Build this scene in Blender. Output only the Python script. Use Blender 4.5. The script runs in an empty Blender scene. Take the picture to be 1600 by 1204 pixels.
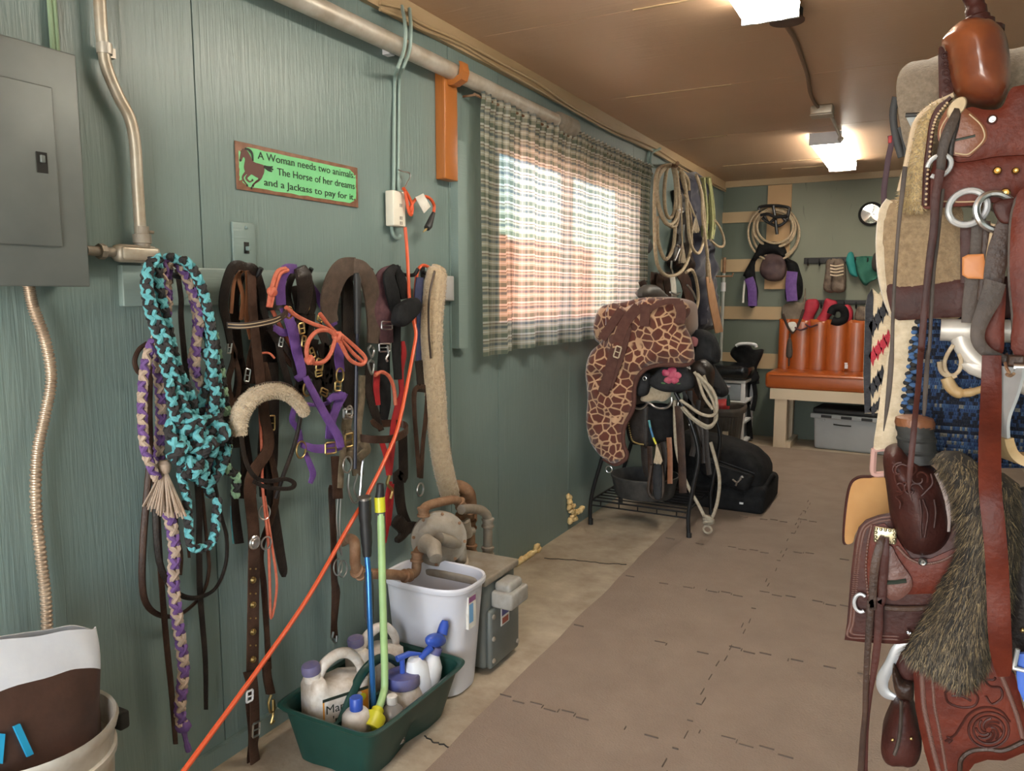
import bpy, bmesh, math, random
from mathutils import Vector, Matrix, noise
from mathutils.geometry import delaunay_2d_cdt
random.seed(7)
SC = bpy.context.scene
COL = SC.collection
PI = math.pi

# ------------------------------------------------------------------ camera
FPX, CX, CY, CAMH = 1200.0, 800.0, 602.0, 1.32
PITCH = math.atan(142/1200.0)
YAW = math.atan(643/1200.0*math.cos(PITCH))
cam_d = bpy.data.cameras.new('camera')
cam_d.sensor_width = 36.0
cam_d.lens = 36.0*FPX/1600.0
cam_d.clip_start = 0.05
cam = bpy.data.objects.new('camera', cam_d)
cam.location = (0, 0, CAMH)
cam.rotation_euler = (PI/2-PITCH, 0, YAW)
COL.objects.link(cam)
SC.camera = cam

# ------------------------------------------------------------------ room measures
XL, XR, YB, YF, ZC = -1.70, 0.75, 7.40, -1.60, 2.36
WY0, WY1, WZ0, WZ1 = 3.06, 4.86, 1.14, 2.03      # window opening in the left wall

# ------------------------------------------------------------------ world, lights, exposure
SC.view_settings.view_transform = 'Standard'
SC.view_settings.look = 'None'
SC.view_settings.gamma = 1.0
SC.view_settings.exposure = 0.36
SC.view_settings.use_curve_mapping = False
w = bpy.data.worlds.new('sky'); SC.world = w; w.use_nodes = True
nt = w.node_tree; nt.nodes.clear()
wo = nt.nodes.new('ShaderNodeOutputWorld'); wb = nt.nodes.new('ShaderNodeBackground')
sk = nt.nodes.new('ShaderNodeTexSky'); sk.sky_type = 'NISHITA'; sk.sun_disc = False
sk.sun_elevation = math.radians(42); sk.sun_rotation = math.radians(-100)
wb.inputs['Strength'].default_value = 1.25
nt.links.new(sk.outputs[0], wb.inputs[0]); nt.links.new(wb.outputs[0], wo.inputs[0])

def lamp(name, kind, loc, rot, power, color=(1, 1, 1), size=None):
    d = bpy.data.lights.new(name, kind); d.energy = power; d.color = color
    if kind == 'AREA':
        d.shape = 'RECTANGLE'; d.size, d.size_y = size
    o = bpy.data.objects.new(name, d); o.location = loc; o.rotation_euler = rot
    COL.objects.link(o); return o
# sun comes over the yard beyond the left wall
sun = lamp('sun', 'SUN', (2, -6, 9), Vector((-.25, .45, -.85)).to_track_quat('-Z', 'Y').to_euler(), 68.0, (1, .95, .86))
sun.data.angle = math.radians(1.5)
# daylight through the open doorway behind the camera
lamp('doorway_daylight', 'AREA', (-.45, YF-.05, 1.15), (PI/2, 0, 0), 70, (1, .97, .93), (1.5, 2.1))
# fluorescent ceiling fixtures (their lit diffusers are the lamps): x centre, near end, far end
FIX = [(-.535, 1.72, 2.96), (-.615, 5.45, 6.67)]

# ------------------------------------------------------------------ pixel rays and planes
RT = Vector((math.cos(YAW), math.sin(YAW), 0))
FW = Vector((-math.sin(YAW)*math.cos(PITCH), math.cos(YAW)*math.cos(PITCH), -math.sin(PITCH)))
UP = RT.cross(FW)
CAM = Vector((0, 0, CAMH))
def ray(px, py): return FW + RT*((px-CX)/FPX) + UP*((CY-py)/FPX)
class Plane:
    def __init__(s, p0, n):
        s.p0 = Vector(p0); s.n = Vector(n).normalized()
        h = Vector((0, 0, 1)) if abs(s.n.z) < .9 else Vector((0, 1, 0))
        s.e1 = h.cross(s.n).normalized(); s.e2 = s.n.cross(s.e1)
    def at(s, px, py, off=0.0):
        r = ray(px, py); t = ((s.p0 + s.n*off - CAM).dot(s.n))/r.dot(s.n)
        return CAM + r*t
    def uv(s, p): d = p - s.p0; return d.dot(s.e1), d.dot(s.e2)
    def pt(s, a, b, o): return s.p0 + s.e1*a + s.e2*b + s.n*o
PL = Plane((XL, 0, 0), (1, 0, 0))
PB = Plane((0, YB, 0), (0, -1, 0))
PF = Plane((0, 0, 0), (0, 0, 1))
def SIDE(y): return Plane((0, y, 0), (0, -1, 0))
def crop(x0, y0, s):
    return lambda *pts: [(x0+p[0]/s, y0+p[1]/s)+tuple(p[2:]) for p in pts]
A1 = crop(0, 0, 2.508); T1 = crop(180, 380, 3.01); T2 = crop(400, 380, 3.01); T3 = crop(180, 740, 2.594)
C5 = crop(420, 740, 2.595); S6 = crop(340, 180, 4.0); W7 = crop(660, 100, 2.617); M8 = crop(880, 420, 2.736)
R1 = crop(980, 230, 4.46); B2 = crop(1100, 270, 5.0); B3 = crop(1100, 460, 4.3); D4 = crop(1340, 0, 4.012)
D5 = crop(1340, 280, 4.012); D6 = crop(1340, 480, 4.012); D7 = crop(1300, 640, 4.013); D8 = crop(1300, 900, 3.96)
G1 = crop(0, 960, 4.933); F2 = crop(1100, 0, 4.0125); F3 = crop(500, 0, 2.4615); M4 = crop(880, 600, 4.444)
G7 = crop(440, 960, 4.933); G8 = crop(540, 740, 3.764); Q5 = crop(700, 520, 3.54)
def P3(pl, pts, off=0.0):
    return [pl.at(p[0], p[1], p[2] if len(p) > 2 else off) for p in pts]
def smooth(P, k=6, closed=False):
    """Catmull-Rom through tuples or vectors"""
    P = [Vector(p) for p in P]; n = len(P)
    if n < 3 and not closed: 
        return [P[0].lerp(P[-1], i/k) for i in range(k+1)]
    out = []; segs = n if closed else n-1
    for i in range(segs):
        p1, p2 = P[i], P[(i+1) % n]
        p0 = P[(i-1) % n] if (closed or i > 0) else p1*2-p2
        p3 = P[(i+2) % n] if (closed or i < n-2) else p2*2-p1
        for j in range(k):
            t = j/k
            out.append(.5*((2*p1) + (p2-p0)*t + (2*p0-5*p1+4*p2-p3)*t*t + (3*p1-p0-3*p2+p3)*t**3))
    if not closed: out.append(P[-1].copy())
    return out
def norm3(pts, off):
    return [(p[0], p[1], p[2] if len(p) > 2 else off) for p in pts]

# ------------------------------------------------------------------ materials
MATS = {}
def mat(name, c1, c2=None, scale=8, rough=.6, metal=0, bump=0, bscale=60, stretch=(1, 1, 1), detail=4, contrast=.5,
        coat=0, sheen=0, trans=0, emit=0, kind='noise', spec=.5, bstretch=None):
    if name in MATS: return MATS[name]
    m = bpy.data.materials.new(name); m.use_nodes = True; t = m.node_tree; b = t.nodes['Principled BSDF']
    b.inputs['Roughness'].default_value = rough; b.inputs['Metallic'].default_value = metal
    b.inputs['Coat Weight'].default_value = coat; b.inputs['Sheen Weight'].default_value = sheen
    b.inputs['Transmission Weight'].default_value = trans
    b.inputs['Specular IOR Level'].default_value = spec
    b.inputs['Base Color'].default_value = (*c1, 1)
    if emit: b.inputs['Emission Color'].default_value = (*c1, 1); b.inputs['Emission Strength'].default_value = emit
    co = t.nodes.new('ShaderNodeTexCoord')
    mp = t.nodes.new('ShaderNodeMapping'); mp.inputs['Scale'].default_value = stretch
    t.links.new(co.outputs['Object'], mp.inputs[0])
    if c2:
        n = t.nodes.new('ShaderNodeTexNoise') if kind == 'noise' else t.nodes.new('ShaderNodeTexVoronoi')
        n.inputs['Scale'].default_value = scale
        if kind == 'noise': n.inputs['Detail'].default_value = detail; n.inputs['Roughness'].default_value = .62
        r = t.nodes.new('ShaderNodeValToRGB')
        r.color_ramp.elements[0].position = .5-contrast/2*.6; r.color_ramp.elements[1].position = .5+contrast/2*.6
        r.color_ramp.elements[0].color = (*c1, 1); r.color_ramp.elements[1].color = (*c2, 1)
        t.links.new(mp.outputs[0], n.inputs['Vector']); t.links.new(n.outputs[0], r.inputs[0])
        t.links.new(r.outputs[0], b.inputs['Base Color'])
    if bump:
        n2 = t.nodes.new('ShaderNodeTexNoise'); n2.inputs['Scale'].default_value = bscale; n2.inputs['Detail'].default_value = 5
        mp2 = mp
        if bstretch:
            mp2 = t.nodes.new('ShaderNodeMapping'); mp2.inputs['Scale'].default_value = bstretch
            t.links.new(co.outputs['Object'], mp2.inputs[0])
        bp = t.nodes.new('ShaderNodeBump'); bp.inputs['Strength'].default_value = bump; bp.inputs['Distance'].default_value = .004
        t.links.new(mp2.outputs[0], n2.inputs['Vector']); t.links.new(n2.outputs[0], bp.inputs['Height'])
        t.links.new(bp.outputs[0], b.inputs['Normal'])
    MATS[name] = m; return m

# ------------------------------------------------------------------ objects
def tag(o, label=None, cat=None, group=None, kind=None):
    if label: o['label'] = label
    if cat: o['category'] = cat
    if group: o['group'] = group
    if kind: o['kind'] = kind
    return o
def thing(name, label, cat, loc=(0, 0, 0), group=None):
    o = bpy.data.objects.new(name, None); o.location = loc; o.empty_display_size = .05
    COL.objects.link(o); return tag(o, label, cat, group)
ORG = {}
def wpos(o):
    p = Vector((0, 0, 0))
    while o: p += o.location; o = o.parent
    return p

class MB:
    def __init__(s): s.v = []; s.f = []; s.m = []; s.uv = {}
    def add(s, V, F, mi=0, uv=None):
        k = len(s.v); s.v += [Vector(v) for v in V]
        for f in F:
            if uv: s.uv[len(s.f)] = [uv[i] for i in f]
            s.f.append([i+k for i in f]); s.m.append(mi)
        return k
    def box(s, lo, hi, mi=0, M=None):
        x0, y0, z0 = lo; x1, y1, z1 = hi
        V = [Vector(p) for p in ((x0,y0,z0),(x1,y0,z0),(x1,y1,z0),(x0,y1,z0),(x0,y0,z1),(x1,y0,z1),(x1,y1,z1),(x0,y1,z1))]
        if M: V = [M @ v for v in V]
        s.add(V, [(3,2,1,0),(4,5,6,7),(0,1,5,4),(1,2,6,5),(2,3,7,6),(3,0,4,7)], mi); return s
    def rbox(s, lo, hi, r=.01, mi=0, M=None, seg=3, top=1.0):
        """rounded box (bevelled); top scales the upper end"""
        bm = bmesh.new(); bmesh.ops.create_cube(bm, size=1)
        lo = Vector(lo); hi = Vector(hi); c = (lo+hi)/2; d = hi-lo
        for v in bm.verts:
            k = top if v.co.z > 0 else 1
            v.co = Vector((c.x+v.co.x*d.x*k, c.y+v.co.y*d.y*k, c.z+v.co.z*d.z))
        bmesh.ops.bevel(bm, geom=bm.edges[:]+bm.verts[:], offset=r, segments=seg, affect='EDGES', profile=.5)
        bm.verts.ensure_lookup_table(); bm.verts.index_update()
        s.add([M @ v.co if M else v.co for v in bm.verts], [[v.index for v in f.verts] for f in bm.faces], mi); bm.free(); return s
    def tube(s, P, r, seg=8, mi=0, closed=False, flat=1.0):
        P = [Vector(p) for p in P]; n = len(P)
        R = r if isinstance(r, (list, tuple)) else [r]*n
        if len(R) != n: R = [R[0]+(R[-1]-R[0])*i/(n-1) if len(R) == 2 else R[min(len(R)-1, int(round(i*(len(R)-1)/(n-1))))] for i in range(n)]
        T = []
        for i in range(n):
            a = P[(i-1) % n] if (closed or i) else P[0]; b = P[(i+1) % n] if (closed or i < n-1) else P[-1]
            t = (b-a); T.append(t.normalized() if t.length > 1e-9 else Vector((0, 0, 1)))
        u = T[0].orthogonal().normalized(); V = []
        for i in range(n):
            u = (u - T[i]*u.dot(T[i])); u = u.normalized() if u.length > 1e-6 else T[i].orthogonal().normalized()
            w_ = T[i].cross(u)
            for k in range(seg):
                a = 2*PI*k/seg; V.append(P[i]+(u*math.cos(a)+w_*math.sin(a)*flat)*R[i])
        F = []
        for i in range(n if closed else n-1):
            j = (i+1) % n
            for k in range(seg):
                l = (k+1) % seg; F.append((i*seg+k, i*seg+l, j*seg+l, j*seg+k))
        if not closed:
            F.append(tuple(range(seg-1, -1, -1))); F.append(tuple((n-1)*seg+k for k in range(seg)))
        s.add(V, F, mi); return s
    def strap(s, pl, pts, w, th=.004, off=.05, mi=0, k=6, taper=None):
        """flat strap following a path of (px,py[,off]); w in pixels (number or list)"""
        Q = smooth(norm3(pts, off), k); n = len(Q)
        W = [w]*n if not isinstance(w, (list, tuple)) else [w[min(int(i*(len(w)-1)/(n-1)), len(w)-2)]*(1-((i*(len(w)-1)/(n-1))-min(int(i*(len(w)-1)/(n-1)), len(w)-2))) + w[min(int(i*(len(w)-1)/(n-1)), len(w)-2)+1]*((i*(len(w)-1)/(n-1))-min(int(i*(len(w)-1)/(n-1)), len(w)-2)) for i in range(n)]
        V = []; F = []
        for i, q in enumerate(Q):
            a = Q[max(0, i-1)]; b = Q[min(n-1, i+1)]; t = Vector((b.x-a.x, b.y-a.y)); t = t.normalized() if t.length > 1e-6 else Vector((0, 1))
            nx, ny = -t.y, t.x
            A = pl.at(q.x-nx*W[i]/2, q.y-ny*W[i]/2, q.z); B = pl.at(q.x+nx*W[i]/2, q.y+ny*W[i]/2, q.z)
            C = (A+B)/2; h = pl.n*th/2; e = .18
            V += [A-h*.6, A+h*.6, A.lerp(B, e)+h, B.lerp(A, e)+h, B+h*.6, B-h*.6, B.lerp(A, e)-h, A.lerp(B, e)-h]
        for i in range(n-1):
            for k_ in range(8):
                l = (k_+1) % 8; F.append((i*8+k_, i*8+l, i*8+8+l, i*8+8+k_))
        F.append(tuple(range(7, -1, -1))); F.append(tuple((n-1)*8+k_ for k_ in range(8)))
        s.add(V, F, mi); return s
    def band(s, P, wv, th=.004, mi=0):
        """flat band along 3-D points, wv = full width vector(s)"""
        n = len(P); V = []; F = []
        for i in range(n):
            wd = Vector(wv[i] if isinstance(wv, list) else wv); t = (Vector(P[min(n-1, i+1)])-Vector(P[max(0, i-1)])).normalized()
            h = t.cross(wd).normalized()*th/2; p = Vector(P[i])
            V += [p-wd/2-h, p-wd/2+h, p+wd/2+h, p+wd/2-h]
        for i in range(n-1):
            for k in range(4): l = (k+1) % 4; F.append((i*4+k, i*4+l, i*4+4+l, i*4+4+k))
        F += [(3, 2, 1, 0), tuple((n-1)*4+k for k in range(4))]
        s.add(V, F, mi); return s
    def lathe(s, prof, c, ax=(0, 0, 1), seg=24, mi=0, sx=1, sy=1, rot=0):
        ax = Vector(ax).normalized(); u = ax.orthogonal().normalized() if abs(ax.z) < .99 else Vector((1, 0, 0)); w_ = ax.cross(u)
        if rot: u, w_ = u*math.cos(rot)+w_*math.sin(rot), w_*math.cos(rot)-u*math.sin(rot)
        c = Vector(c); V = []; F = []; n = len(prof)
        for r, z in prof:
            for k in range(seg):
                a = 2*PI*k/seg; V.append(c+ax*z+u*(r*math.cos(a)*sx)+w_*(r*math.sin(a)*sy))
        for i in range(n-1):
            for k in range(seg): l = (k+1) % seg; F.append((i*seg+k, i*seg+l, i*seg+seg+l, i*seg+seg+k))
        if prof[0][0] > 1e-5: F.append(tuple(range(seg-1, -1, -1)))
        if prof[-1][0] > 1e-5: F.append(tuple((n-1)*seg+k for k in range(seg)))
        s.add(V, F, mi); return s
    def ball(s, c, r, mi=0, seg=14, rings=9, M=None, amp=0, fr=20):
        r = Vector(r) if not isinstance(r, (int, float)) else Vector((r, r, r)); c = Vector(c); V = []; F = []
        for i in range(rings+1):
            th = PI*i/rings
            for k in range(seg):
                a = 2*PI*k/seg; d = Vector((math.sin(th)*math.cos(a), math.sin(th)*math.sin(a), math.cos(th)))
                p = Vector((d.x*r.x, d.y*r.y, d.z*r.z))
                if amp: p += d*amp*noise.noise((c+p)*fr)
                if M: p = M @ p
                V.append(c+p)
        for i in range(rings):
            for k in range(seg): l = (k+1) % seg; F.append((i*seg+k, i*seg+seg+k, i*seg+seg+l, i*seg+l))
        s.add(V, F, mi); return s
    def ring(s, c, n, R, r, mi=0, seg=24, sx=1, sy=1, u=None, arc=(0, 2*PI)):
        n = Vector(n).normalized(); u = Vector(u).normalized() if u else (n.orthogonal().normalized()); w_ = n.cross(u)
        full = abs(arc[1]-arc[0]-2*PI) < 1e-4
        P = [Vector(c)+u*(R*math.cos(arc[0]+(arc[1]-arc[0])*k/seg)*sx)+w_*(R*math.sin(arc[0]+(arc[1]-arc[0])*k/seg)*sy) for k in range(seg if full else seg+1)]
        return s.tube(P, r, 8, mi, closed=full)
    def frame(s, c, n, up, wd, ht, r, mi=0, bar=True):
        n = Vector(n).normalized(); up = Vector(up).normalized(); e = up.cross(n); c = Vector(c)
        q = [(-.5, -.42), (-.42, -.5), (.42, -.5), (.5, -.42), (.5, .42), (.42, .5), (-.42, .5), (-.5, .42)]
        s.tube([c+e*(a*wd)+up*(b*ht) for a, b in q], r, 6, mi, closed=True)
        if bar: s.tube([c-e*wd/2, c+e*wd/2+n*r], r*.7, 6, mi)
        return s
    def braid(s, P, r, ca=0, cb=1, pitch=None):
        """four-strand round braid in two colours along 3-D points"""
        pitch = pitch or r*4.3
        L = [0]
        for a, b in zip(P, P[1:]): L.append(L[-1]+(b-a).length)
        n = max(8, int(L[-1]/(pitch/9))); Q = []; j = 0
        for i in range(n+1):
            d = L[-1]*i/n
            while j < len(L)-2 and L[j+1] < d: j += 1
            Q.append(P[j].lerp(P[j+1], (d-L[j])/max(1e-9, L[j+1]-L[j])))
        u = (Q[1]-Q[0]).orthogonal().normalized(); fr = []
        for i in range(n+1):
            t = (Q[min(n, i+1)]-Q[max(0, i-1)]).normalized(); u = (u-t*u.dot(t)).normalized(); fr.append((u.copy(), t.cross(u)))
        for k in range(4):
            sg = 1 if k % 2 == 0 else -1; ph = PI*(k//2)+ (PI/2 if k % 2 else 0); S = []
            for i in range(n+1):
                a = sg*2*PI*L[-1]*i/n/pitch + ph
                rr = r*(.58+.12*math.cos(2*a+(PI/2)*(k % 2)))
                S.append(Q[i]+fr[i][0]*(math.cos(a)*rr)+fr[i][1]*(math.sin(a)*rr))
            s.tube(S, r*.52, 6, ca if k//2 == 0 else cb)
        return s
    def grid(s, fn, nu, nv, th=0, mi=0, uvs=(1, 1), closed_u=False):
        G = [[Vector(fn(i/nu, j/nv)) for j in range(nv+1)] for i in range(nu+1)]
        def N(i, j):
            a = G[min(nu, i+1)][j]-G[max(0, i-1)][j]; b = G[i][min(nv, j+1)]-G[i][max(0, j-1)]
            c = a.cross(b); return c.normalized() if c.length > 1e-12 else Vector((0, 0, 1))
        w_ = nv+1; V = [G[i][j] for i in range(nu+1) for j in range(nv+1)]; U = [(i/nu*uvs[0], j/nv*uvs[1]) for i in range(nu+1) for j in range(nv+1)]
        F = [(i*w_+j, i*w_+w_+j, i*w_+w_+j+1, i*w_+j+1) for i in range(nu) for j in range(nv)]
        if th:
            o = len(V); V += [G[i][j]-N(i, j)*th for i in range(nu+1) for j in range(nv+1)]; U += U[:]
            F += [tuple(o+q for q in reversed(f)) for f in F[:]]
            for i in range(nu):
                F.append((i*w_+w_, i*w_, o+i*w_, o+i*w_+w_)); F.append((i*w_+nv, i*w_+w_+nv, o+i*w_+w_+nv, o+i*w_+nv))
            for j in range(nv):
                F.append((j, j+1, o+j+1, o+j)); a = nu*w_; F.append((a+j+1, a+j, o+a+j, o+a+j+1))
        s.add(V, F, mi, U); return s
    def puff(s, pl, outline, off=.0, th=.01, bulge=0, R=.05, back=0.0, mi=0, k=4, ds=None, wrinkle=0, wf=12, bend=None, sm=True, mib=None):
        """cushion / flap with the outline traced on a plane, real thickness and domed front"""
        O = smooth([(p[0], p[1], 0) for p in outline], k, True) if sm else [Vector((p[0], p[1], 0)) for p in outline]
        B = [pl.uv(pl.at(q.x, q.y, off)) for q in O]
        return s.puff2(pl, B, off, th, bulge, R, back, mi, ds, wrinkle, wf, bend, mib)
    def puff2(s, pl, B, off=0, th=.01, bulge=0, R=.05, back=0.0, mi=0, ds=None, wrinkle=0, wf=12, bend=None, mib=None):
        xs = [b[0] for b in B]; ys = [b[1] for b in B]; W_ = max(xs)-min(xs); H_ = max(ys)-min(ys)
        ds = ds or max(W_, H_)/26
        N = []
        for i in range(len(B)):
            a = Vector(B[i]); b = Vector(B[(i+1) % len(B)]); m = max(1, int((b-a).length/ds))
            N += [a.lerp(b, j/m) for j in range(m)]
        def inside(x, y):
            c = False; n = len(N); j = n-1
            for i in range(n):
                if (N[i].y > y) != (N[j].y > y) and x < (N[j].x-N[i].x)*(y-N[i].y)/(N[j].y-N[i].y+1e-15)+N[i].x: c = not c
                j = i
            return c
        def bd(x, y):
            m = 1e9; p = Vector((x, y)); n = len(N)
            for i in range(n):
                a = N[i]; b = N[(i+1) % n]; d = b-a; l = d.length_squared
                t = max(0, min(1, (p-a).dot(d)/l)) if l > 1e-14 else 0
                m = min(m, (p-a-d*t).length)
            return m
        pts = list(N); x = min(xs)+ds*.5; row = 0
        while x < max(xs):
            y = min(ys)+ds*(.25 if row % 2 else .75); row += 1
            while y < max(ys):
                if inside(x, y) and bd(x, y) > ds*.45: pts.append(Vector((x, y)))
                y += ds
            x += ds*.87
        nb = len(N)
        res = delaunay_2d_cdt(pts, [], [list(range(nb))], 1, 1e-6)
        vs, fs = res[0], res[2]
        V = []; n = len(vs)
        H = []
        for p in vs:
            d = bd(p.x, p.y); q = min(1, d/R); h = bulge*math.sqrt(max(0, 1-(1-q)**2))
            wz = wrinkle*noise.noise(Vector((p.x*wf, p.y*wf, off*37)))*min(1, d/(ds*1.5)) if wrinkle else 0
            e = bend(p.x, p.y) if bend else 0
            H.append((h, wz, e))
        for p, (h, wz, e) in zip(vs, H): V.append(pl.pt(p.x, p.y, off+th/2+h+wz+e))
        for p, (h, wz, e) in zip(vs, H): V.append(pl.pt(p.x, p.y, off-th/2-h*back+wz+e))
        F = []; cnt = {}
        for f in fs:
            a, b, c = f[0], f[1], f[2]
            ar = sum(vs[f[i]].x*vs[f[(i+1) % len(f)]].y-vs[f[(i+1) % len(f)]].x*vs[f[i]].y for i in range(len(f)))
            f = list(f) if ar > 0 else list(reversed(f))
            F.append(tuple(f))
            for i in range(len(f)): cnt[(f[i], f[(i+1) % len(f)])] = 1
        k0 = len(s.f)
        Fb = [tuple(n+q for q in reversed(f)) for f in F]
        E = [(a, b) for (a, b) in cnt if (b, a) not in cnt]
        s.add(V, F, mi, [(p.x, p.y) for p in vs]*2)
        kk = len(s.v)-len(V)
        for f in Fb: s.uv[len(s.f)] = [(vs[q-n].x, vs[q-n].y) for q in f]; s.f.append([q+kk for q in f]); s.m.append(mi if mib is None else mib)
        for a, b in E: s.f.append([kk+b, kk+a, kk+n+a, kk+n+b]); s.m.append(mi)
        return s
    def fuzz(s, count, length, wd, grav=(0, 0, -.6), mis=(0,), faces=None, spread=.5):
        """short hairs standing on the surface built so far"""
        fs = [i for i in (faces or range(len(s.f))) if len(s.f[i]) >= 3]
        data = []
        for i in fs:
            q = [s.v[j] for j in s.f[i][:4]]; nrm = (q[1]-q[0]).cross(q[2]-q[0])
            if nrm.length > 1e-10: data.append((nrm.length, q, nrm.normalized()))
        ws = [d[0] for d in data]
        for _, q, nrm in random.choices(data, ws, k=count):
            a, b = random.random(), random.random()
            if a+b > 1: a, b = 1-a, 1-b
            p = q[0]+(q[1]-q[0])*a+(q[2]-q[0])*b
            d = (nrm+Vector(grav)+Vector((random.gauss(0, spread), random.gauss(0, spread), random.gauss(0, spread)))).normalized()*length*random.uniform(.6, 1.3)
            sd = d.cross(nrm); sd = (sd.normalized() if sd.length > 1e-8 else d.orthogonal().normalized())*wd
            s.add([p-sd, p+sd, p+d], [(0, 1, 2)], random.choice(mis))
        return s
    def build(s, name, mats, parent=None, label=None, cat=None, group=None, kind=None, shade=True, origin=None, ang=.7):
        mats = mats if isinstance(mats, (list, tuple)) else [mats]
        if parent is not None: o0 = wpos(parent)
        elif origin: o0 = Vector(origin)
        else:
            xs = [v.x for v in s.v]; ys = [v.y for v in s.v]; zs = [v.z for v in s.v]
            o0 = Vector(((min(xs)+max(xs))/2, (min(ys)+max(ys))/2, min(zs)))
        me = bpy.data.meshes.new(name)
        me.from_pydata([v-o0 for v in s.v], [], s.f)
        for mt in mats: me.materials.append(mt)
        me.polygons.foreach_set('material_index', s.m)
        if s.uv:
            ul = me.uv_layers.new(name='UVMap')
            for p in me.polygons:
                q = s.uv.get(p.index)
                if q:
                    for li, c in zip(p.loop_indices, q): ul.data[li].uv = c
        me.update()
        if shade:
            me.shade_smooth()
            try: me.set_sharp_from_angle(angle=ang)
            except Exception: pass
        o = bpy.data.objects.new(name, me); COL.objects.link(o)
        if parent is not None: o.parent = parent; o.location = (0, 0, 0)
        else: o.location = o0
        return tag(o, label, cat, group, kind)
def part(mb, name, m, parent, label=None, **k): return mb.build(name, m, parent, label, **k)
def text_mesh(body, size, M, mtl, name, parent, extrude=.0006, align='LEFT', sp=1.0):
    c = bpy.data.curves.new('t', 'FONT'); c.body = body; c.size = size; c.extrude = extrude; c.align_x = align; c.space_character = sp; c.resolution_u = 3
    o = bpy.data.objects.new('t', c); COL.objects.link(o)
    dg = bpy.context.evaluated_depsgraph_get(); me = bpy.data.meshes.new_from_object(o.evaluated_get(dg))
    bpy.data.objects.remove(o)
    me.transform(M); me.transform(Matrix.Translation(-wpos(parent))); me.materials.clear(); me.materials.append(mtl)
    n = bpy.data.objects.new(name, me); COL.objects.link(n); n.parent = parent
    return n
def base(pts): 
    return (sum(p.x for p in pts)/len(pts), sum(p.y for p in pts)/len(pts), min(p.z for p in pts))
# ------------------------------------------------------------------ palette
def wood_paint(name, c1, c2, worn, rough=.42, grain=(30, 30, 1.6), bump=.5, seams=True):
    m = bpy.data.materials.new(name); m.use_nodes = True; t = m.node_tree; b = t.nodes['Principled BSDF']; L = t.links.new
    co = t.nodes.new('ShaderNodeTexCoord'); mp = t.nodes.new('ShaderNodeMapping'); mp.inputs['Scale'].default_value = grain
    L(co.outputs['Object'], mp.inputs[0])
    n1 = t.nodes.new('ShaderNodeTexNoise'); n1.inputs['Scale'].default_value = 2.4; n1.inputs['Detail'].default_value = 8; n1.inputs['Distortion'].default_value = 1.2
    L(mp.outputs[0], n1.inputs['Vector'])
    n2 = t.nodes.new('ShaderNodeTexNoise'); n2.inputs['Scale'].default_value = 1.1; n2.inputs['Detail'].default_value = 3
    L(co.outputs['Object'], n2.inputs['Vector'])
    r2 = t.nodes.new('ShaderNodeValToRGB'); r2.color_ramp.elements[0].position = .35; r2.color_ramp.elements[1].position = .68
    r2.color_ramp.elements[0].color = (*c1, 1); r2.color_ramp.elements[1].color = (*c2, 1); L(n2.outputs[0], r2.inputs[0])
    r1 = t.nodes.new('ShaderNodeValToRGB'); r1.color_ramp.elements[0].position = .66; r1.color_ramp.elements[1].position = .80
    r1.color_ramp.elements[0].color = (0, 0, 0, 1); r1.color_ramp.elements[1].color = (1, 1, 1, 1); L(n1.outputs[0], r1.inputs[0])
    mx = t.nodes.new('ShaderNodeMixRGB'); mx.inputs[2].default_value = (*worn, 1)
    L(r1.outputs[0], mx.inputs[0]); L(r2.outputs[0], mx.inputs[1]); L(mx.outputs[0], b.inputs['Base Color'])
    b.inputs['Roughness'].default_value = rough
    bp = t.nodes.new('ShaderNodeBump'); bp.inputs['Strength'].default_value = bump; bp.inputs['Distance'].default_value = .004
    L(n1.outputs[0], bp.inputs['Height']); L(bp.outputs[0], b.inputs['Normal'])
    MATS[name] = m; return m
m_wall = wood_paint('painted_plywood', (.160, .222, .212), (.195, .258, .240), (.26, .31, .285), .36)
m_rail = wood_paint('painted_board', (.195, .265, .250), (.225, .292, .268), (.30, .36, .32), .38, (30, 1.2, 30), .3)
m_ceil = wood_paint('brown_ceiling_ply', (.47, .305, .190), (.53, .352, .228), (.60, .43, .29), .42, (1.2, 26, 26), .35)
m_trim = wood_paint('tan_trim', (.36, .25, .13), (.42, .30, .17), (.30, .2, .1), .5, (20, 1, 20), .2)
m_olive = wood_paint('olive_wall', (.100, .125, .095), (.150, .170, .135), (.09, .1, .08), .6, (14, 14, 1.2), .3)
m_slat = wood_paint('pine_slat', (.42, .30, .17), (.50, .36, .21), (.28, .17, .08), .6, (1.5, 20, 20), .2)
m_pine = wood_paint('pine_plank', (.40, .24, .11), (.50, .33, .17), (.22, .11, .05), .6, (14, 14, 1.0), .2)
m_benchwood = wood_paint('bench_timber', (.62, .50, .36), (.68, .56, .42), (.45, .32, .2), .65, (14, 14, 1.0), .2)
m_bracket = wood_paint('orange_pine', (.36, .115, .022), (.42, .15, .035), (.22, .06, .015), .35, (20, 20, 1.0), .1)
m_concrete = mat('concrete', (.24, .175, .12), (.54, .46, .35), 5, .85, bump=.5, bscale=40, contrast=.9, detail=8)
m_mat = mat('rubber_mat', (.225, .168, .130), (.300, .228, .180), 5, .8, bump=.6, bscale=160, contrast=.9, detail=9)
m_matseam = mat('mat_seam', (.115, .085, .066), rough=.9)
m_dark = mat('dark_gap', (.02, .018, .015), rough=.9)
m_white = mat('white_plastic', (.72, .72, .74), (.62, .62, .64), 6, .45)
m_whitedirty = mat('dirty_white_plastic', (.73, .70, .66), (.34, .25, .17), 11, .5, contrast=.55, detail=9)
m_greymetal = mat('panel_grey', (.135, .150, .142), (.165, .180, .170), 5, .45, metal=.25)
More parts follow.
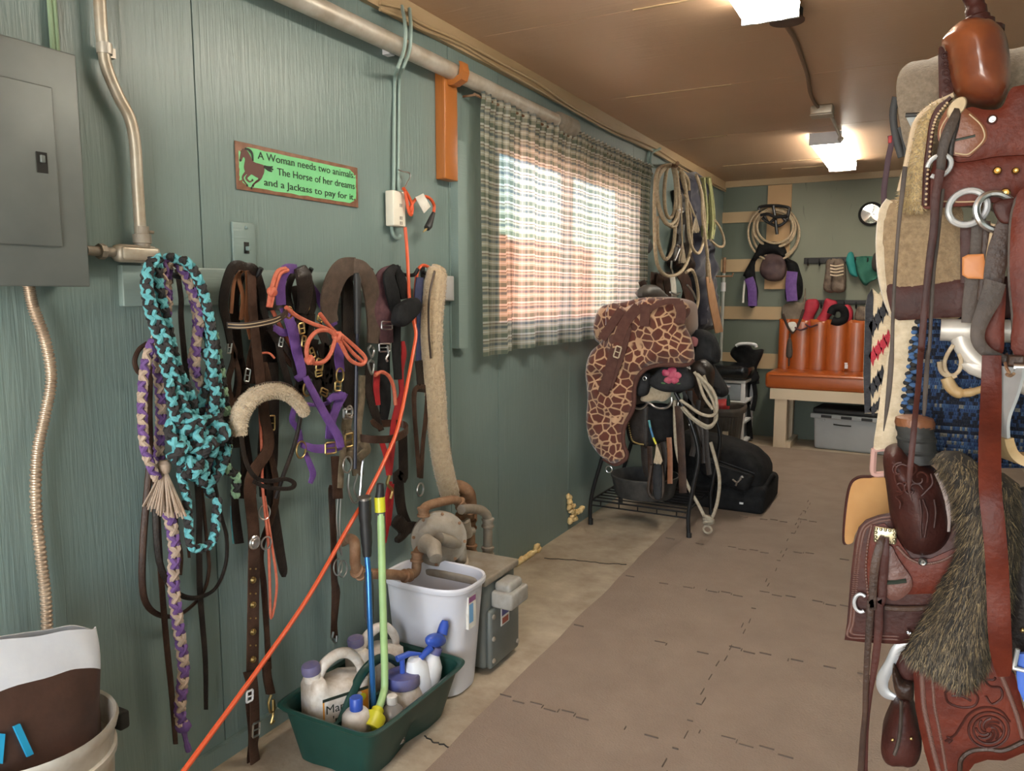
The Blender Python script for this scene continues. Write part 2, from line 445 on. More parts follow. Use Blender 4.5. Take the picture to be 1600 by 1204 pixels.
m_rust = mat('rusty_iron', (.20, .095, .045), (.33, .20, .12), 16, .75, metal=.25, bump=.5, bscale=120)
m_rustgrey = mat('grey_iron', (.26, .215, .165), (.36, .32, .265), 12, .65, metal=.35, bump=.4, bscale=90)
m_galv = mat('galvanised', (.60, .57, .51), (.42, .36, .28), 9, .42, metal=.35)
m_galvrust = mat('conduit_metal', (.56, .53, .45), (.34, .25, .16), 9, .42, metal=.4, contrast=.8)
m_steel = mat('steel', (.62, .62, .62), rough=.28, metal=1)
m_brass = mat('brass', (.50, .36, .15), rough=.4, metal=1)
m_black = mat('black_plastic', (.010, .010, .011), (.022, .021, .021), 8, .55)
m_blackmetal = mat('black_metal', (.02, .02, .022), rough=.38, metal=.4)
m_blackcloth = mat('black_cloth', (.006, .006, .007), (.016, .016, .017), 14, .85, spec=.2, bump=.3, bscale=200)
m_greycloth = mat('grey_cloth', (.020, .021, .024), (.042, .043, .047), 10, .9, spec=.2, bump=.3, bscale=160)
m_lblack = mat('black_leather', (.012, .009, .008), (.030, .022, .018), 18, .42, bump=.35, bscale=150, spec=.25)
m_lbrown = mat('brown_leather', (.026, .013, .009), (.065, .034, .022), 14, .42, bump=.35, bscale=140, spec=.25)
m_ltan = mat('chestnut_leather', (.17, .062, .026), (.27, .110, .050), 10, .4, bump=.35, bscale=120)
m_lred = mat('red_leather', (.066, .0105, .0055), (.125, .022, .010), 9, .48, bump=.3, bscale=110, spec=.22)
m_lorange = mat('worn_swell_leather', (.250, .066, .019), (.085, .019, .010), 8, .28, bump=.2, bscale=60, coat=.5, contrast=.7)
m_lcollar = mat('collar_leather', (.040, .020, .013), (.080, .042, .028), 12, .42, bump=.35, bscale=120, spec=.25)
m_ldark = mat('dark_red_leather', (.030, .0085, .0065), (.064, .018, .013), 9, .48, bump=.3, bscale=110, spec=.22)
m_lgrey = mat('grey_brown_leather', (.034, .024, .019), (.080, .058, .046), 9, .5, bump=.35, bscale=120, spec=.25)
m_suede = mat('tan_suede', (.50, .27, .095), (.40, .20, .068), 6, .8, bump=.3, bscale=120)
m_thread = mat('pale_stitching', (.50, .36, .22), rough=.7)
m_fleece = mat('fleece', (.50, .39, .25), (.33, .24, .15), 70, .95, sheen=.5, bump=1, bscale=110, contrast=1)
m_fleecegold = mat('gold_fleece', (.56, .42, .21), (.36, .24, .10), 60, .95, sheen=.5, bump=1, bscale=120, contrast=1)
m_fleecepale = mat('pale_fleece', (.66, .55, .40), (.46, .36, .24), 60, .95, sheen=.5, bump=1, bscale=120, contrast=1)
m_felt = mat('felt', (.155, .118, .082), (.28, .225, .165), 130, .95, sheen=.2, bump=.6, bscale=300, contrast=.9)
m_woolpad = mat('wool_pad', (.40, .28, .16), (.19, .125, .068), 90, .95, sheen=.4, bump=1, bscale=150, contrast=.9)
m_purple = mat('purple_nylon', (.10, .042, .20), (.145, .065, .27), 30, .6, bump=.3, bscale=300)
m_tanyarn = mat('tan_yarn', (.38, .28, .21), (.46, .35, .27), 60, .85)
m_purpleyarn = mat('purple_yarn', (.115, .055, .19), (.16, .08, .24), 60, .8)
m_turq = mat('turquoise_yarn', (.085, .33, .37), (.15, .44, .47), 60, .8)
m_blackyarn = mat('black_yarn', (.016, .015, .016), (.035, .032, .032), 60, .85)
m_greenyarn = mat('green_yarn', (.22, .38, .24), (.3, .46, .3), 60, .85)
m_orange = mat('orange_cord', (.60, .085, .025), rough=.45)
m_coral = mat('coral_rope', (.46, .095, .05), (.55, .15, .085), 60, .7)
m_red = mat('red_nylon', (.36, .016, .02), (.27, .012, .016), 30, .55)
m_maroon = mat('maroon_felt', (.060, .022, .030), (.10, .042, .05), 40, .85)
m_brownweb = mat('brown_webbing', (.055, .034, .023), (.085, .055, .038), 40, .75, bump=.4, bscale=300)
m_camo = mat('camo_web', (.09, .07, .04), (.20, .15, .10), 30, .8)
m_navy = mat('navy_web', (.022, .032, .085), (.04, .05, .12), 30, .7)
m_rope = mat('pale_rope', (.50, .40, .27), (.36, .27, .17), 60, .7)
m_ropegrey = mat('grey_rope', (.42, .37, .29), (.32, .27, .2), 60, .7)
m_ropegreen = mat('green_rope', (.40, .42, .20), (.30, .30, .13), 60, .7)
m_bluecap = mat('blue_plastic', (.035, .085, .42), rough=.4)
m_bluedusty = mat('dusty_blue_plastic', (.065, .075, .25), (.20, .16, .20), 9, .6)
m_green = mat('dark_green_plastic', (.005, .036, .028), (.009, .052, .040), 5, .42)
m_bluepole = mat('blue_metal', (.045, .19, .52), rough=.25, metal=.6)
m_greenpole = mat('pale_green_plastic', (.40, .60, .25), (.33, .50, .22), 7, .4)
m_yellow = mat('yellow_plastic', (.62, .60, .03), rough=.4)
m_foam = mat('expanding_foam', (.72, .48, .19), (.85, .66, .36), 20, .8, bump=.3)
m_signgreen = mat('sign_green', (.16, .55, .22), (.20, .60, .27), 9, .55)
m_signrust = mat('sign_rust', (.17, .07, .035), (.26, .12, .07), 30, .6)
m_horse = mat('horse_brown', (.115, .045, .035), rough=.6)
m_ink = mat('black_ink', (.012, .02, .012), rough=.6)
m_bench = mat('orange_vinyl', (.34, .072, .010), (.41, .092, .015), 3, .36, bump=.15, bscale=60, coat=.15)
m_tote = mat('grey_tote', (.33, .34, .345), (.37, .38, .385), 3, .5)
m_mirror = mat('mirror_glass', (.9, .92, .9), rough=.03, metal=1)
m_teal = mat('teal_cloth', (.02, .22, .21), rough=.8)
m_dgreen = mat('dark_green_cloth', (.018, .105, .075), (.03, .14, .1), 10, .85)
m_bootbrown = mat('brown_boot', (.10, .07, .055), (.20, .15, .11), 18, .75)
m_redboot = mat('red_boot', (.34, .018, .04), (.45, .03, .05), 12, .7)
m_paper = mat('paper', (.74, .72, .66), (.6, .56, .5), 20, .8)
m_pinkflower = mat('pink_petal', (.36, .03, .09), (.50, .12, .18), 30, .7)
m_rawhide = mat('rawhide', (.50, .36, .19), (.36, .22, .09), 14, .55, bump=.3)
m_alu = mat('aluminium', (.58, .58, .58), (.42, .43, .44), 8, .4, metal=.45)
m_cablepaint = mat('painted_cable', (.255, .345, .315), rough=.45)
m_trimcable = mat('tan_cable', (.40, .28, .155), rough=.45)
m_clear = mat('clear_plastic', (.80, .80, .80), rough=.15, trans=.85)
m_bluenylon = mat('blue_nylon', (.05, .13, .50), rough=.6)
# ------------------------------------------------------------------ the room
T = .12
mb = MB(); mb.box((XL-.3, YF-1.2, -.1), (XR+.1, YB+.1, 0)); mb.build('floor', m_concrete, kind='structure', shade=False)
# interlocking rubber matting over the concrete
mb = MB(); mx0 = -1.135
mb.grid(lambda u, v: (mx0-.04*max(0, v*7.3-2.0)*.55+.012*noise.noise(Vector((v*30, 0, 0)))*(1-u)+(XR-.02-mx0+.04*max(0, v*7.3-2.0)*.55)*u, YF+.1+(YB-YF-.65)*v, .009+.002*noise.noise(Vector((u*9, v*30, 0)))), 12, 90, .008)
def seam(a, b):
    """dashed puzzle joint between two mats"""
    a = Vector(a); b = Vector(b); d = (b-a); n = int(d.length/.055); t = d.normalized(); s = Vector((-t.y, t.x, 0))
    for i in range(n):
        p = a+t*(i*.055); k = (-1)**i*.009
        if random.random() < .5: mb.box((-.021, -.0011, .0), (.021, .0011, .0128), 1, Matrix.Translation(p+s*k) @ Matrix.Rotation(math.atan2(t.y, t.x)+random.uniform(-.04, .04), 4, 'Z'))
        if random.random() < .2: mb.box((-.0011, -.009, .0), (.0011, .009, .0127), 1, Matrix.Translation(p+s*0+t*.026) @ Matrix.Rotation(math.atan2(t.y, t.x), 4, 'Z'))
for y in (2.09, 2.70, 3.31, 3.95, 4.56): seam((-1.14, y, 0), (-.55, y+.02, 0)); seam((-.55, y+.1, 0), (.06, y+.1, 0))
for y0, y1 in ((1.0, 2.8), (2.8, 5.2)): seam((-.555, y0, 0), (-.57, y1, 0)); seam((.05, y0, 0), (.05, y1, 0))
mb.build('floor_matting', [m_mat, m_matseam], label='brown interlocking rubber matting laid along the walkway', cat='rubber matting')
# concrete cracks beside the matting
mb = MB()
for pts in (C5((625, 1062), (665, 1085), (720, 1100), (765, 1122)), crop(640, 760, 2.105)((440, 235), (560, 243), (640, 252), (715, 256))):
    P = smooth(P3(PF, pts, .001), 5); mb.tube([p+Vector((random.uniform(-.004, .004), random.uniform(-.006, .006), 0)) for p in P], .0025, 4)
mb.build('floor_crack', m_dark, kind='structure', shade=False)

# left wall: painted plywood sheets with narrow joints, window opening
mb = MB(); ys = [YF, -.98, .235, 1.442, 2.655, WY0, 3.865, WY1, 6.08, YB]; g = .0022
for a, b in zip(ys, ys[1:]):
    if a >= WY0-.01 and b <= WY1+.01:
        mb.box((XL-T, a+g, -.02), (XL, b-g, WZ0)); mb.box((XL-T, a+(g if a > WY0 else 0), WZ1), (XL, b-g, ZC))
    else: mb.box((XL-T, a+g, -.02), (XL, b-g, ZC))
wl = mb.build('wall_left', m_wall, kind='structure', shade=False)
mb = MB(); mb.box((XL-T-.01, YF, -.02), (XL-.02, WY0-.02, ZC)); mb.box((XL-T-.01, WY1+.02, -.02), (XL-.02, YB, ZC))
mb.box((XL-T-.01, WY0-.02, -.02), (XL-.02, WY1+.02, WZ0-.03)); mb.box((XL-T-.01, WY0-.02, WZ1+.03), (XL-.02, WY1+.02, ZC))
mb.build('wall_left_backing', m_dark, kind='structure', shade=False)
mb = MB(); mb.box((XL, YF, 0), (XL+.016, 2.0, .05)); mb.build('baseboard_left', m_wall, kind='structure', shade=False)
mb = MB(); mb.box((XL-.1, YB, -.02), (XR+.1, YB+T, ZC)); mb.build('wall_back', m_olive, kind='structure', shade=False)
mb = MB(); mb.box((XR, YF, -.02), (XR+T, YB, ZC)); mb.build('wall_right', m_wall, kind='structure', shade=False)
mb = MB(); mb.box((XL-.1, YF-T, 0), (-1.2, YF, ZC)); mb.box((.35, YF-T, 0), (XR+.1, YF, ZC)); mb.box((-1.2, YF-T, 2.2), (.35, YF, ZC))
mb.build('wall_front', m_wall, kind='structure', shade=False)
# ceiling of plywood sheets with open joints
mb = MB(); cy = [YF, -.85, .37, 1.60, 2.83, 4.02, 5.26, 6.48, YB]
for a, b in zip(cy, cy[1:]): mb.box((XL-T, a+.0025, ZC), (XR+T, b-.0025, ZC+.03))
mb.box((XL-T, YF, ZC+.02), (XR+T, YB, ZC+.06))
mb.build('ceiling', m_ceil, kind='structure', shade=False)
mb = MB()
for y, x0, x1 in ((2.83, -1.0, -.72), (4.02, -1.45, -.9), (6.48, -1.5, -.75), (6.85, -1.1, -.5), (5.26, -1.5, -1.2)):
    mb.box((x0, y-.006, ZC-.004), (x1, y+.006, ZC+.001))
mb.build('ceiling_batten', m_trim, kind='structure', shade=False)
mb = MB(); mb.box((XL, YF, 2.285), (XL+.022, YB, ZC)); mb.build('trim_1', m_trim, kind='structure', shade=False)
mb = MB(); mb.box((XL+.02, YB-.03, 2.305), (XR, YB, ZC)); mb.build('trim_2', m_trim, kind='structure', shade=False)
# bare boards on the back wall
k = 3
def bw(px, py): return PB.at(px, py)
for (x0, y0, x1, y1) in ((1128, 329, 1200, 349), (1128, 404, 1200, 425), (1128, 479, 1222, 498), (1135, 553, 1222, 573)):
    a = bw(x0, y1); b = bw(x1, y0)
    mb = MB(); mb.box((XL, YB-.02, a.z), (b.x, YB, b.z)); mb.build('trim_%d' % k, m_slat, kind='structure', shade=False); k += 1
a = bw(1197, 400); b = bw(1238, 300)
mb = MB(); mb.box((a.x, YB-.03, a.z-.3), (b.x, YB, 2.30)); mb.build('trim_%d' % k, m_pine, kind='structure', shade=False)
# pale plywood sheet on the back wall to the right of the post
mb = MB(); mb.box((b.x, YB-.012, .75), (XR, YB, 2.31)); mb.build('wall_back_panel', wood_paint('pale_green_ply', (.165, .175, .130), (.215, .222, .170), (.085, .09, .07), .7, (9, 9, 1.1), .3), kind='structure', shade=False)

# window: frame, panes, sill
wn = thing('window_1', None, None, (XL-.06, (WY0+WY1)/2, WZ0)); wn['kind'] = 'structure'
mb = MB(); f = .05
for lo, hi in (((XL-.1, WY0-.0, WZ0), (XL-.02, WY0+f, WZ1)), ((XL-.1, WY1-f, WZ0), (XL-.02, WY1, WZ1)), ((XL-.1, WY0, WZ0), (XL-.02, WY1, WZ0+f)), ((XL-.1, WY0, WZ1-f), (XL-.02, WY1, WZ1)), ((XL-.09, 3.93, WZ0), (XL-.04, 3.99, WZ1))): mb.box(lo, hi)
mb.build('window_frame', m_white, wn, shade=False)
mb = MB(); mb.box((XL-.075, WY0+f, WZ0+f), (XL-.071, WY1-f, WZ1-f)); mb.build('pane', mat('pane_glass', (.95, .97, .96), rough=.02, trans=1), wn, shade=False)
mb = MB(); a = PL.at(705, 300); b = PL.at(716, 300)
mb.box((XL, a.y-.005, 1.10), (XL+.035, b.y+.01, 1.93)); mb.build('trim_9', m_rail, kind='structure', shade=False)
mb = MB(); mb.box((-2.4, YF-1.6, 2.35), (1.6, YF-T, 2.42)); mb.build('sun_blocker', m_trim, kind='structure', shade=False)      # unseen slab added to keep direct sun out of the doorway
# the yard outside: ground, a red fence and a bale stack beyond the window
mb = MB(); mb.box((-14, -8, -.25), (XL-T-.3, 16, -.2)); mb.build('ground', mat('yard_ground', (.36, .30, .22), (.25, .22, .14), 3, .9), kind='structure', shade=False)
mb = MB()
for i in range(34):
    y = -2+i*.32
    if 4.6 < y < 5.5: continue
    mb.box((-3.62, y, -.2), (-3.58, y+.315, (2.15 if y < 4.6 else 1.85)+.02*(i % 3)))
mb.box((-3.66, -2, .3), (-3.62, 9, .4)); mb.box((-3.66, -2, 1.3), (-3.62, 9, 1.4))
tag(mb.build('board_fence', mat('red_fence', (.78, .27, .17), (.68, .22, .13), 6, .8), shade=False), 'red board fence outside behind the curtained window', 'fence')

# ------------------------------------------------------------------ ceiling lights
m_diff = bpy.data.materials.new('lit_diffuser'); m_diff.use_nodes = True
b_ = m_diff.node_tree.nodes['Principled BSDF']; b_.inputs['Base Color'].default_value = (.85, .87, .84, 1); b_.inputs['Roughness'].default_value = .35
b_.inputs['Emission Color'].default_value = (1, .92, .78, 1); b_.inputs['Emission Strength'].default_value = 26.0
m_tube = mat('lit_tube', (1, .98, .92), emit=3.0)
for (fx, fy0, fy1), lb in zip(FIX, ('wrap-around fluorescent ceiling light nearest the camera, cut off by the photo top', 'wrap-around fluorescent ceiling light further back towards the bench')):
    t = thing('ceiling_light', lb, 'light', (fx, (fy0+fy1)/2, ZC), 'fluorescent ceiling lights'); hw = .10; yc = (fy0+fy1)/2
    mb = MB(); mb.box((fx-hw*.8, fy0+.02, ZC-.03), (fx+hw*.8, fy1-.02, ZC)); mb.build('housing', m_white, t, shade=False)
    mb = MB()
    for y in (fy0, fy1-.012): mb = MB(); mb.box((fx-hw*.98, y, ZC-.078), (fx+hw*.98, y+.012, ZC-.002)); mb.build('end_plate', m_white, t, shade=False)
    mb = MB()
    prof = [(-hw, ZC-.03), (-hw*.97, ZC-.055), (-hw*.86, ZC-.074), (-.04, ZC-.080), (0, ZC-.078), (.04, ZC-.080), (hw*.86, ZC-.074), (hw*.97, ZC-.055), (hw, ZC-.03)]
    def fn(u, v): 
        x = v*(len(prof)-1); i = min(int(x), len(prof)-2); q = x-i
        return (fx+prof[i][0]*(1-q)+prof[i+1][0]*q, fy0+.012+(fy1-fy0-.024)*u, prof[i][1]*(1-q)+prof[i+1][1]*q)
    mb.grid(fn, 2, 16, .002); mb.build('diffuser', m_diff, t)
    for s in (-.045, .045):
        mb = MB(); mb.tube([(fx+s, fy0+.03, ZC-.05), (fx+s, fy1-.03, ZC-.05)], .014, 10); mb.build('tube', m_tube, t)
# round electrical box, cable along the ceiling and the square box
t = thing('junction_box', 'round dark electrical box on the ceiling at the end of the nearest light', 'junction box', (-.50, 3.10, ZC))
p = (-.50, 3.10, ZC)
mb = MB(); mb.lathe([(.055, -.002), (.055, -.035), (.05, -.037), (0, -.037)], p, seg=20); mb.build('body', m_dark, t)
mb = MB(); mb.lathe([(.062, -.036), (.062, -.042), (0, -.043)], p, seg=24); mb.build('cover_plate', mat('brown_plate', (.09, .055, .04), rough=.5), t)
cp = [PlC.at(*q) for PlC in [Plane((0, 0, ZC-.012), (0, 0, -1))] for q in F2((515, 160), (570, 250), (625, 400), (650, 480), (665, 580), (690, 640), (715, 670))]
mb = MB(); mb.tube(smooth(cp, 5), .009, 8); tag(mb.build('electrical_cable', mat('brown_cable', (.22, .14, .09), rough=.6)), 'brown cable stapled across the ceiling between the two electrical boxes', 'cable')
cp2 = [c+Vector((.03, 0, 0)) for c in cp[2:6]]
q = cp[-1]
t = thing('junction_box', 'square metal electrical box on the ceiling by the far light', 'junction box', (q.x+.02, q.y+.05, ZC))
mb = MB(); mb.rbox((q.x-.04, q.y, ZC-.05), (q.x+.075, q.y+.10, ZC), .008); mb.build('body', m_galvrust, t)
mb = MB(); mb.rbox((q.x-.042, q.y-.002, ZC-.056), (q.x+.077, q.y+.102, ZC-.049), .003); mb.build('cover_plate', m_galv, t)
mb = MB(); mb.tube([(q.x+.05, q.y+.1, ZC-.03), (q.x+.055, q.y+.2, ZC-.04), (q.x+.05, FIX[1][1]+.01, ZC-.05)], .01, 8); mb.ring((q.x+.05, FIX[1][1]-.005, ZC-.055), (0, 1, 0), .014, .005); mb.build('connector', m_galv, t)

# ------------------------------------------------------------------ left wall: services
# breaker panel
pa = PL.at(135, 445, .09); pz0 = pa.z; py1 = pa.y; py0 = py1-.36; pz1 = PL.at(103, 85, .09).z
t = thing('breaker_panel', 'grey metal breaker panel on the wall at the left edge', 'breaker panel', (XL, (py0+py1)/2, pz0))
mb = MB(); mb.rbox((XL, py0, pz0), (XL+.085, py1, pz1), .004); mb.build('cabinet', m_greymetal, t)
mb = MB(); mb.rbox((XL+.083, py0-.012, pz0-.004), (XL+.092, py1+.008, pz1+.004), .003); mb.build('cover', m_greymetal, t)
d0 = PL.at(100, 386, .1); d1 = PL.at(78, 135, .1)
mb = MB(); mb.rbox((XL+.091, py0+.05, d0.z), (XL+.0975, d0.y, d1.z), .003); dr = mb.build('door', m_greymetal, t)
l0 = PL.at(57, 236, .1); l1 = PL.at(76, 271, .1)
mb = MB(); mb.box((XL+.0975, l0.y, l1.z), (XL+.099, l1.y, l0.z), 0); mb.rbox((XL+.098, l0.y+.006, l1.z+.02), (XL+.104, l1.y-.006, l0.z-.006), .002, 1); mb.build('latch', [m_dark, m_greymetal], dr)
# flexible conduit under it
P = smooth(P3(PL, [(45, 446), (52, 480), (70, 530), (80, 590), (70, 650), (58, 710), (56, 790), (64, 870), (72, 940), (74, 1010)], .03), 8)
mb = MB(); L_ = [0]
n = len(P)
R = []; Q = []
for i in range(n-1):
    for j in range(5): Q.append(P[i].lerp(P[i+1], j/5)); R.append(.0125 if len(R) % 4 < 2 else .0098)
mb.tube(Q, R, 10); t = tag(mb.build('flexible_conduit', mat('armoured_steel', (.56, .44, .33), (.40, .30, .22), 12, .4, metal=.6)), 'spiral flexible metal conduit dropping from the breaker panel', 'conduit')
# bent conduit, fitting and nipple
t = thing('metal_conduit', 'bent metal conduit pipe coming down the wall to an oval fitting', 'conduit', base(P3(PL, [(210, 385)], 0)))
P = smooth(P3(PL, [(146, -190), (150, -110), (154, -30), (158, 40), (162, 80), (168, 110), (185, 150), (203, 185), (211, 225), (215, 290), (220, 370)], .03), 6)
mb = MB(); mb.tube(P, .0135, 12); mb.build('pipe', m_galvrust, t)
mb = MB(); q = PL.at(163, 76, .03); mb.lathe([(.0165, -.012), (.0175, 0), (.0165, .012)], q, seg=14); mb.box((XL, q.y+.012, q.z-.012), (XL+.02, q.y+.035, q.z+.01)); mb.build('strap', m_galv, t)
q = PL.at(222, 372, .03); mb = MB(); mb.lathe([(.0165, .028), (.0165, .01), (.021, .009), (.021, -.012), (.018, -.013), (.018, -.03)], q, seg=12); mb.tube([q+Vector((.0, .015, .016)), q+Vector((0, .032, .016))], .004); mb.build('coupling', m_rustgrey, t)
a = PL.at(178, 394, .03); b = PL.at(243, 397, .03)
mb = MB(); mb.rbox((XL+.008, a.y, a.z-.022), (XL+.05, b.y, a.z+.02), .016, seg=4); mb.rbox((XL+.048, a.y+.006, a.z-.016), (XL+.055, b.y-.006, a.z+.014), .006); mb.build('fitting_body', m_galvrust, t)
c = PL.at(134, 391, .03); mb = MB(); mb.tube([c, a], .011, 10); d = c.lerp(a, .45); mb.tube([d, d.lerp(a, .35)], .018, 8); mb.build('nipple', m_rustgrey, t)
# wires at the top left corner
for px, lb in ((78, 'thin green painted wire left of two above the breaker panel'), (85, 'thin green painted wire right of two above the breaker panel')):
    mb = MB(); mb.tube(smooth(P3(PL, [(px-12, -230), (px-2, -20), (px+2, 40), (px+5, 82)], .012), 4), .0055, 8); tag(mb.build('electrical_cable', mat('green_cable', (.26, .36, .22), rough=.5)), lb, 'cable', 'wires above the breaker panel')
# tin sign
s0 = PL.at(365, 218); s1 = PL.at(559, 264); s2 = PL.at(369, 297); s3 = PL.at(556, 323)
yA, yB, zT, zB = s0.y, (s1.y+s3.y)/2, (s0.z+s1.z)/2, (s2.z+s3.z)/2
t = thing('tin_sign', 'green tin sign with a running horse and black lettering', 'sign', (XL, (yA+yB)/2, zB))
mb = MB(); mb.rbox((XL+.002, yA, zB), (XL+.005, yB, zT), .001); mb.build('rusty_border', m_signrust, t)
mb = MB(); q = .011; oc = []
for k_ in range(60):
    a_ = k_/60*4; sd = int(a_); fr_ = a_-sd; j_ = .0035*noise.noise(Vector((k_*.8, 1, 2)))
    e = [(yA+q+fr_*(yB-yA-2*q), zB+q), (yB-q, zB+q+fr_*(zT-zB-2*q)), (yB-q-fr_*(yB-yA-2*q), zT-q), (yA+q, zT-q-fr_*(zT-zB-2*q))][sd]
    cyc = min(abs(e[0]-yA), abs(e[0]-yB)); czc = min(abs(e[1]-zB), abs(e[1]-zT)); cut = .010 if cyc < .025 and czc < .025 else 0
    oc.append((e[0]+j_+(cut if e[0] < (yA+yB)/2 else -cut), e[1]+j_+(cut if e[1] < (zA := (zT+zB)/2) else -cut)))
mb.puff2(PL, [(a_, b_) for a_, b_ in oc], .0052, .0006, ds=.03); mb.build('green_face', m_signgreen, t)
def sgn(u, v): return PL.at(340+u/4.0, 180+v/4.0, .0065)
mb = MB()
H = lambda *p: S6(*p)
mb.puff(PL, H((150, 215), (165, 208), (185, 222), (205, 255), (225, 290), (262, 303), (290, 315), (292, 345), (285, 372), (262, 392), (240, 385), (215, 370), (190, 372), (172, 350), (165, 320), (172, 275), (160, 262), (148, 288), (137, 285), (139, 262)), .0062, .0006, ds=.004)
for leg in (((180, 355), (158, 385), (165, 410), (185, 435)), ((200, 365), (180, 392), (200, 415), (220, 405)), ((262, 380), (258, 405), (225, 430), (212, 455)), ((280, 350), (268, 395), (240, 415), (222, 440))):
    mb.strap(PL, H(*leg), [5, 3.2, 2.4, 1.8], .0006, .0063, 0)
mb.build('horse_figure', m_horse, t)
mb = MB()
for st in (((170, 208), (195, 215), (215, 240), (222, 285)), ((290, 318), (315, 325), (345, 322)), ((290, 320), (318, 340), (340, 352)), ((292, 318), (325, 330), (348, 340))): mb.strap(PL, H(*st), [3, 4, 2], .0006, .0068, 0)
for x, y in ((185, 438), (218, 405), (212, 455), (222, 440), (142, 280)): mb.ball(PL.at(340+x/4, 180+y/4, .0066), (.0006, .0035, .0035), 0, 8, 5)
mb.build('mane_and_tail', m_ink, t)
tw = Matrix(((0, 0, 1, 0), (1, 0, 0, 0), (0, 1, 0, 0), (0, 0, 0, 1)))
def wall_text(body, p0, p1, hgt, parent, name='lettering'):
    """one line of lettering on the left wall from p0 to p1 (width fitted)"""
    c = bpy.data.curves.new('t', 'FONT'); c.body = body; c.size = 1; o = bpy.data.objects.new('t', c); COL.objects.link(o); bpy.context.view_layer.update(); wd = o.dimensions.x; bpy.data.objects.remove(o)
    sx = (p1.y-p0.y)/wd; M = Matrix.Translation(p0) @ tw @ Matrix.Diagonal((sx, hgt/.70, 1, 1))
    return text_mesh(body, 1, M, m_ink, name, parent, .0003)
for body, a, b, hh in (('A Woman needs two animals.', (252, 279), (856, 388), .021), ('The Horse of her dreams', (373, 381), (856, 455), .021), ('and a Jackass to pay for it.', (290, 441), (856, 527), .020)):
    p0 = sgn(*a); p1 = sgn(*b); z = (p0.z+p1.z)/2; p0.z = z; p1.z = z; wall_text(body, p0, p1, hh, t)
# switch plate
a = PL.at(364, 348, .01); b = PL.at(402, 418, .01)
t = thing('light_switch', 'painted metal switch plate under the tin sign', 'switch', (XL, (a.y+b.y)/2, b.z))
mb = MB(); mb.rbox((XL, a.y, b.z-.03), (XL+.008, b.y, a.z+.004), .003); mb.build('plate', m_rail, t)
c = PL.at(386, 387, .01); mb = MB(); mb.box((XL+.008, c.y-.009, c.z-.016), (XL+.009, c.y+.009, c.z+.016), 1); mb.rbox((XL+.008, c.y-.005, c.z-.008), (XL+.022, c.y+.005, c.z+.004), .002); mb.build('toggle', [m_rail, m_dark], t)
mb = MB(); c = PL.at(385, 355, .01); mb.ball(c, .005); mb.build('screw', m_rail, t)
# tack rail
rz0, rz1 = 1.292, 1.390
t = thing('tack_rail', 'green painted board along the wall that carries the hanging tack', 'rail', (XL, 1.94, rz0))
mb = MB(); mb.rbox((XL, 1.19, rz0), (XL+.02, 2.66, rz1), .003); mb.build('board', m_rail, t)
a = PL.at(692, 448, .02); b = PL.at(708, 448, .02)
mb = MB(); mb.rbox((XL+.0, a.y, rz0+.004), (XL+.024, b.y, rz1+.004), .002); mb.build('bare_end', mat('grey_bare_end', (.42, .42, .42), rough=.6), t, 'grey unpainted end of the board')
for px in (262, 372, 452, 548, 622, 660):
    c = PL.at(px, 424, .02); mb = MB(); mb.tube(smooth([c, c+Vector((.03, 0, -.012)), c+Vector((.07, 0, -.012)), c+Vector((.088, 0, .008))], 4), .007, 8); mb.box((XL+.018, c.y-.012, c.z-.03), (XL+.024, c.y+.012, c.z+.02)); mb.build('hook', m_blackmetal, t)
# long pipe used as a rail near the ceiling
t = thing('galvanised_pipe', 'long galvanised pipe running along the wall below the ceiling', 'pipe', (XL+.06, 2.6, 2.17))
p0 = PL.at(400, -14, .06); p1 = PL.at(625, 84, .06); p2 = PL.at(880, 186, .06); zz = (p1.z+p2.z)/2
mb = MB(); mb.tube([(XL+.06, -.4, zz-.01), (XL+.06, p1.y, zz), (XL+.06, p2.y, zz)], .031, 16); mb.build('tube', m_galv, t)
mb = MB(); mb.tube([(XL+.06, p2.y-.1, zz), (XL+.06, p2.y-.08, zz), (XL+.06, p2.y-.07, zz), (XL+.06, p2.y+.11, zz), (XL+.06, p2.y+.12, zz)], [.034, .04, .046, .048, .036], 16); mb.build('end_fitting', m_rustgrey, t)
mb = MB(); c = PL.at(625, 84, .06); mb.box((XL, c.y-.02, c.z-.0), (XL+.03, c.y+.01, c.z+.02)); mb.build('bracket', m_white, t)
# painted cables from the ceiling to the outlet
for pts, lb in (([(628, 10), (633, 40), (632, 75), (622, 105), (617, 125), (616, 200), (615, 290), (612, 330), (613, 362), (620, 372), (626, 368)], 'left painted cable dropping from the ceiling trim to the outlet strip'),
                ([(640, 14), (642, 45), (640, 78), (630, 105), (624, 125), (623, 200), (622, 285), (625, 300)], 'right painted cable dropping from the ceiling trim to the outlet strip')):
    mb = MB(); mb.tube(smooth(P3(PL, pts, .03)[:1]+P3(PL, pts[1:4], .10)+P3(PL, pts[4:], .012), 6), .0065, 8)
    tag(mb.build('electrical_cable', m_cablepaint), lb, 'cable', 'painted cables above the outlet')
# cables clipped to the ceiling trim
P = P3(PL, F3((230, 10), (320, 35), (380, 85), (545, 160), (710, 250), (835, 318), (960, 405), (1120, 495), (1290, 570), (1400, 640), (1560, 730)), .028)
for P_, r, lb in ((P, .007, 'upper tan cable clipped along the ceiling trim'), ([p+Vector((.0, 0, -.022-.008*math.sin(i*1.7))) for i, p in enumerate(P)], .006, 'lower tan cable sagging along the ceiling trim')):
    mb = MB(); mb.tube(smooth(P_, 6), r, 8); tag(mb.build('electrical_cable', m_trimcable), lb, 'cable', 'cables along the ceiling trim')
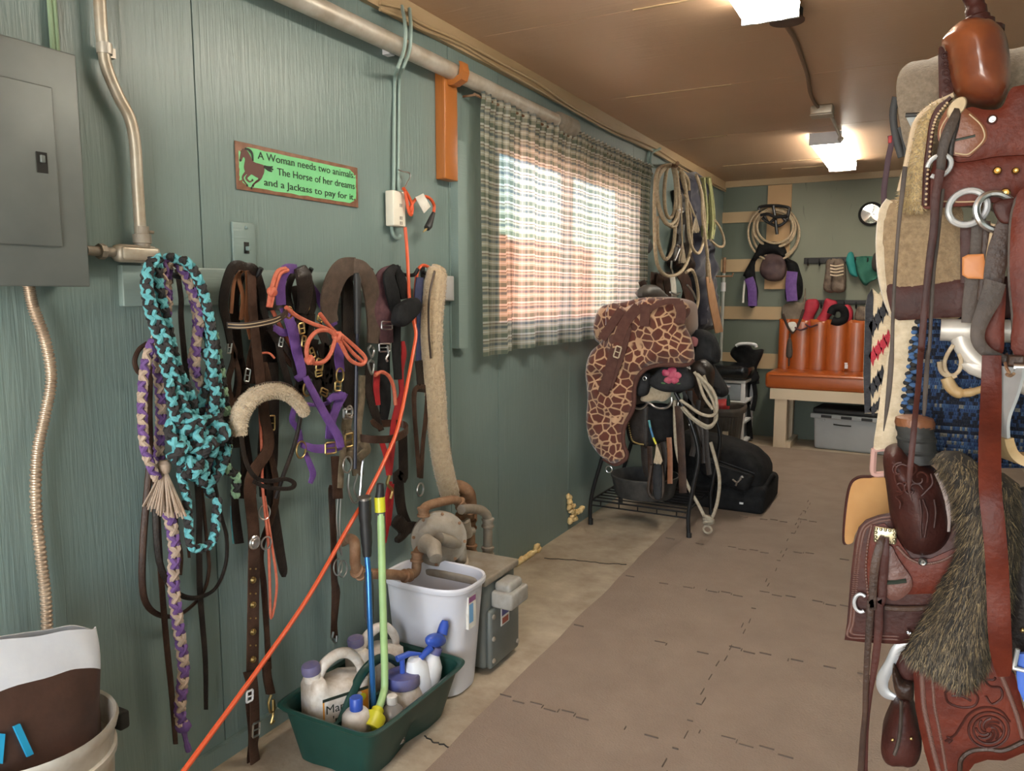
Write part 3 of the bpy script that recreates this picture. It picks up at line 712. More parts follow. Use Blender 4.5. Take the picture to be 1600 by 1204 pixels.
# outlet strip with its wire hanger
a = S6((1105, 465), (1195, 700)); q0 = PL.at(*a[0], .05); q1 = PL.at(*a[1], .05)
t = thing('outlet_strip', 'white plastic outlet strip hanging on a wire against the wall', 'outlet', (XL, (q0.y+q1.y)/2, q1.z))
mb = MB(); mb.rbox((XL+.008, q0.y, q1.z), (XL+.045, q1.y-.01, q0.z), .005); mb.build('body', mat('cream_plastic', (.72, .68, .58), rough=.45), t)
mb = MB()
for f_ in (.12, .3, .75): 
    z = q1.z+f_*(q0.z-q1.z)*.8
    mb.box((XL+.0448, (q0.y+q1.y)/2-.004, z-.006), (XL+.0456, (q0.y+q1.y)/2-.001, z+.006)); mb.box((XL+.0448, (q0.y+q1.y)/2+.005, z-.006), (XL+.0456, (q0.y+q1.y)/2+.008, z+.006))
mb.build('slots', m_dark, t)
mb = MB(); mb.tube(smooth(P3(PL, S6((1130, 340), (1160, 352), (1195, 358), (1205, 385), (1185, 420), (1165, 470)), .03), 5), .0025, 6); mb.build('wire_hanger', m_steel, t)
# orange cord with plug and paper tag
t = thing('extension_cord', 'short orange cord end with paper tag and black plug beside the outlet strip', 'cord', base(P3(PL, [(672, 350)], .03)))
mb = MB(); mb.tube(smooth(P3(PL, S6((1160, 455), (1190, 500), (1215, 560), (1212, 620), (1195, 600), (1180, 520), (1170, 465)), .06), 5), .006, 8); mb.tube(smooth(P3(PL, S6((1200, 600), (1225, 540), (1270, 510), (1320, 515), (1352, 560), (1350, 610)), .06), 5), .006, 8); mb.build('cable', m_orange, t)
mb = MB(); mb.puff(PL, S6((1235, 512), (1285, 488), (1330, 570), (1290, 612)), .072, .002, .002, .02, sm=False); mb.build('paper_tag', m_paper, t, 'crumpled paper tag')
P = P3(PL, S6((1350, 610), (1338, 640), (1320, 690), (1308, 705)), .06); mb = MB(); mb.tube(P, [.007, .010, .014, .012], 10); pg = mb.build('plug', m_black, t)
mb = MB(); d = (P[-1]-P[-2]).normalized(); s_ = Vector((0, .006, .002))
for q in (1, -1): mb.tube([P[-1]+s_*q, P[-1]+s_*q+d*.022], .0022, 6)
mb.build('prong', m_brass, pg)
# wooden wall bracket beside the curtain
c0 = PL.at(700, 130, .0); c1 = PL.at(700, 279, .0); w0 = PL.at(697, 200, .05); w1 = PL.at(717, 200, .05)
t = thing('wooden_bracket', 'orange varnished wooden bracket at the top left of the curtain', 'bracket', (XL, w0.y, c1.z))
mb = MB(); mb.rbox((XL, w0.y, PL.at(700, 279, .05).z), (XL+.045, w1.y, zz+.03), .004); mb.build('upright', m_bracket, t)
zc_ = zz+.025; yc = (w0.y+w1.y)/2
pr = [(XL+.02, zc_+.0), (XL+.045, zc_+.0), (XL+.05, zc_-.03), (XL+.07, zc_-.05), (XL+.093, zc_-.042), (XL+.098, zc_-.01), (XL+.094, zc_+.008), (XL+.108, zc_+.004), (XL+.115, zc_-.03), (XL+.105, zc_-.06), (XL+.07, zc_-.075), (XL+.02, zc_-.075)]
mb = MB(); y0_, y1_ = yc-.022, yc+.022; n = len(pr)
mb.add([(x, y0_, z) for x, z in pr]+[(x, y1_, z) for x, z in pr], [tuple(range(n)), tuple(range(2*n-1, n-1, -1))]+[(i, n+i, n+(i+1) % n, (i+1) % n) for i in range(n)]); mb.build('hook', m_bracket, t, shade=False)

# ------------------------------------------------------------------ curtain
mc = bpy.data.materials.new('plaid_curtain'); mc.use_nodes = True; tr = mc.node_tree; L = tr.links.new; bs = tr.nodes['Principled BSDF']
uvn = tr.nodes.new('ShaderNodeUVMap'); sx = tr.nodes.new('ShaderNodeSeparateXYZ'); L(uvn.outputs[0], sx.inputs[0])
def stripes(axis, freq, stops):
    m1 = tr.nodes.new('ShaderNodeMath'); m1.operation = 'MULTIPLY'; m1.inputs[1].default_value = freq; L(sx.outputs[axis], m1.inputs[0])
    m2 = tr.nodes.new('ShaderNodeMath'); m2.operation = 'FRACT'; L(m1.outputs[0], m2.inputs[0])
    r = tr.nodes.new('ShaderNodeValToRGB'); r.color_ramp.interpolation = 'CONSTANT'; e = r.color_ramp.elements
    e[0].position = stops[0][0]; e[0].color = (*stops[0][1], 1); e[1].position = stops[1][0]; e[1].color = (*stops[1][1], 1)
    for p_, c_ in stops[2:]: z_ = e.new(p_); z_.color = (*c_, 1)
    L(m2.outputs[0], r.inputs[0]); return r
cr_, sg_, gb_, br_, wh_ = (.58, .55, .43), (.20, .235, .175), (.17, .20, .215), (.25, .18, .13), (.80, .79, .72)
rH = stripes(1, 15, [(0, sg_), (.24, cr_), (.36, wh_), (.44, cr_), (.54, gb_), (.70, cr_), (.82, br_), (.88, wh_)])
rV = stripes(0, 26, [(0, sg_), (.30, cr_), (.48, wh_), (.58, cr_), (.72, gb_), (.84, cr_)])
mx = tr.nodes.new('ShaderNodeMixRGB'); mx.inputs[0].default_value = .32; L(rH.outputs[0], mx.inputs[1]); L(rV.outputs[0], mx.inputs[2])
L(mx.outputs[0], bs.inputs['Base Color']); bs.inputs['Roughness'].default_value = .9
tl = tr.nodes.new('ShaderNodeBsdfTranslucent'); L(mx.outputs[0], tl.inputs[0])
tp = tr.nodes.new('ShaderNodeBsdfTransparent'); L(mx.outputs[0], tp.inputs[0])
s1_ = tr.nodes.new('ShaderNodeMixShader'); s1_.inputs[0].default_value = .58; L(bs.outputs[0], s1_.inputs[1]); L(tl.outputs[0], s1_.inputs[2])
s2_ = tr.nodes.new('ShaderNodeMixShader'); s2_.inputs[0].default_value = .19; L(s1_.outputs[0], s2_.inputs[1]); L(tp.outputs[0], s2_.inputs[2])
L(s2_.outputs[0], tr.nodes['Material Output'].inputs[0])
cy0, cy1, cz0, cz1 = 2.80, 5.02, 1.07, 2.165
t = thing('window_curtain', 'green and cream plaid curtain gathered over the sunny window', 'curtain', (XL+.06, (cy0+cy1)/2, cz0))
def cur(u, v):
    y = cy0+(cy1-cy0)*u; k_ = 1-v
    f1 = .6*math.sin(u*2*PI*9.3+2.2*math.sin(u*7))+.6*noise.noise(Vector((u*17, v*1.2, 9))); f2 = math.sin(u*2*PI*38+2*math.sin(u*13)); f3 = noise.noise(Vector((u*26, 0, 3.1)))
    top = math.exp(-((v-.955)/.03)**2); am = .018+.014*k_
    x = XL+.062+am*f1*(.35+.65*k_)+.010*f2*(v**3)+.018*f3*k_+.008*top
    z = cz0+(cz1-cz0)*v+(.006*f2 if v > .985 else 0)-(.012*k_*(1 if u < .09 else 0))+.004*f3*k_
    return (x, y+.016*math.cos(u*2*PI*9.3+2.2*math.sin(u*7))*k_, z)
mb = MB(); mb.grid(cur, 420, 46); mb.build('cloth', mc, t)
mb = MB(); mb.tube([(XL+.06, cy0-.04, cz1-.045), (XL+.06, cy1+.05, cz1-.045)], .006, 8); mb.tube([(XL, cy0-.03, cz1-.045), (XL+.06, cy0-.03, cz1-.045)], .005); mb.tube([(XL, cy1+.03, cz1-.045), (XL+.06, cy1+.03, cz1-.045)], .005); mb.build('curtain_rod', m_rust, t)
# ------------------------------------------------------------------ tack hanging on the left wall rail
def hang(name, label, cat, px, group=None):
    p = PL.at(px, 424, .06); return thing(name, label, cat, (p.x, p.y, 1.34), group)
def PW(pts, off, k=6): return smooth(P3(PL, pts, off), k)
# --- dark split reins hanging in loops behind the braided reins
t = hang('leather_reins', 'dark leather split reins looping behind the braided reins, tips near the floor', 'reins', 262)
mb = MB(); mb.strap(PL, T1((290, 120), (310, 260), (315, 420))+T3((335, 60), (340, 310), (345, 500), (365, 750), (368, 955)), [7, 8, 9, 9, 8, 6], .004, .045); mb.build('rein', m_lblack, t)
mb = MB(); mb.strap(PL, T1((250, 110), (215, 300), (170, 560), (165, 900))+T3((165, 60), (180, 330), (205, 650), (230, 900), (245, 1095)), [7, 8, 8, 9, 9, 9, 7], .004, .04); mb.build('rein', m_lbrown, t)
mb = MB(); mb.tube(PW(T3((140, -40), (115, 250), (110, 450), (135, 540), (200, 577), (275, 562), (350, 490), (380, 395), (372, 280), (350, 60)), .03), .0085, 8, flat=.6); mb.build('loop', m_lbrown, t)
mb = MB(); mb.tube(PW(T3((160, 60), (175, 330), (215, 440), (262, 490), (330, 502), (405, 465), (447, 370), (452, 260), (430, 170), (400, 20)), .055), .0085, 8, flat=.6); mb.build('loop', m_lblack, t)
mb = MB(); mb.tube(PW(T1((150, 470), (112, 500), (92, 550), (105, 600), (140, 625)), .03), .006, 8); mb.build('loop', m_lbrown, t)
for pts in (((240, 100), (255, 250), (270, 330), (265, 410)), ((270, 120), (290, 240), (300, 340))):
    mb = MB(); mb.strap(PL, T3(*pts), 4, .003, .05); mb.build('thong', m_lbrown, t)
# --- purple and tan braided reins
t = hang('braided_reins', 'purple and tan braided reins with a tan tassel, leftmost on the rail', 'reins', 255)
R_ = .0118
for pts, of in ((T1((285, 70), (240, 95), (225, 170), (238, 270), (215, 400), (160, 500), (133, 640), (128, 800), (140, 960), (175, 1060), (200, 1110)), .105),
            (T1((250, 85), (240, 180), (245, 280), (225, 420), (200, 560), (212, 700), (215, 850), (205, 980), (215, 1070)), .08),
            (T1((260, 70), (310, 110), (355, 210), (385, 330), (385, 450), (365, 560), (400, 660), (430, 740), (455, 830), (440, 960), (455, 1090)), .085),
            (T1((300, 90), (350, 190), (400, 320), (380, 480), (375, 620)), .10)):
    mb = MB(); mb.braid(PW(pts, of), R_); mb.build('braided_rope', [m_purpleyarn, m_tanyarn], t)
mb = MB(); mb.braid(PW(T3((205, 130), (225, 200), (240, 300), (235, 430), (248, 560), (262, 660), (277, 780), (270, 870), (262, 960), (272, 1030)), .085), .0135); mb.build('braided_tail', [m_purpleyarn, m_tanyarn], t)
mb = MB()
for i in range(70):
    a = random.uniform(0, 2*PI); r = random.uniform(.2, 1); P = P3(PL, T3((198, -30), (200+14*r*math.cos(a), 60), (203+34*r*math.cos(a), 165+random.uniform(-22, 6))), .10)
    mb.tube([p+Vector((.016*math.sin(a)*r*(i_/1.2), 0, 0)) for i_, p in enumerate(smooth(P, 3))][0:7], .0022, 4)
mb.lathe([(.012, -.015), (.017, -.005), (.017, .008), (.01, .016)], PL.at(180+198/2.594, 740-28/2.594, .10), seg=12); mb.build('tassel', m_tanyarn, t)
mb = MB(); mb.ball(PL.at(180+275/2.594, 740+1022/2.594, .085), (.02, .02, .016), amp=.004, fr=90); mb.tube(PW(T3((278, 1035), (285, 1075), (298, 1122)), .085), [.007, .006, .008], 6); mb.build('end_knot', m_purpleyarn, t)
# --- black and turquoise braided reins
t = hang('braided_reins', 'black and turquoise braided reins bunched in a knot, hanging over the purple ones', 'reins', 270)
Rb = .0110
for pts, of in ((T1((215, 65), (165, 110), (158, 220), (190, 330), (235, 430), (262, 560), (305, 700), (345, 810), (375, 890), (335, 1000), (310, 1080))+T3((290, 100), (298, 200), (305, 285), (345, 303), (398, 262), (415, 100)), .135),
            (T1((200, 80), (205, 200), (235, 330), (265, 470), (300, 600), (350, 700), (370, 800), (350, 900), (330, 960)), .12),
            (T1((240, 60), (330, 95), (385, 170), (425, 290), (445, 420), (470, 540), (480, 680), (465, 780), (490, 850), (450, 960), (370, 1040), (300, 1050)), .115),
            (T1((430, 400), (450, 520), (440, 640), (400, 760), (420, 850), (390, 960), (420, 1080), (450, 1190)), .10),
            (T1((330, 700), (300, 800), (290, 900), (300, 1000), (350, 1080), (430, 1130), (500, 1060), (530, 950)), .12),
            (T1((180, 70), (145, 150), (150, 260), (180, 380), (215, 480), (245, 620), (290, 760), (330, 860), (400, 930), (430, 1040), (400, 1130)), .13),
            (T1((300, 75), (350, 100), (405, 200), (440, 330), (460, 480), (455, 600), (470, 720), (440, 820), (400, 900), (350, 980)), .125),
            (T1((420, 500), (470, 620), (495, 740), (480, 860), (500, 960), (470, 1080), (430, 1170)), .11),
            (T1((250, 640), (270, 760), (300, 850), (380, 900), (460, 880), (490, 800)), .14)):
    mb = MB(); mb.braid(PW(pts, of), Rb); mb.build('braided_rope', [m_blackyarn, m_turq], t)
mb = MB()
for i, (x, y) in enumerate(((330, 890), (390, 900), (350, 960), (400, 990), (330, 1020), (440, 900))):
    a = i*1.1; c = PL.at(180+x/3.01, 380+y/3.01, .145)
    mb.braid(smooth([c+Vector((.012*math.sin(b_*2), .042*math.cos(b_+a), .035*math.sin(b_+a))) for b_ in [j*PI/4 for j in range(7)]], 4), .0135)
mb.build('knot', [m_blackyarn, m_turq], t)
# --- small green braid with a flat strap
t = hang('braided_lead', 'green and black braided lead with a flat black strap end', 'lead rope', 300)
mb = MB(); mb.braid(PW(T1((460, 420), (500, 640), (530, 900), (520, 1050))+T3((490, 10), (485, 95)), .07), .012); mb.build('braided_rope', [m_blackyarn, m_greenyarn], t)
mb = MB(); mb.strap(PL, T3((484, 90), (490, 180), (503, 282)), [10, 13, 14], .005, .06); mb.build('strap', m_lblack, t)
mb = MB()
for dx in (0, 6): mb.tube(PW(T3((470+dx, 130), (472+dx, 200), (478+dx, 282)), .05), .002, 5)
mb.build('cord', m_turq, t)

# --- brown bridle
t = hang('leather_bridle', 'brown stitched leather bridle with browband, left end of the bridles', 'bridle', 372)
def strap(pl, name, m, par, pts, w, th=.005, off=.06, label=None, **k):
    mb = MB(); mb.strap(pl, pts, w, th, off, **k); return mb.build(name, m, par, label)
strap(PL, 'headpiece', m_lblack, t, T1((615, 110, .10), (560, 105, .11), (525, 180, .10), (508, 290, .09), (528, 390), (540, 470)), [13, 15, 14, 13, 11, 8], .008, .08)
strap(PL, 'headpiece', m_lblack, t, T1((600, 108, .10), (650, 120, .10), (685, 210), (700, 330), (740, 420), (775, 480)), [12, 13, 12, 10, 9, 8], .008, .07)
for pts, w in ((T1((605, 115), (580, 160), (600, 250), (592, 360)), 6), (T1((620, 120), (625, 220), (615, 330), (640, 450)), 7), (T1((635, 115), (648, 220), (640, 330), (655, 450), (652, 660)), 9), (T1((600, 120), (560, 180), (545, 330)), 5)):
    strap(PL, 'crown_strap', m_ltan if w < 8 else m_lbrown, t, pts, w, .004, .075)
mb = MB(); mb.band(PW(T1((525, 385, .105), (600, 388, .135), (680, 378, .155), (755, 360, .16), (800, 332, .135), (805, 312, .10), (760, 300, .07), (690, 305, .06)), .1), Vector((0, 0, .017)), .006); bb = mb.build('browband', m_lgrey, t)
mb = MB(); mb.tube(PW(T1((530, 379, .112), (600, 382, .141), (680, 372, .161), (755, 354, .165), (797, 330, .142)), .1), .0012, 5); mb.tube(PW(T1((530, 394, .112), (600, 397, .141), (680, 387, .161), (755, 369, .165), (800, 341, .142)), .1), .0012, 5); mb.build('stitching', m_thread, bb)
for pts, w in ((T1((540, 460), (560, 530), (530, 660), (555, 780), (538, 850)), 9), (T1((545, 480), (585, 640), (560, 760), (545, 830)), 7), (T1((655, 440), (630, 560), (625, 660)), 8), (T1((775, 480), (790, 560), (830, 700), (845, 790)), 8), (T1((770, 470), (820, 560), (880, 600), (960, 640)), 8), (T1((700, 560), (715, 620), (735, 700)), 9)):
    strap(PL, 'cheek_strap', m_lbrown, t, pts, w, .005, .07)
for x, y, ww, hh in ((537, 490, .012, .03), (655, 468, .014, .028), (780, 465, .013, .026), (622, 620, .016, .034)):
    mb = MB(); mb.frame(PL.at(180+x/3.01, 380+y/3.01, .08), (1, 0, 0), (0, .25, 1), ww, hh, .0022); mb.build('buckle', m_steel, t)
strap(PL, 'cheek_strap', m_coral, t, T1((660, 520), (720, 515), (750, 540)), 3, .003, .08)
for pts, w in ((T1((600, 120), (560, 260), (570, 420), (585, 620), (560, 800), (575, 960)), 14), (T1((650, 130), (690, 300), (700, 480), (690, 640), (700, 780)), 16), (T1((580, 540), (610, 700), (600, 860), (620, 1020), (640, 1180)), 16), (T1((680, 620), (700, 800), (690, 1000), (700, 1190)), 13), (T1((720, 420), (740, 560), (730, 680)), 14), (T1((600, 900), (610, 1060), (600, 1200)), 12)):
    strap(PL, 'hanging_strap', m_lblack, t, pts, w, .005, .045)
# --- fleece covered noseband with bosal strap
t = hang('fleece_noseband', 'curved sheepskin noseband with a thin dark strap below it', 'noseband', 420)
P = PW(T1((588, 900), (582, 830), (610, 765), (665, 712), (745, 692), (815, 710), (865, 755), (893, 800)), .15)
mb = MB(); mb.tube(P, [.016, .021, .022, .022, .022, .022, .022, .021, .019], 14, flat=.75)
mb.fuzz(9000, .006, .0010, (0, 0, -.4)); mb.build('fleece', m_fleecepale, t)
mb = MB(); mb.strap(PL, T1((575, 880, .12), (572, 820, .13), (600, 745, .135), (665, 678, .14), (745, 657, .14), (815, 672, .14), (880, 730, .13)), 6, .012, .12); mb.build('backing_strap', m_lgrey, t)
strap(PL, 'chin_strap', m_lblack, t, T1((592, 900), (600, 960), (620, 1040), (660, 1100), (720, 1118), (800, 1108), (842, 1128), (820, 1152), (720, 1148), (650, 1120)), 6.5, .005, .13)
mb = MB(); mb.tube(PW(T1((875, 800), (855, 900), (830, 985), (795, 1080), (755, 1200)), .12), .006, 8); mb.build('cord', m_lblack, t)
# --- breast collar with conchos
t = hang('breast_collar', 'long dark leather breast collar strap with round silver conchos, reaching the floor', 'breast collar', 392)
strap(PL, 'strap', m_lcollar, t, T1((640, 130), (650, 350), (680, 620), (700, 800), (720, 960))+T3((548, 30), (562, 250), (560, 500), (556, 800)), [12, 13, 14, 15, 16, 18, 17, 17, 18], .007, .09)
strap(PL, 'lower_strap', m_lcollar, t, T3((545, 800), (562, 900), (565, 1040), (560, 1100), (572, 1204)), [20, 14, 14, 13, 16], .007, .095)
strap(PL, 'lower_strap', m_lbrown, t, T3((540, 930), (552, 1060), (548, 1150), (545, 1204)), [9, 9, 10, 8], .005, .08)
def concho(x, y, K, r, off, par, m=None, name='concho'):
    mb = MB(); q = K((x, y))[0]; c = PL.at(q[0], q[1], off)
    mb.lathe([(r, -.002), (r, .001), (r*.85, .004), (r*.62, .003), (r*.5, .006), (0, .008)], c, (1, 0, 0), 20)
    for i in range(12): mb.ball(c+Vector((.003, r*.78*math.cos(i*PI/6), r*.78*math.sin(i*PI/6))), r*.11, 0, 6, 4)
    return mb.build(name, m or m_steel, par)
concho(565, 278, T3, .020, .10, t)
for y in (430, 530, 640, 752): concho(559, y, T3, .0095, .10, t, m_brass)
mb = MB()
for y in (385, 485, 585, 695, 815):
    for x in (548, 570): mb.ball(PL.at(180+x/2.594, 740+y/2.594, .096), .0028, 0, 6, 4)
tag(mb.build('stud', m_brass, t), kind='stuff')
mb = MB(); q = T3((545, 900))[0]; mb.frame(PL.at(q[0], q[1], .10), (1, 0, 0), (0, .1, 1), .022, .03, .003); mb.build('buckle', m_white, t)
mb = MB(); q = T3((571, 1035))[0]; mb.frame(PL.at(q[0], q[1], .108), (1, 0, 0), (0, .1, 1), .024, .038, .003); mb.build('buckle', m_steel, t)
mb = MB(); q = T3((612, 280))[0]; mb.ring(PL.at(q[0], q[1], .10), (1, 0, 0), .018, .0025); mb.build('ring', m_steel, t)
# tie-down strap with snap
t = hang('tie_down_strap', 'thin dark tie-down strap ending in a brass snap beside the concho strap', 'strap', 405)
strap(PL, 'strap', m_lbrown, t, T1((690, 700), (710, 900), (760, 1180))+T3((592, 300), (602, 450), (615, 650), (622, 790)), [8, 9, 9, 9, 9, 8, 9], .005, .07)
strap(PL, 'strap', m_lbrown, t, T3((612, 760), (616, 820), (630, 890)), [11, 12, 13], .012, .075)
mb = MB(); mb.tube(PW(T3((632, 895), (622, 930), (630, 965), (645, 950), (640, 915), (640, 975), (632, 1010), (645, 1000)), .08), .004, 6); mb.build('snap', m_brass, t)
# black girth strap
t = hang('girth_strap', 'wide black strap with rounded tip and holes, behind the sheepskin noseband', 'strap', 430)
strap(PL, 'strap', m_lblack, t, T1((740, 560), (742, 780), (738, 1000))+T3((632, 60), (660, 270), (680, 385), (683, 418)), [17, 18, 17, 15, 15, 13, 5], .006, .06)
mb = MB(); mb.frame(PL.at(*T1((735, 845))[0], .07), (1, 0, 0), (0, .05, 1), .024, .042, .0028); mb.build('buckle', m_brass, t)
# thin orange thong loop
t = hang('orange_thong', 'thin orange cord loop hanging between the concho strap and the black strap', 'cord', 412)
mb = MB(); mb.tube(PW(T1((680, 780), (690, 1000))+T3((598, 60), (620, 280), (626, 430), (632, 585), (655, 450), (632, 270), (605, 90)), .085), .004, 6); mb.build('cord', m_coral, t)
mb = MB(); mb.ring(PL.at(*T3((605, 155))[0], .085), (1, 0, .1), .021, .0022); mb.build('ring', m_steel, t)

# --- purple halter
t = hang('nylon_halter', 'purple nylon halter with brass rings hanging in the middle of the rail', 'halter', 440)
strap(PL, 'crown_strap', m_purple, t, T2((190, 120, .10), (140, 125, .11), (115, 190, .10), (118, 290, .09)), [14, 17, 15, 14], .006, .09)
strap(PL, 'crown_strap', m_purple, t, T2((185, 120), (270, 220), (320, 305), (370, 385)), [10, 11, 11, 10], .006, .07)
strap(PL, 'cheek_strap', m_purple, t, T2((130, 300), (170, 400), (190, 500), (215, 610), (190, 640)), [13, 16, 15, 13, 10], .006, .085)
strap(PL, 'cheek_strap', m_purple, t, T2((395, 465), (390, 540), (398, 605)), [14, 14, 12], .006, .11)
strap(PL, 'noseband', m_purple, t, T2((232, 628), (262, 690), (305, 770), (345, 840), (385, 905), (398, 960)), [9, 11, 12, 12, 12, 11], .006, .13)
strap(PL, 'noseband', m_purple, t, T2((410, 700), (375, 780), (352, 850), (345, 920)), [16, 12, 13, 12], .006, .11)
strap(PL, 'noseband', m_purple, t, T2((420, 715), (370, 720), (340, 740)), [10, 12, 8], .006, .12)
strap(PL, 'chin_strap', m_purple, t, T2((400, 950), (350, 962), (280, 965), (215, 945)), [13, 14, 13, 10], .006, .12)
strap(PL, 'chin_strap', m_purple, t, T2((210, 945), (200, 880), (170, 830), (185, 760)), [8, 8, 8, 8], .006, .10)
strap(PL, 'loose_tail', m_purple, t, T2((232, 985), (258, 1050), (268, 1085), (255, 1128)), [7, 9, 9, 6], .005, .11)
strap(PL, 'throat_strap', m_purple, t, T2((80, 400), (130, 420), (170, 410)), [13, 12, 10], .006, .075)
strap(PL, 'throat_strap', m_purple, t, T2((230, 755), (300, 760), (350, 745)), [6, 6, 6], .005, .09)
for x, y, kind_, a, b in ((155, 325, 'r', .016, 0), (395, 620, 'r', .022, 0), (212, 970, 'r', .024, 0), (240, 685, 'r', .020, 0), (352, 962, 'f', .048, .034), (385, 672, 'f', .024, .028)):
    mb = MB(); c = PL.at(400+x/3.01, 380+y/3.01, .125)
    if kind_ == 'r': mb.ring(c, (1, .2, 0), a, .003)
    else: mb.frame(c, (1, 0, 0), (0, .1, 1), a, b, .003)
    mb.build('ring' if kind_ == 'r' else 'buckle', m_brass, t)
# --- orange rope halter
t = hang('rope_halter', 'orange-pink rope halter knotted in a ring over the purple halter', 'halter', 425)
for pts, of in ((T2((140, 118), (100, 135), (72, 220), (58, 300)), .115), (T2((150, 125), (112, 145), (85, 225), (68, 300)), .115), (T2((140, 300), (190, 340), (260, 375), (330, 400), (392, 430)), .13),
                (T2((300, 330), (350, 395), (385, 430)), .12), (T2((400, 430), (470, 490), (515, 540), (495, 570), (440, 545), (395, 465)), .15), (T2((392, 440), (450, 510), (500, 555)), .145), (T2((70, 300), (120, 400), (230, 590), (300, 560)), .06)):
    mb = MB(); mb.tube(PW(pts, of), .0062, 8); mb.build('rope', m_coral, t)
mb = MB(); mb.tube(PW(T2((385, 445), (340, 410), (285, 415), (245, 465), (240, 530), (270, 562), (320, 555), (352, 515), (372, 455)), .14), .0065, 8); mb.build('noseband_loop', m_coral, t)
for x, y, r in ((385, 440, .021), (252, 548, .016), (76, 228, .014)):
    mb = MB(); c = PL.at(400+x/3.01, 380+y/3.01, .14)
    for i in range(3): mb.ring(c, (math.cos(i*2.1), math.sin(i*2.1), .5), r*.62, .0062, 0, 16)
    mb.build('knot', m_coral, t)
# --- dark bridle with brass
t = hang('leather_bridle', 'black leather headstall with brass buckles tangled inside the purple halter', 'bridle', 470)
for pts, w in ((T2((215, 118), (170, 160), (150, 235), (165, 320)), 9), (T2((210, 115), (248, 180), (265, 280), (250, 340)), 12), (T2((195, 330), (240, 450), (290, 560), (320, 680), (340, 800)), 9), (T2((60, 400), (130, 480), (200, 570), (270, 625), (322, 648)), 9), (T2((105, 470), (125, 560), (160, 680)), 9), (T2((270, 450), (260, 540), (290, 640), (280, 720)), 16), (T2((330, 480), (330, 580), (310, 700)), 14), (T2((240, 300), (230, 420), (245, 540)), 14), (T2((180, 200), (205, 330), (190, 440)), 12), (T2((250, 330), (240, 480), (230, 620), (190, 720)), 18), (T2((310, 470), (340, 600), (330, 700)), 18), (T2((210, 420), (190, 560), (210, 680), (160, 760)), 14), (T2((290, 380), (330, 470), (360, 560), (350, 660)), 12)):
    strap(PL, 'strap', m_lblack, t, pts, w, .006, .075)
for x, y, a, b in ((240, 275, .02, .045), (300, 355, .02, .016), (215, 400, .02, .03), (225, 460, .014, .03), (265, 515, .015, .03), (300, 570, .028, .034), (295, 610, .026, .02), (320, 700, .03, .02), (360, 500, .012, .03)):
    mb = MB(); mb.frame(PL.at(400+x/3.01, 380+y/3.01, .095), (1, 0, 0), (0, random.uniform(-.5, .5), 1), a, b, .0028); mb.build('buckle', m_brass, t)
strap(PL, 'headpiece', m_lblack, t, T2((205, 112, .11), (225, 160, .12), (230, 240, .1), (215, 330)), [16, 22, 20, 14], .018, .09)
# --- brown nylon breast strap
t = hang('breast_girth', 'wide brown webbing girth folded over its hook, ends in metal snaps', 'girth', 545)
strap(PL, 'webbing', m_brownweb, t, T2((470, 105, .10), (415, 115, .11), (375, 165, .11), (348, 250, .10), (345, 320, .09), (365, 370)), [26, 31, 30, 28, 24, 14], .010, .09)
strap(PL, 'webbing', m_brownweb, t, T2((440, 105, .10), (490, 120, .11), (530, 180, .11), (548, 280, .10), (555, 380, .1), (548, 470)), [24, 26, 25, 22, 21, 16], .010, .10)
for y0_, y1_ in ((480, 545), (545, 625)):
    mb = MB(); mb.tube(PW(T2((540, y0_), (528, y0_+20), (545, y1_-10), (556, y0_+22), (545, y0_+5)), .11), .004, 6); mb.build('snap', m_steel, t)
# --- dark girth with camo ends
t = hang('string_girth', 'long dark girth with brown bunched straps below, behind the riding crop', 'girth', 548)
strap(PL, 'strap', m_lblack, t, T2((430, 125), (435, 300), (440, 500), (442, 750), (440, 810)), [10, 20, 23, 20, 12], .012, .055)
strap(PL, 'strap', m_lblack, t, T2((450, 130), (420, 200), (425, 330), (415, 480)), [8, 12, 14, 10], .008, .05)
for i, (pts, w) in enumerate(((T2((435, 800), (425, 870), (450, 950), (440, 1010)), 14), (T2((445, 880), (430, 960), (470, 1030), (480, 1090)), 16), (T2((500, 620), (495, 740), (480, 870), (490, 960), (470, 1060)), 9), (T2((375, 1000), (380, 1090), (385, 1200)), 14), (T2((410, 960), (400, 1060), (395, 1150)), 8), (T2((500, 930), (520, 970), (480, 1010)), 12))):
    strap(PL, 'strap', m_camo if i not in (3,) else m_lbrown, t, pts, w, .010, .065+.006*i)
for x, y, r in ((430, 1040, .026), (440, 790, .018)):
    mb = MB(); mb.ring(PL.at(400+x/3.01, 380+y/3.01, .10), (1, .15, 0), r, .003); mb.build('ring', m_steel, t)
mb = MB(); mb.frame(PL.at(*T2((438, 925))[0], .085), (1, 0, 0), (0, 0, 1), .036, .042, .003); mb.build('buckle', m_brass, t)
mb = MB(); mb.frame(PL.at(*T2((432, 800))[0], .095), (1, 0, 0), (0, .1, 1), .04, .03, .004); mb.build('buckle', m_steel, t)
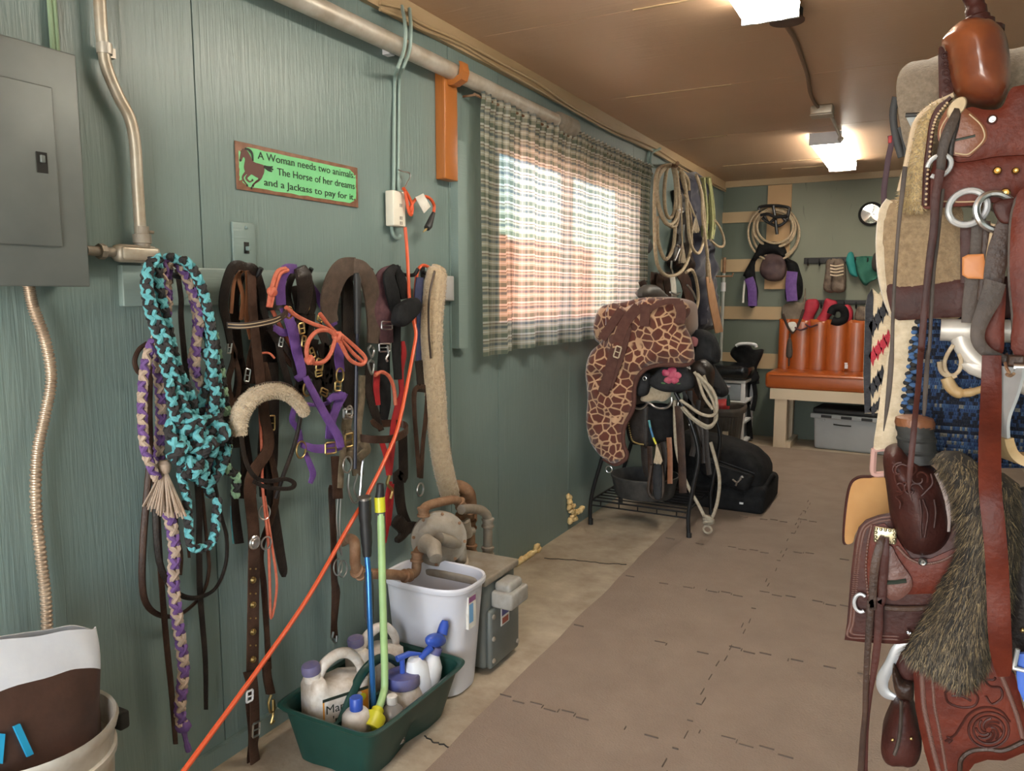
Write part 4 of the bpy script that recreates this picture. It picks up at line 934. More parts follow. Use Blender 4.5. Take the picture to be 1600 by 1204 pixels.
# --- bit with rings hanging low
t = hang('snaffle_bit', 'thin steel snaffle bit and rings hanging on a dark strap above the caddy', 'bit', 525)
strap(PL, 'strap', m_lbrown, t, T2((385, 1100), (375, 1180))+C5((255, 60), (262, 250), (265, 420), (272, 480), (265, 600), (266, 665)), [9, 10, 10, 9, 9, 13, 9, 11], .005, .05)
mb = MB(); mb.tube(PW(C5((282, 70), (275, 200), (292, 320)), .07), .0025, 6); mb.tube(PW(C5((292, 80), (287, 220), (296, 330)), .07), .0025, 6); mb.build('shank', m_steel, t)
for x, y in ((280, 378), (300, 385)):
    mb = MB(); mb.ring(PL.at(420+x/2.595, 740+y/2.595, .075), (1, .2, .1), .026, .0025); mb.build('ring', m_steel, t)
mb = MB(); mb.tube(PW(C5((262, 640), (258, 668), (272, 682), (276, 655)), .06), .004, 6); mb.build('snap', m_steel, t)
t = hang('curb_bit', 'narrow chromed curb bit hanging beside the riding crop tip', 'bit', 552)
mb = MB(); mb.tube(PW(C5((325, 0), (322, 60), (340, 112), (362, 108), (372, 60), (380, -40), (400, -120)), .085), .004, 6); mb.tube(PW(C5((360, 0), (345, 60), (362, 100)), .09), .003, 6); mb.build('shank', m_steel, t)
# --- riding crop
t = hang('riding_crop', 'slim navy riding crop hanging straight down over the dark girth', 'riding crop', 556)
mb = MB(); mb.tube(P3(PL, T2((472, 140), (476, 170), (477, 300), (476, 425)), .135), [.008, .012, .012, .010], 10); mb.build('handle', m_black, t)
mb = MB(); mb.tube(P3(PL, T2((476, 420), (472, 600), (468, 850), (466, 1060)), .135), .0055, 8); mb.build('shaft', mat('navy_shaft', (.015, .018, .035), rough=.45), t)
# --- maroon / black girth
t = hang('padded_girth', 'maroon girth lined in black with a folded black pad, right of the brown girth', 'girth', 625)
strap(PL, 'webbing', m_maroon, t, T2((650, 118, .09), (600, 160, .10), (592, 270, .10), (600, 380, .10), (612, 470)), [14, 24, 28, 27, 20], .012, .09)
strap(PL, 'lining', m_blackcloth, t, T2((655, 105, .10), (625, 150, .12), (640, 230, .12), (655, 300, .11), (660, 360)), [8, 16, 20, 17, 10], .012, .1)
strap(PL, 'lining', m_blackcloth, t, T2((655, 105, .10), (680, 170, .09), (700, 260)), [8, 15, 12], .012, .08)
mb = MB(); mb.puff(PL, T2((650, 330), (668, 290), (740, 255), (765, 285), (755, 330), (690, 390), (648, 375)), .14, .02, .012, .03); mb.build('pad', m_blackcloth, t)
for x, y in ((615, 385), (605, 490)):
    mb = MB(); mb.frame(PL.at(400+x/3.01, 380+y/3.01, .105), (1, 0, 0), (0, .05, 1), .058, .026, .003); mb.build('buckle', m_steel, t)
strap(PL, 'billet', m_blackcloth, t, T2((662, 370), (660, 500), (668, 640)), [12, 13, 12], .006, .09)
strap(PL, 'billet', m_blackcloth, t, T2((605, 470), (600, 600), (608, 740), (600, 830)), [16, 19, 17, 12], .006, .07)
mb = MB(); mb.tube(PW(T2((618, 480), (622, 520), (612, 540), (618, 555)), .11), .004, 6); mb.build('snap', m_steel, t)
# long brown strap reaching down by the meter
t = hang('leather_strap', 'dark brown doubled strap with hanging tip, between the red reins and the crop', 'strap', 575)
strap(PL, 'strap', m_lblack, t, T2((535, 560), (530, 680), (560, 800), (590, 880)), [11, 12, 13, 8], .006, .08)
strap(PL, 'strap', m_lbrown, t, T2((590, 870), (560, 850), (545, 830)), [8, 9, 6], .006, .09)
strap(PL, 'strap', m_lblack, t, T2((690, 900), (692, 1100))+C5((525, 0), (535, 130), (560, 200), (590, 225)), [13, 14, 16, 15, 14, 8], .006, .04)
mb = MB(); mb.puff(PL, C5((500, 205), (530, 165), (560, 195), (600, 195), (605, 235), (570, 240), (545, 265), (520, 280), (515, 262), (530, 240)), .05, .012, .006, .03); mb.build('frayed_tip', m_lblack, t)
# --- noseband loop
t = hang('leather_noseband', 'brown stitched leather noseband loop sticking out below the red reins', 'noseband', 600)
mb = MB(); mb.band(PW(T2((490, 915, .12), (560, 922, .15), (640, 918, .17), (695, 895, .16), (712, 870, .13), (690, 850, .10), (640, 845, .08), (590, 848, .07)), .12), Vector((0, 0, .025)), .006); mb.build('band', m_lbrown, t)
# --- red reins
t = hang('nylon_reins', 'red nylon reins with a pink loop hanging behind the orange extension cord', 'reins', 630)
strap(PL, 'rein', m_red, t, T2((570, 600), (566, 680), (575, 760)), [9, 9, 6], .006, .085)
mb = MB(); mb.tube(PW(T2((560, 620), (590, 605), (625, 625), (648, 680), (656, 760)), .10), .0065, 8); mb.build('rope_loop', m_coral, t)
strap(PL, 'rein', m_red, t, T2((690, 460), (695, 520), (680, 600), (685, 700), (670, 760), (650, 850), (640, 950), (628, 1090)), [5, 8, 9, 7, 10, 10, 9, 7], .006, .085)
strap(PL, 'rein', m_red, t, T2((590, 930), (612, 1000), (625, 1090)), [7, 8, 7], .006, .095)
mb = MB(); mb.tube(PW(T2((628, 1090), (618, 1130), (640, 1160), (632, 1200)), .10), .006, 6); mb.build('snap', m_brass, t)
strap(PL, 'rein', m_red, t, C5((492, 30), (480, 110), (482, 200), (470, 280)), [6, 7, 6, 4], .006, .09)
strap(PL, 'rein', m_red, t, C5((500, 40), (497, 120), (488, 210)), [5, 5, 4], .006, .08)
# --- navy strap with leather martingale
t = hang('leather_martingale', 'navy strap with a forked brown leather martingale and a ring at its tip', 'martingale', 660)
strap(PL, 'webbing', m_navy, t, T2((770, 160), (765, 260), (778, 380), (772, 560)), [10, 13, 13, 12], .007, .07)
strap(PL, 'strap', m_lblack, t, T2((772, 550), (785, 640), (780, 700)), [16, 19, 14], .007, .075)
strap(PL, 'fork', m_lbrown, t, T2((768, 670), (745, 700), (745, 800), (755, 930), (768, 1100)), [7, 7, 6, 6, 6], .005, .08)
strap(PL, 'fork', m_lbrown, t, T2((770, 670), (805, 690), (800, 800), (785, 940), (776, 1105)), [7, 7, 6, 6, 6], .005, .08)
mb = MB(); mb.ring(PL.at(*T2((773, 1157))[0], .08), (1, .1, 0), .024, .0035); mb.build('ring', m_steel, t)
# --- fleece girth cover
t = hang('fleece_girth_cover', 'long tan sheepskin tube hanging at the right end of the tack rail', 'girth cover', 680)
P = PW(T2((862, 118), (850, 150), (838, 240), (826, 400), (832, 560), (845, 720), (855, 880), (878, 1040), (905, 1150), (920, 1195)), .10)
mb = MB(); mb.tube(P, [.030, .040, .043, .043, .042, .041, .040, .040, .039, .034], 14, flat=.7)
mb.fuzz(11000, .006, .0010, (0, 0, -.8)); mb.build('fleece', m_fleece, t)
mb = MB(); mb.tube(PW(T2((840, 130, .11), (815, 250, .125), (812, 400, .13), (822, 540, .12)), .12), .004, 6); mb.build('seam_strap', m_lgrey, t)
# --- orange extension cord: down from the outlet strip, looped on the last hook and across to the floor
mb = MB()
P = smooth(P3(PL, [(633, 355, .05), (636, 390, .06), (638, 430, .09), (640, 470, .10), (646, 500, .11)]+T2((752, 430, .13), (738, 520, .15), (716, 640, .17), (690, 770, .19), (660, 890, .21), (610, 1010, .23), (525, 1180, .26))+[(545, 822, .28), (480, 935, .32), (400, 1050, .36), (285, 1207, .40), (250, 1256, .41)], .1), 8)
mb.tube(P, .0062, 8)
P = PW(T2((750, 380), (748, 260), (756, 150), (775, 108), (805, 108), (832, 140), (862, 260), (868, 330), (858, 420)), .06)
mb.tube(P, .006, 8)
tag(mb.build('extension_cord', m_orange), 'long orange extension cord stretched diagonally across the hanging tack to the floor', 'cord')
# ------------------------------------------------------------------ corner by the gas meter
# gas meter with its regulator and pipework
t = thing('gas_meter', 'old grey gas meter on the floor with rusty pipes and a round regulator', 'gas meter', (-1.39, 2.31, 0))
mb = MB(); mb.rbox((-1.52, 2.20, .015), (-1.275, 2.425, .335), .02); mb.build('body', m_greymetal, t)
mb = MB(); mb.rbox((-1.545, 2.185, .325), (-1.265, 2.435, .352), .008); mb.build('top_plate', m_rustgrey, t)
mb = MB(); mb.rbox((-1.28, 2.205, .02), (-1.255, 2.42, .235), .014); fp = mb.build('front_cover', m_greymetal, t)
for y, z in ((2.222, .05), (2.222, .13), (2.222, .21), (2.40, .05), (2.40, .21)):
    mb = MB(); mb.lathe([(.009, 0), (.009, .006), (.004, .009), (0, .009)], (-1.257, y, z), (1, 0, 0), 8); mb.build('bolt', m_rustgrey, fp)
mb = MB(); mb.rbox((-1.275, 2.235, .235), (-1.19, 2.365, .295), .01); mb.rbox((-1.27, 2.25, .288), (-1.205, 2.35, .325), .014); mb.build('index_window', mat('cloudy_cover', (.55, .53, .49), (.40, .37, .33), 14, .25, trans=.35), t, 'cloudy plastic cover over the dials')
mb = MB(); mb.rbox((-1.272, 2.245, .24), (-1.24, 2.355, .29), .006); mb.build('dial_plate', m_white, t)
mb = MB(); mb.box((-1.2555, 2.275, .155), (-1.2535, 2.335, .222)); sk_ = mb.build('sticker', m_paper, t)
mb = MB(); mb.box((-1.2536, 2.279, .190), (-1.2530, 2.331, .218)); mb.build('sticker_band', m_bluedusty, sk_)
mb = MB(); mb.box((-1.2536, 2.283, .160), (-1.2530, 2.327, .182)); mb.build('sticker_mark', mat('sticker_brown', (.32, .08, .05), rough=.6), sk_)
PX = Plane((-1.47, 0, 0), (1, 0, 0))
def pipe(pts, r, m, par, name='pipe', off=0, k=6, couplings=(), pl=PX):
    P = smooth(P3(pl, pts, off), k); mb = MB(); mb.tube(P, r, 12); o = mb.build(name, m, par)
    for f_ in couplings:
        i = min(len(P)-2, int(f_*(len(P)-1))); d = (P[i+1]-P[i]).normalized(); mb = MB()
        mb.lathe([(r*1.05, -r*1.1), (r*1.38, -r*.95), (r*1.38, -r*.5), (r*1.16, -r*.45), (r*1.16, r*.45), (r*1.38, r*.5), (r*1.38, r*.95), (r*1.05, r*1.1)], P[i], d, 12); mb.build('fitting', m, o)
    return o
pipe(C5((300, 275, -.2), (322, 262, -.12), (346, 275, -.02), (350, 320), (352, 370), (372, 402), (430, 405), (500, 408), (560, 412), (594, 398), (600, 360), (606, 315), (640, 292, .01), (690, 285, .01)), .0165, m_rust, t, couplings=(.38, .62, .82, .97))
pipe(C5((628, 170), (630, 140), (655, 125), (705, 112), (752, 105), (776, 122), (780, 160), (782, 190)), .0165, m_rust, t, off=-.03, couplings=(.08, .72, .95))
pipe(C5((715, 75, -.22), (760, 55, -.15), (800, 72, -.12), (812, 110, -.12), (815, 190, -.12)), .031, m_rust, t, couplings=())
pipe(C5((780, 145), (820, 142), (862, 148), (886, 175), (888, 230), (888, 330)), .0185, m_rustgrey, t, off=0, couplings=(.7, .97))
pipe(C5((690, 262, .04), (735, 275, .05), (772, 290, .05), (778, 330, .05), (776, 372, .03)), .022, m_rustgrey, t, couplings=(.97,))
pipe(C5((815, 160), (818, 230), (820, 320)), .0185, m_rust, t, off=-.05, couplings=(.4, .95))
pipe(C5((790, 190), (795, 225), (800, 250)), .026, m_rustgrey, t, off=-.01)
pipe(C5((745, 220), (790, 235), (825, 232)), .0165, m_rustgrey, t, off=-.01, couplings=(.5,))
mb = MB(); q = C5((690, 262))[0]; c = PX.at(q[0], q[1], .0); ax = Vector((.62, -.78, .05))
mb.lathe([(.03, -.055), (.075, -.045), (.088, -.02), (.098, -.012), (.100, .0), (.098, .01), (.086, .012), (.08, .016), (.066, .026), (.045, .03), (0, .032)], c, ax, 36); rg = mb.build('regulator', m_rustgrey, t)
for i in range(8):
    u_ = ax.orthogonal().normalized(); v_ = ax.normalized().cross(u_); mb = MB(); mb.lathe([(.006, 0), (.006, .006), (0, .007)], c+ax.normalized()*.009+(u_*math.cos(i*PI/4)+v_*math.sin(i*PI/4))*.091, ax, 6); mb.build('bolt', m_rust, rg)
mb = MB(); q = C5((660, 330))[0]; c2_ = PX.at(q[0], q[1], .06); mb.tube([c2_+Vector((-.04, .02, .03)), c2_+Vector((0, .01, .025)), c2_+Vector((.03, -.02, .0))], [.034, .03, .022], 14); mb.build('regulator_neck', m_rustgrey, t)

# white wastebasket
t = thing('wastebasket', 'white plastic wastebasket standing in front of the gas meter', 'wastebasket', (-1.41, 2.075, 0))
bc = Vector((-1.405, 2.085, 0)); prof = [(.0, .0), (.70, .0), (.78, .008), (.80, .03), (.97, .35), (1.0, .362), (1.035, .366), (1.05, .378), (1.03, .386), (.985, .382), (.965, .36), (.77, .03), (.70, .02), (0, .02)]
def superell(a, n=3.2): 
    c, s = math.cos(a), math.sin(a); return (math.copysign(abs(c)**(2/n), c), math.copysign(abs(s)**(2/n), s))
def bk(u, v):
    x = v*(len(prof)-1); i = min(int(x), len(prof)-2); q = x-i; r = prof[i][0]*(1-q)+prof[i+1][0]*q; z = prof[i][1]*(1-q)+prof[i+1][1]*q
    e = superell(-u*2*PI); return bc+Vector((e[0]*.160*r, e[1]*.118*r, z))
mb = MB(); mb.grid(bk, 56, (len(prof)-1)*3); mb.build('tub', mat('white_basket', (.62, .62, .68), (.68, .67, .70), 5, .42), t)
mb = MB(); q0 = Vector((-1.262, 2.02, .30)); mb.box((-1.258, 2.045, .235), (-1.248, 2.092, .345)); lb_ = mb.build('label', m_paper, t)
mb = MB(); mb.box((-1.2478, 2.049, .255), (-1.2474, 2.074, .318), 0); mb.build('label_figure', mat('label_blue', (.16, .36, .62), rough=.5), lb_)
mb = MB(); mb.box((-1.2478, 2.048, .324), (-1.2474, 2.090, .342), 0); mb.build('label_band', mat('label_purple', (.25, .08, .2), rough=.5), lb_)

# green caddy
t = thing('grooming_caddy', 'dark green plastic caddy full of bottles on the concrete', 'caddy', (-1.385, 1.735, 0))
fx0, fx1, fy0, fy1 = -1.515, -1.265, 1.53, 1.935; rx0, rx1, ry0, ry1 = -1.545, -1.215, 1.495, 1.965; ht = .165
def cad(u, v):
    pr = [(0, 0, 0), (.96, 0, 0), (1, .02, 0), (1, .12, 0), (1, .97, 0), (1.0, 1, .012), (1.0, 1.04, .016), (1.0, 1.06, .008), (.985, 1.03, 0), (.97, .97, 0), (.97, .1, 0), (.93, .06, 0), (0, .06, 0)]
    x = v*(len(pr)-1); i = min(int(x), len(pr)-2); q = x-i; r = pr[i][0]*(1-q)+pr[i+1][0]*q; h = pr[i][1]*(1-q)+pr[i+1][1]*q; ex = pr[i][2]*(1-q)+pr[i+1][2]*q
    e = superell(-u*2*PI, 9); k_ = max(0, min(1, h)); hx = ((fx1-fx0)*(1-k_)+(rx1-rx0)*k_)/2; hy = ((fy1-fy0)*(1-k_)+(ry1-ry0)*k_)/2
    cx_ = (fx0+fx1)/2*(1-k_)+(rx0+rx1)/2*k_; cy_ = (fy0+fy1)/2*(1-k_)+(ry0+ry1)/2*k_
    X = e[0]*r*(hx+ex); Y = e[1]*r*(hy+ex)
    if h < .62 and r > .9:                      # foot arches on each side
        d = 0
        if abs(Y+.02) < .026 and abs(e[0]) > .95: d = .016*min(1, (.62-h)*4); X -= math.copysign(d, X)
        if abs(X) < .024 and abs(e[1]) > .95: d = .006*min(1, (.62-h)*4); Y -= math.copysign(d, Y)
    return (cx_+X, cy_+Y, h*ht)
mb = MB(); mb.grid(cad, 200, 72); mb.build('tray', m_green, t)
mb = MB(); P = [(-1.385, y, z) for y, z in ((1.56, .10), (1.60, .15), (1.66, .215), (1.73, .235), (1.80, .215), (1.87, .15), (1.91, .10))]
mb.tube(smooth(P, 5), .014, 8, flat=.7); mb.box((-1.391, 1.55, .01), (-1.379, 1.925, .13)); mb.build('handle', m_green, t)
mb = MB()
def wob(n, s_): return noise.noise(Vector((n, s_, 3)))
# bottles in the caddy
def jug(name, label, at, rz, sc=1.0, lab=True, tilt=0):
    t = thing(name, label, 'jug', at); M = Matrix.Translation(at) @ Matrix.Rotation(rz, 4, 'Z') @ Matrix.Rotation(tilt, 4, 'Y') @ Matrix.Scale(sc, 4)
    mb = MB(); pl = Plane((0, 0, 0), (1, 0, 0))
    out = [(-.085, 0), (.085, 0), (.09, .02), (.09, .15), (.088, .185), (.06, .192), (.025, .20), (.0, .195), (-.03, .195), (-.045, .215), (-.075, .215), (-.09, .185), (-.09, .15), (-.09, .02)]
    mb.puff2(pl, out, 0, .075, .022, .04, 1.0, ds=.011)
    mb.tube(smooth([(0, -.052, .212), (0, -.03, .243), (0, .01, .262), (0, .05, .252), (0, .080, .21), (0, .083, .17)], 5), .0165, 12, flat=.8)
    mb.tube([(0, -.066, .205), (0, -.07, .236)], .024, 14); mb.v = [M @ v for v in mb.v]; mb.build('bottle', m_whitedirty, t)
    mb = MB(); mb.lathe([(.026, 0), (.027, .004), (.027, .02), (.024, .026), (0, .027)], (0, -.07, .228), (0, -.12, 1), 20); mb.v = [M @ v for v in mb.v]; mb.build('cap', m_bluedusty, t)
    if lab:
        mb = MB(); mb.box((.0565, -.062, .056), (.0590, .078, .168)); mb.v = [M @ v for v in mb.v]; l_ = mb.build('label', mat('orange_label', (.72, .30, .03), (.65, .25, .03), 5, .5), t)
        mb = MB(); mb.box((.0588, -.0625, .160), (.0596, .0785, .169)); mb.v = [M @ v for v in mb.v]; mb.build('label_border', m_ink, l_)
        mb = MB(); mb.box((.0588, -.0625, .056), (.0596, .0785, .072)); mb.v = [M @ v for v in mb.v]; mb.build('label_border', m_ink, l_)
        mb = MB(); mb.ball((.0592, .058, .140), (.0006, .014, .012), 0, 10, 6); mb.v = [M @ v for v in mb.v]; mb.build('label_spot', m_yellow, l_)
        for body, x, z, s_ in (('Mane', -.055, .122, .036), ("'n Tail", -.035, .086, .036)):
            text_mesh(body, s_, M @ Matrix.Translation((.0592, x, z)) @ tw, m_ink, 'label_lettering', l_, .0006)
    return t
jug('plastic_jug', 'big dirty white jug with blue cap and orange label in the front of the caddy', Vector((-1.450, 1.628, .024)), math.radians(-26), .99)
jug('plastic_jug', 'plain dirty white jug with blue cap against the wall at the back of the caddy', Vector((-1.475, 1.845, .022)), math.radians(-20), .95, False)
def bottle(name, label, at, prof, m, cap=None, mcap=None, M=None, cat='bottle', lab=None):
    t = thing(name, label, cat, at); M = M or Matrix.Identity(4)
    def pl_(p, mm, nm, par=t, seg=24):
        mb = MB(); mb.lathe(p, (0, 0, 0), (0, 0, 1), seg); mb.v = [Vector(at)+(M @ v) for v in mb.v]; return mb.build(nm, mm, par)
    pl_(prof, m, 'bottle')
    if cap: pl_(cap, mcap, 'cap')
    if lab: pl_(lab[0], lab[1], 'label')
    return t
bottle('small_bottle', 'small white bottle with a bright blue cap beside the poles', (-1.345, 1.595, .02), [(.038, 0), (.042, .006), (.042, .105), (.040, .125), (.030, .138), (.014, .142), (.014, .15)], m_whitedirty, [(.0185, .142), (.0185, .175), (.016, .178), (0, .178)], m_bluecap, lab=([(.0425, .06), (.0428, .062), (.0428, .064), (.0425, .066)], m_ink))
tj = bottle('round_jar', 'round white jar with wide blue lid and blue pump in the caddy', (-1.335, 1.80, .02), [(.045, 0), (.058, .01), (.064, .05), (.062, .09), (.052, .118), (.044, .126), (.044, .13)], m_whitedirty, [(.050, .122), (.054, .126), (.054, .15), (.05, .157), (.014, .159), (0, .159)], m_bluedusty, cat='jar', lab=([(.0625, .022), (.0648, .024), (.0650, .050), (.0645, .066), (.0630, .068)], mat('jar_label', (.42, .36, .16), rough=.5)))
mb = MB(); c = Vector((-1.335, 1.80, .178)); mb.tube([c, c+Vector((0, 0, .05))], .008, 10); mb.tube([c+Vector((-.005, -.02, .052)), c+Vector((.01, .02, .055)), c+Vector((.03, .055, .045))], [.010, .009, .004], 10); mb.build('pump', m_bluecap, tj)
mb = MB(); mb.lathe([(.0662, .055), (.0668, .056), (.0668, .059), (.0662, .06)], (-1.335, 1.80, .02)); mb.lathe([(.065, .024), (.0662, .025), (.0662, .028), (.065, .029)], (-1.335, 1.80, .02)); tag(mb.build('label_line', m_ink, tj))
Mt = Matrix.Rotation(math.radians(-24), 4, 'X') @ Matrix.Rotation(math.radians(10), 4, 'Y')
ts = bottle('spray_bottle', 'white spray bottle with dusty blue trigger head, leaning behind the jar', (-1.325, 1.84, .04), [(.04, 0), (.045, .006), (.045, .12), (.038, .15), (.02, .175), (.016, .185)], m_white, [(.020, .178), (.020, .2), (.014, .204)], m_bluedusty, Mt)
mb = MB(); c = Vector((-1.325, 1.84, .04))+Mt @ Vector((0, 0, .20))
mb.ball(c+Vector((.0, -.005, .025)), (.024, .052, .022), 0, 16, 9, Matrix.Rotation(math.radians(-22), 3, 'X')); mb.tube([c+Vector((0, .03, .03)), c+Vector((0, .045, .055)), c+Vector((0, .05, .068))], [.018, .016, .010], 10)
mb.tube(smooth([c+Vector((-.0, -.03, .012)), c+Vector((-.012, -.06, -.006)), c+Vector((-.02, -.085, -.03))], 4), [.012, .010, .008], 10); mb.build('trigger_head', m_bluecap, ts)
bottle('white_bottle', 'flat white bottle leaning against the far end of the caddy', (-1.305, 1.875, .03), [(.035, 0), (.042, .008), (.044, .11), (.036, .16), (.02, .185), (0, .19)], m_white, M=Matrix.Rotation(math.radians(12), 4, 'X') @ Matrix.Rotation(math.radians(-4), 4, 'Y'))
bottle('clear_bottle', 'clear plastic bottle with a white cap beside the yellow pole end', (-1.30, 1.70, .02), [(.03, 0), (.036, .006), (.036, .085), (.03, .105), (.014, .118), (.014, .125)], mat('hazy_bottle', (.50, .46, .43), rough=.25, trans=.55), [(.0155, .12), (.0155, .142), (.012, .145), (0, .145)], m_whitedirty)
mb = MB(); mb.rbox((-1.46, 1.70, .03), (-1.43, 1.76, .16), .01); tag(mb.build('scrub_brush', mat('bright_green', (.03, .30, .07), rough=.5)), 'bright green brush in the caddy behind the poles', 'brush')
# blue pole and pale green pole standing in the caddy
def PLo(pts, o0, o1):
    n = len(pts)-1; return [PL.at(p[0], p[1], o0+(o1-o0)*i/n) for i, p in enumerate(pts)]
t = thing('training_stick', 'blue metal pole with black foam grips standing in the caddy', 'pole', PLo(C5((430, 960)), .35, .35)[0] if False else PL.at(580, 1118, .35))
P = PLo(C5((392, 95), (398, 330), (404, 400), (410, 600), (426, 965)), .29, .35)
mb = MB(); mb.tube(P, .0082, 12); mb.build('pole', m_bluepole, t)
mb = MB(); Q = PLo(C5((389, 100), (391, 180), (396, 260), (399, 335)), .29, .305); mb.tube(smooth(Q, 4), [.017, .0185, .0185, .016, .0175, .0165, .014, .012], 14); mb.build('grip', m_black, t)
mb = MB(); mb.tube(PLo(C5((388, 93), (389, 103)), .29, .29), .019, 14); mb.build('grip_ring', m_steel, t)
mb = MB(); mb.tube(smooth(PLo(C5((403, 400), (405, 480), (407, 560), (410, 605)), .308, .32), 3), [.012, .0145, .0145, .014, .012], 12); mb.build('foam_sleeve', mat('grey_foam', (.045, .042, .042), rough=.9), t)
t = thing('stall_pole', 'pale green bent pole with a bright yellow end leaning out of the caddy', 'pole', PL.at(580, 1130, .38))
P = smooth(PLo(C5((452, 100), (456, 250), (463, 550), (470, 830), (462, 900), (440, 965)), .31, .385), 6)
mb = MB(); mb.tube(P, .0112, 12); mb.build('pole', m_greenpole, t)
mb = MB(); mb.tube(PLo(C5((452, 40), (452, 70), (449, 100)), .31, .31), [.010, .012, .014], 10); mb.build('cord_end', m_black, t)
mb = MB(); mb.tube(PLo(C5((449, 95), (452, 155)), .31, .315), .016, 12); mb.build('collar', m_yellow, t)
mb = MB(); mb.tube(PLo(C5((453, 153), (457, 255)), .315, .32), .0135, 12); mb.build('grip', mat('grey_grip', (.09, .09, .085), rough=.7), t)
a_, b_e = PLo(C5((440, 962), (416, 1020)), .385, .392); d = (b_e-a_).normalized()
mb = MB(); mb.lathe([(.014, -.01), (.018, -.006), (.018, .008), (.030, .012), (.032, .016), (.032, .055), (.029, .057), (.027, .05), (0, .05)], a_, d, 24); mb.build('end_fitting', m_yellow, t)

# metal bin with feed sack at the lower left
bx, by = -1.535, .815
t = thing('metal_bin', 'galvanised metal bin against the wall at the bottom left', 'bin', (bx, by, 0))
mb = MB(); mb.lathe([(0, .0), (.135, 0), (.14, .01), (.158, .43), (.164, .44), (.168, .455), (.164, .464), (.158, .46), (.154, .43), (.137, .02), (0, .02)], (bx, by, 0), seg=48); mb.build('pail', m_galv, t)
mb = MB(); mb.lathe([(.156, .382), (.162, .386), (.162, .398), (.157, .402)], (bx, by, 0), seg=48); mb.build('band', m_galv, t)
mb = MB(); mb.rbox((bx+.03, by+.155, .39), (bx+.07, by+.18, .43), .006); mb.build('handle_lug', m_dark, t)
t = thing('feed_sack', 'brown feed sack with a white top stuffed in the metal bin', 'sack', (bx, by, .03))
def sack_rim(a):
    c = math.sin(a)      # 1 towards the far side
    return .855+.02*math.sin(2*a+1)
def sack_(u, v):
    a = u*2*PI; z = .03+.595*v; k_ = max(0, (v-.45)/.55); e = superell(a, 2.6)
    hy = .130+.030*k_+.008*math.sin(v*9); hx = .125*(1-k_)+.016*k_
    w_ = .010*(1-.6*k_)*noise.noise(Vector((math.cos(a)*2, math.sin(a)*2, v*5)))
    top = .012*noise.noise(Vector((math.cos(a)*2, math.sin(a)*2, 7)))*k_
    return (bx+.01+e[0]*(hx+w_), by-.01*k_+e[1]*(hy+w_), z+top+k_*(.035-.045*e[1]))
mb = MB(); mb.grid(lambda u, v: sack_(u, v*sack_rim(u*2*PI)), 72, 30, .003); mb.build('sack_body', mat('brown_sack', (.075, .036, .025), (.045, .023, .017), 8, .45, bump=.3, bscale=40), t)
mb = MB(); mb.grid(lambda u, v: sack_(u, sack_rim(u*2*PI)+v*(1-sack_rim(u*2*PI))), 72, 14, .003); mb.build('white_top', mat('white_poly', (.62, .65, .72), (.70, .72, .76), 8, .38, bump=.2, bscale=30), t)
mb = MB()
for k_, dg_ in enumerate((-78, -66, -52, -40, -26, -12)):
    a = math.radians(dg_) % (2*PI); p = Vector(sack_(a/(2*PI), .735)); q = Vector(sack_(a/(2*PI), .785)); up_ = (q-p).normalized()
    o_ = Vector(sack_(a/(2*PI)+.004, .735)); sd = (o_-p).normalized(); nn = sd.cross(up_)
    Mx = Matrix((( sd.x, up_.x, nn.x, p.x+nn.x*.003), (sd.y, up_.y, nn.y, p.y+nn.y*.003), (sd.z, up_.z, nn.z, p.z+nn.z*.003), (0, 0, 0, 1)))
    mb.box((-.006, -.04, -.002), (.006, .018+.006*(k_ % 2), .003), 0, Mx @ Matrix.Rotation((.35, -.35, .1)[k_ % 3], 4, 'Z'))
tag(mb.build('blue_print', mat('print_blue', (.02, .30, .52), rough=.4), t), kind='stuff')

# expanding foam squeezed out under the wall sheets
for lb, spots in (('lumps of yellow expanding foam at the wall base behind the gas meter', C5((1000, 380), (1020, 360), (1040, 375), (1050, 350), (1030, 395), (1065, 335), (1005, 400), (1075, 318), (1085, 300), (1060, 360), (1090, 320))),
                  ('crumbling yellow foam in the wall joint beside the saddle stand', Q5((672, 900), (672, 930), (676, 960), (690, 960), (685, 990), (700, 1000), (715, 990), (690, 1020), (705, 1030), (725, 985), (745, 970), (675, 1040), (735, 975)))):
    mb = MB()
    for px, py in spots:
        for _ in range(3):
            c = PL.at(px+random.uniform(-2, 2), py+random.uniform(-2, 2), .012); c.z = max(c.z, .012); mb.ball(c, (.014, random.uniform(.012, .026), random.uniform(.010, .018)), 0, 10, 7, amp=.006, fr=60)
    tag(mb.build('expanding_foam', m_foam), lb, 'foam', kind='stuff')
# ------------------------------------------------------------------ saddle stand and what hangs on it
FS, MS, BS = SIDE(4.03), SIDE(4.25), SIDE(4.52)
t = thing('saddle_stand', 'black metal saddle stand with a wire shelf, standing by the left wall', 'saddle stand', (-1.34, 4.28, 0))
lf = smooth(P3(FS, M4((190, 972), (187, 900), (190, 820), (215, 700), (262, 540), (330, 300), (400, 60))), 4)
rf = smooth(P3(FS, M4((873, 1075), (868, 960), (872, 880), (905, 700), (940, 480), (880, 250), (780, 60))), 4)
sh = Vector((0, .50, 0))
for P in (lf, rf):
    for d in (Vector(), sh):
        mb = MB(); mb.tube([p+d for p in P], .0115, 10); lg = mb.build('leg', m_blackmetal, t)
        mb = MB(); mb.tube([P[0]+d, P[0]+d+Vector((0, 0, .035))], .0145, 10); mb.build('rubber_foot', m_black, lg)
zt = max(lf[-1].z, rf[-1].z)
for P in (lf, rf):
    mb = MB(); mb.tube([P[-1], P[-1]+sh], .011, 8); mb.build('top_rail', m_blackmetal, t)
mb = MB(); zs = lf[4].z*.0+.145
xa, xb = lf[6].x+.01, rf[6].x-.01
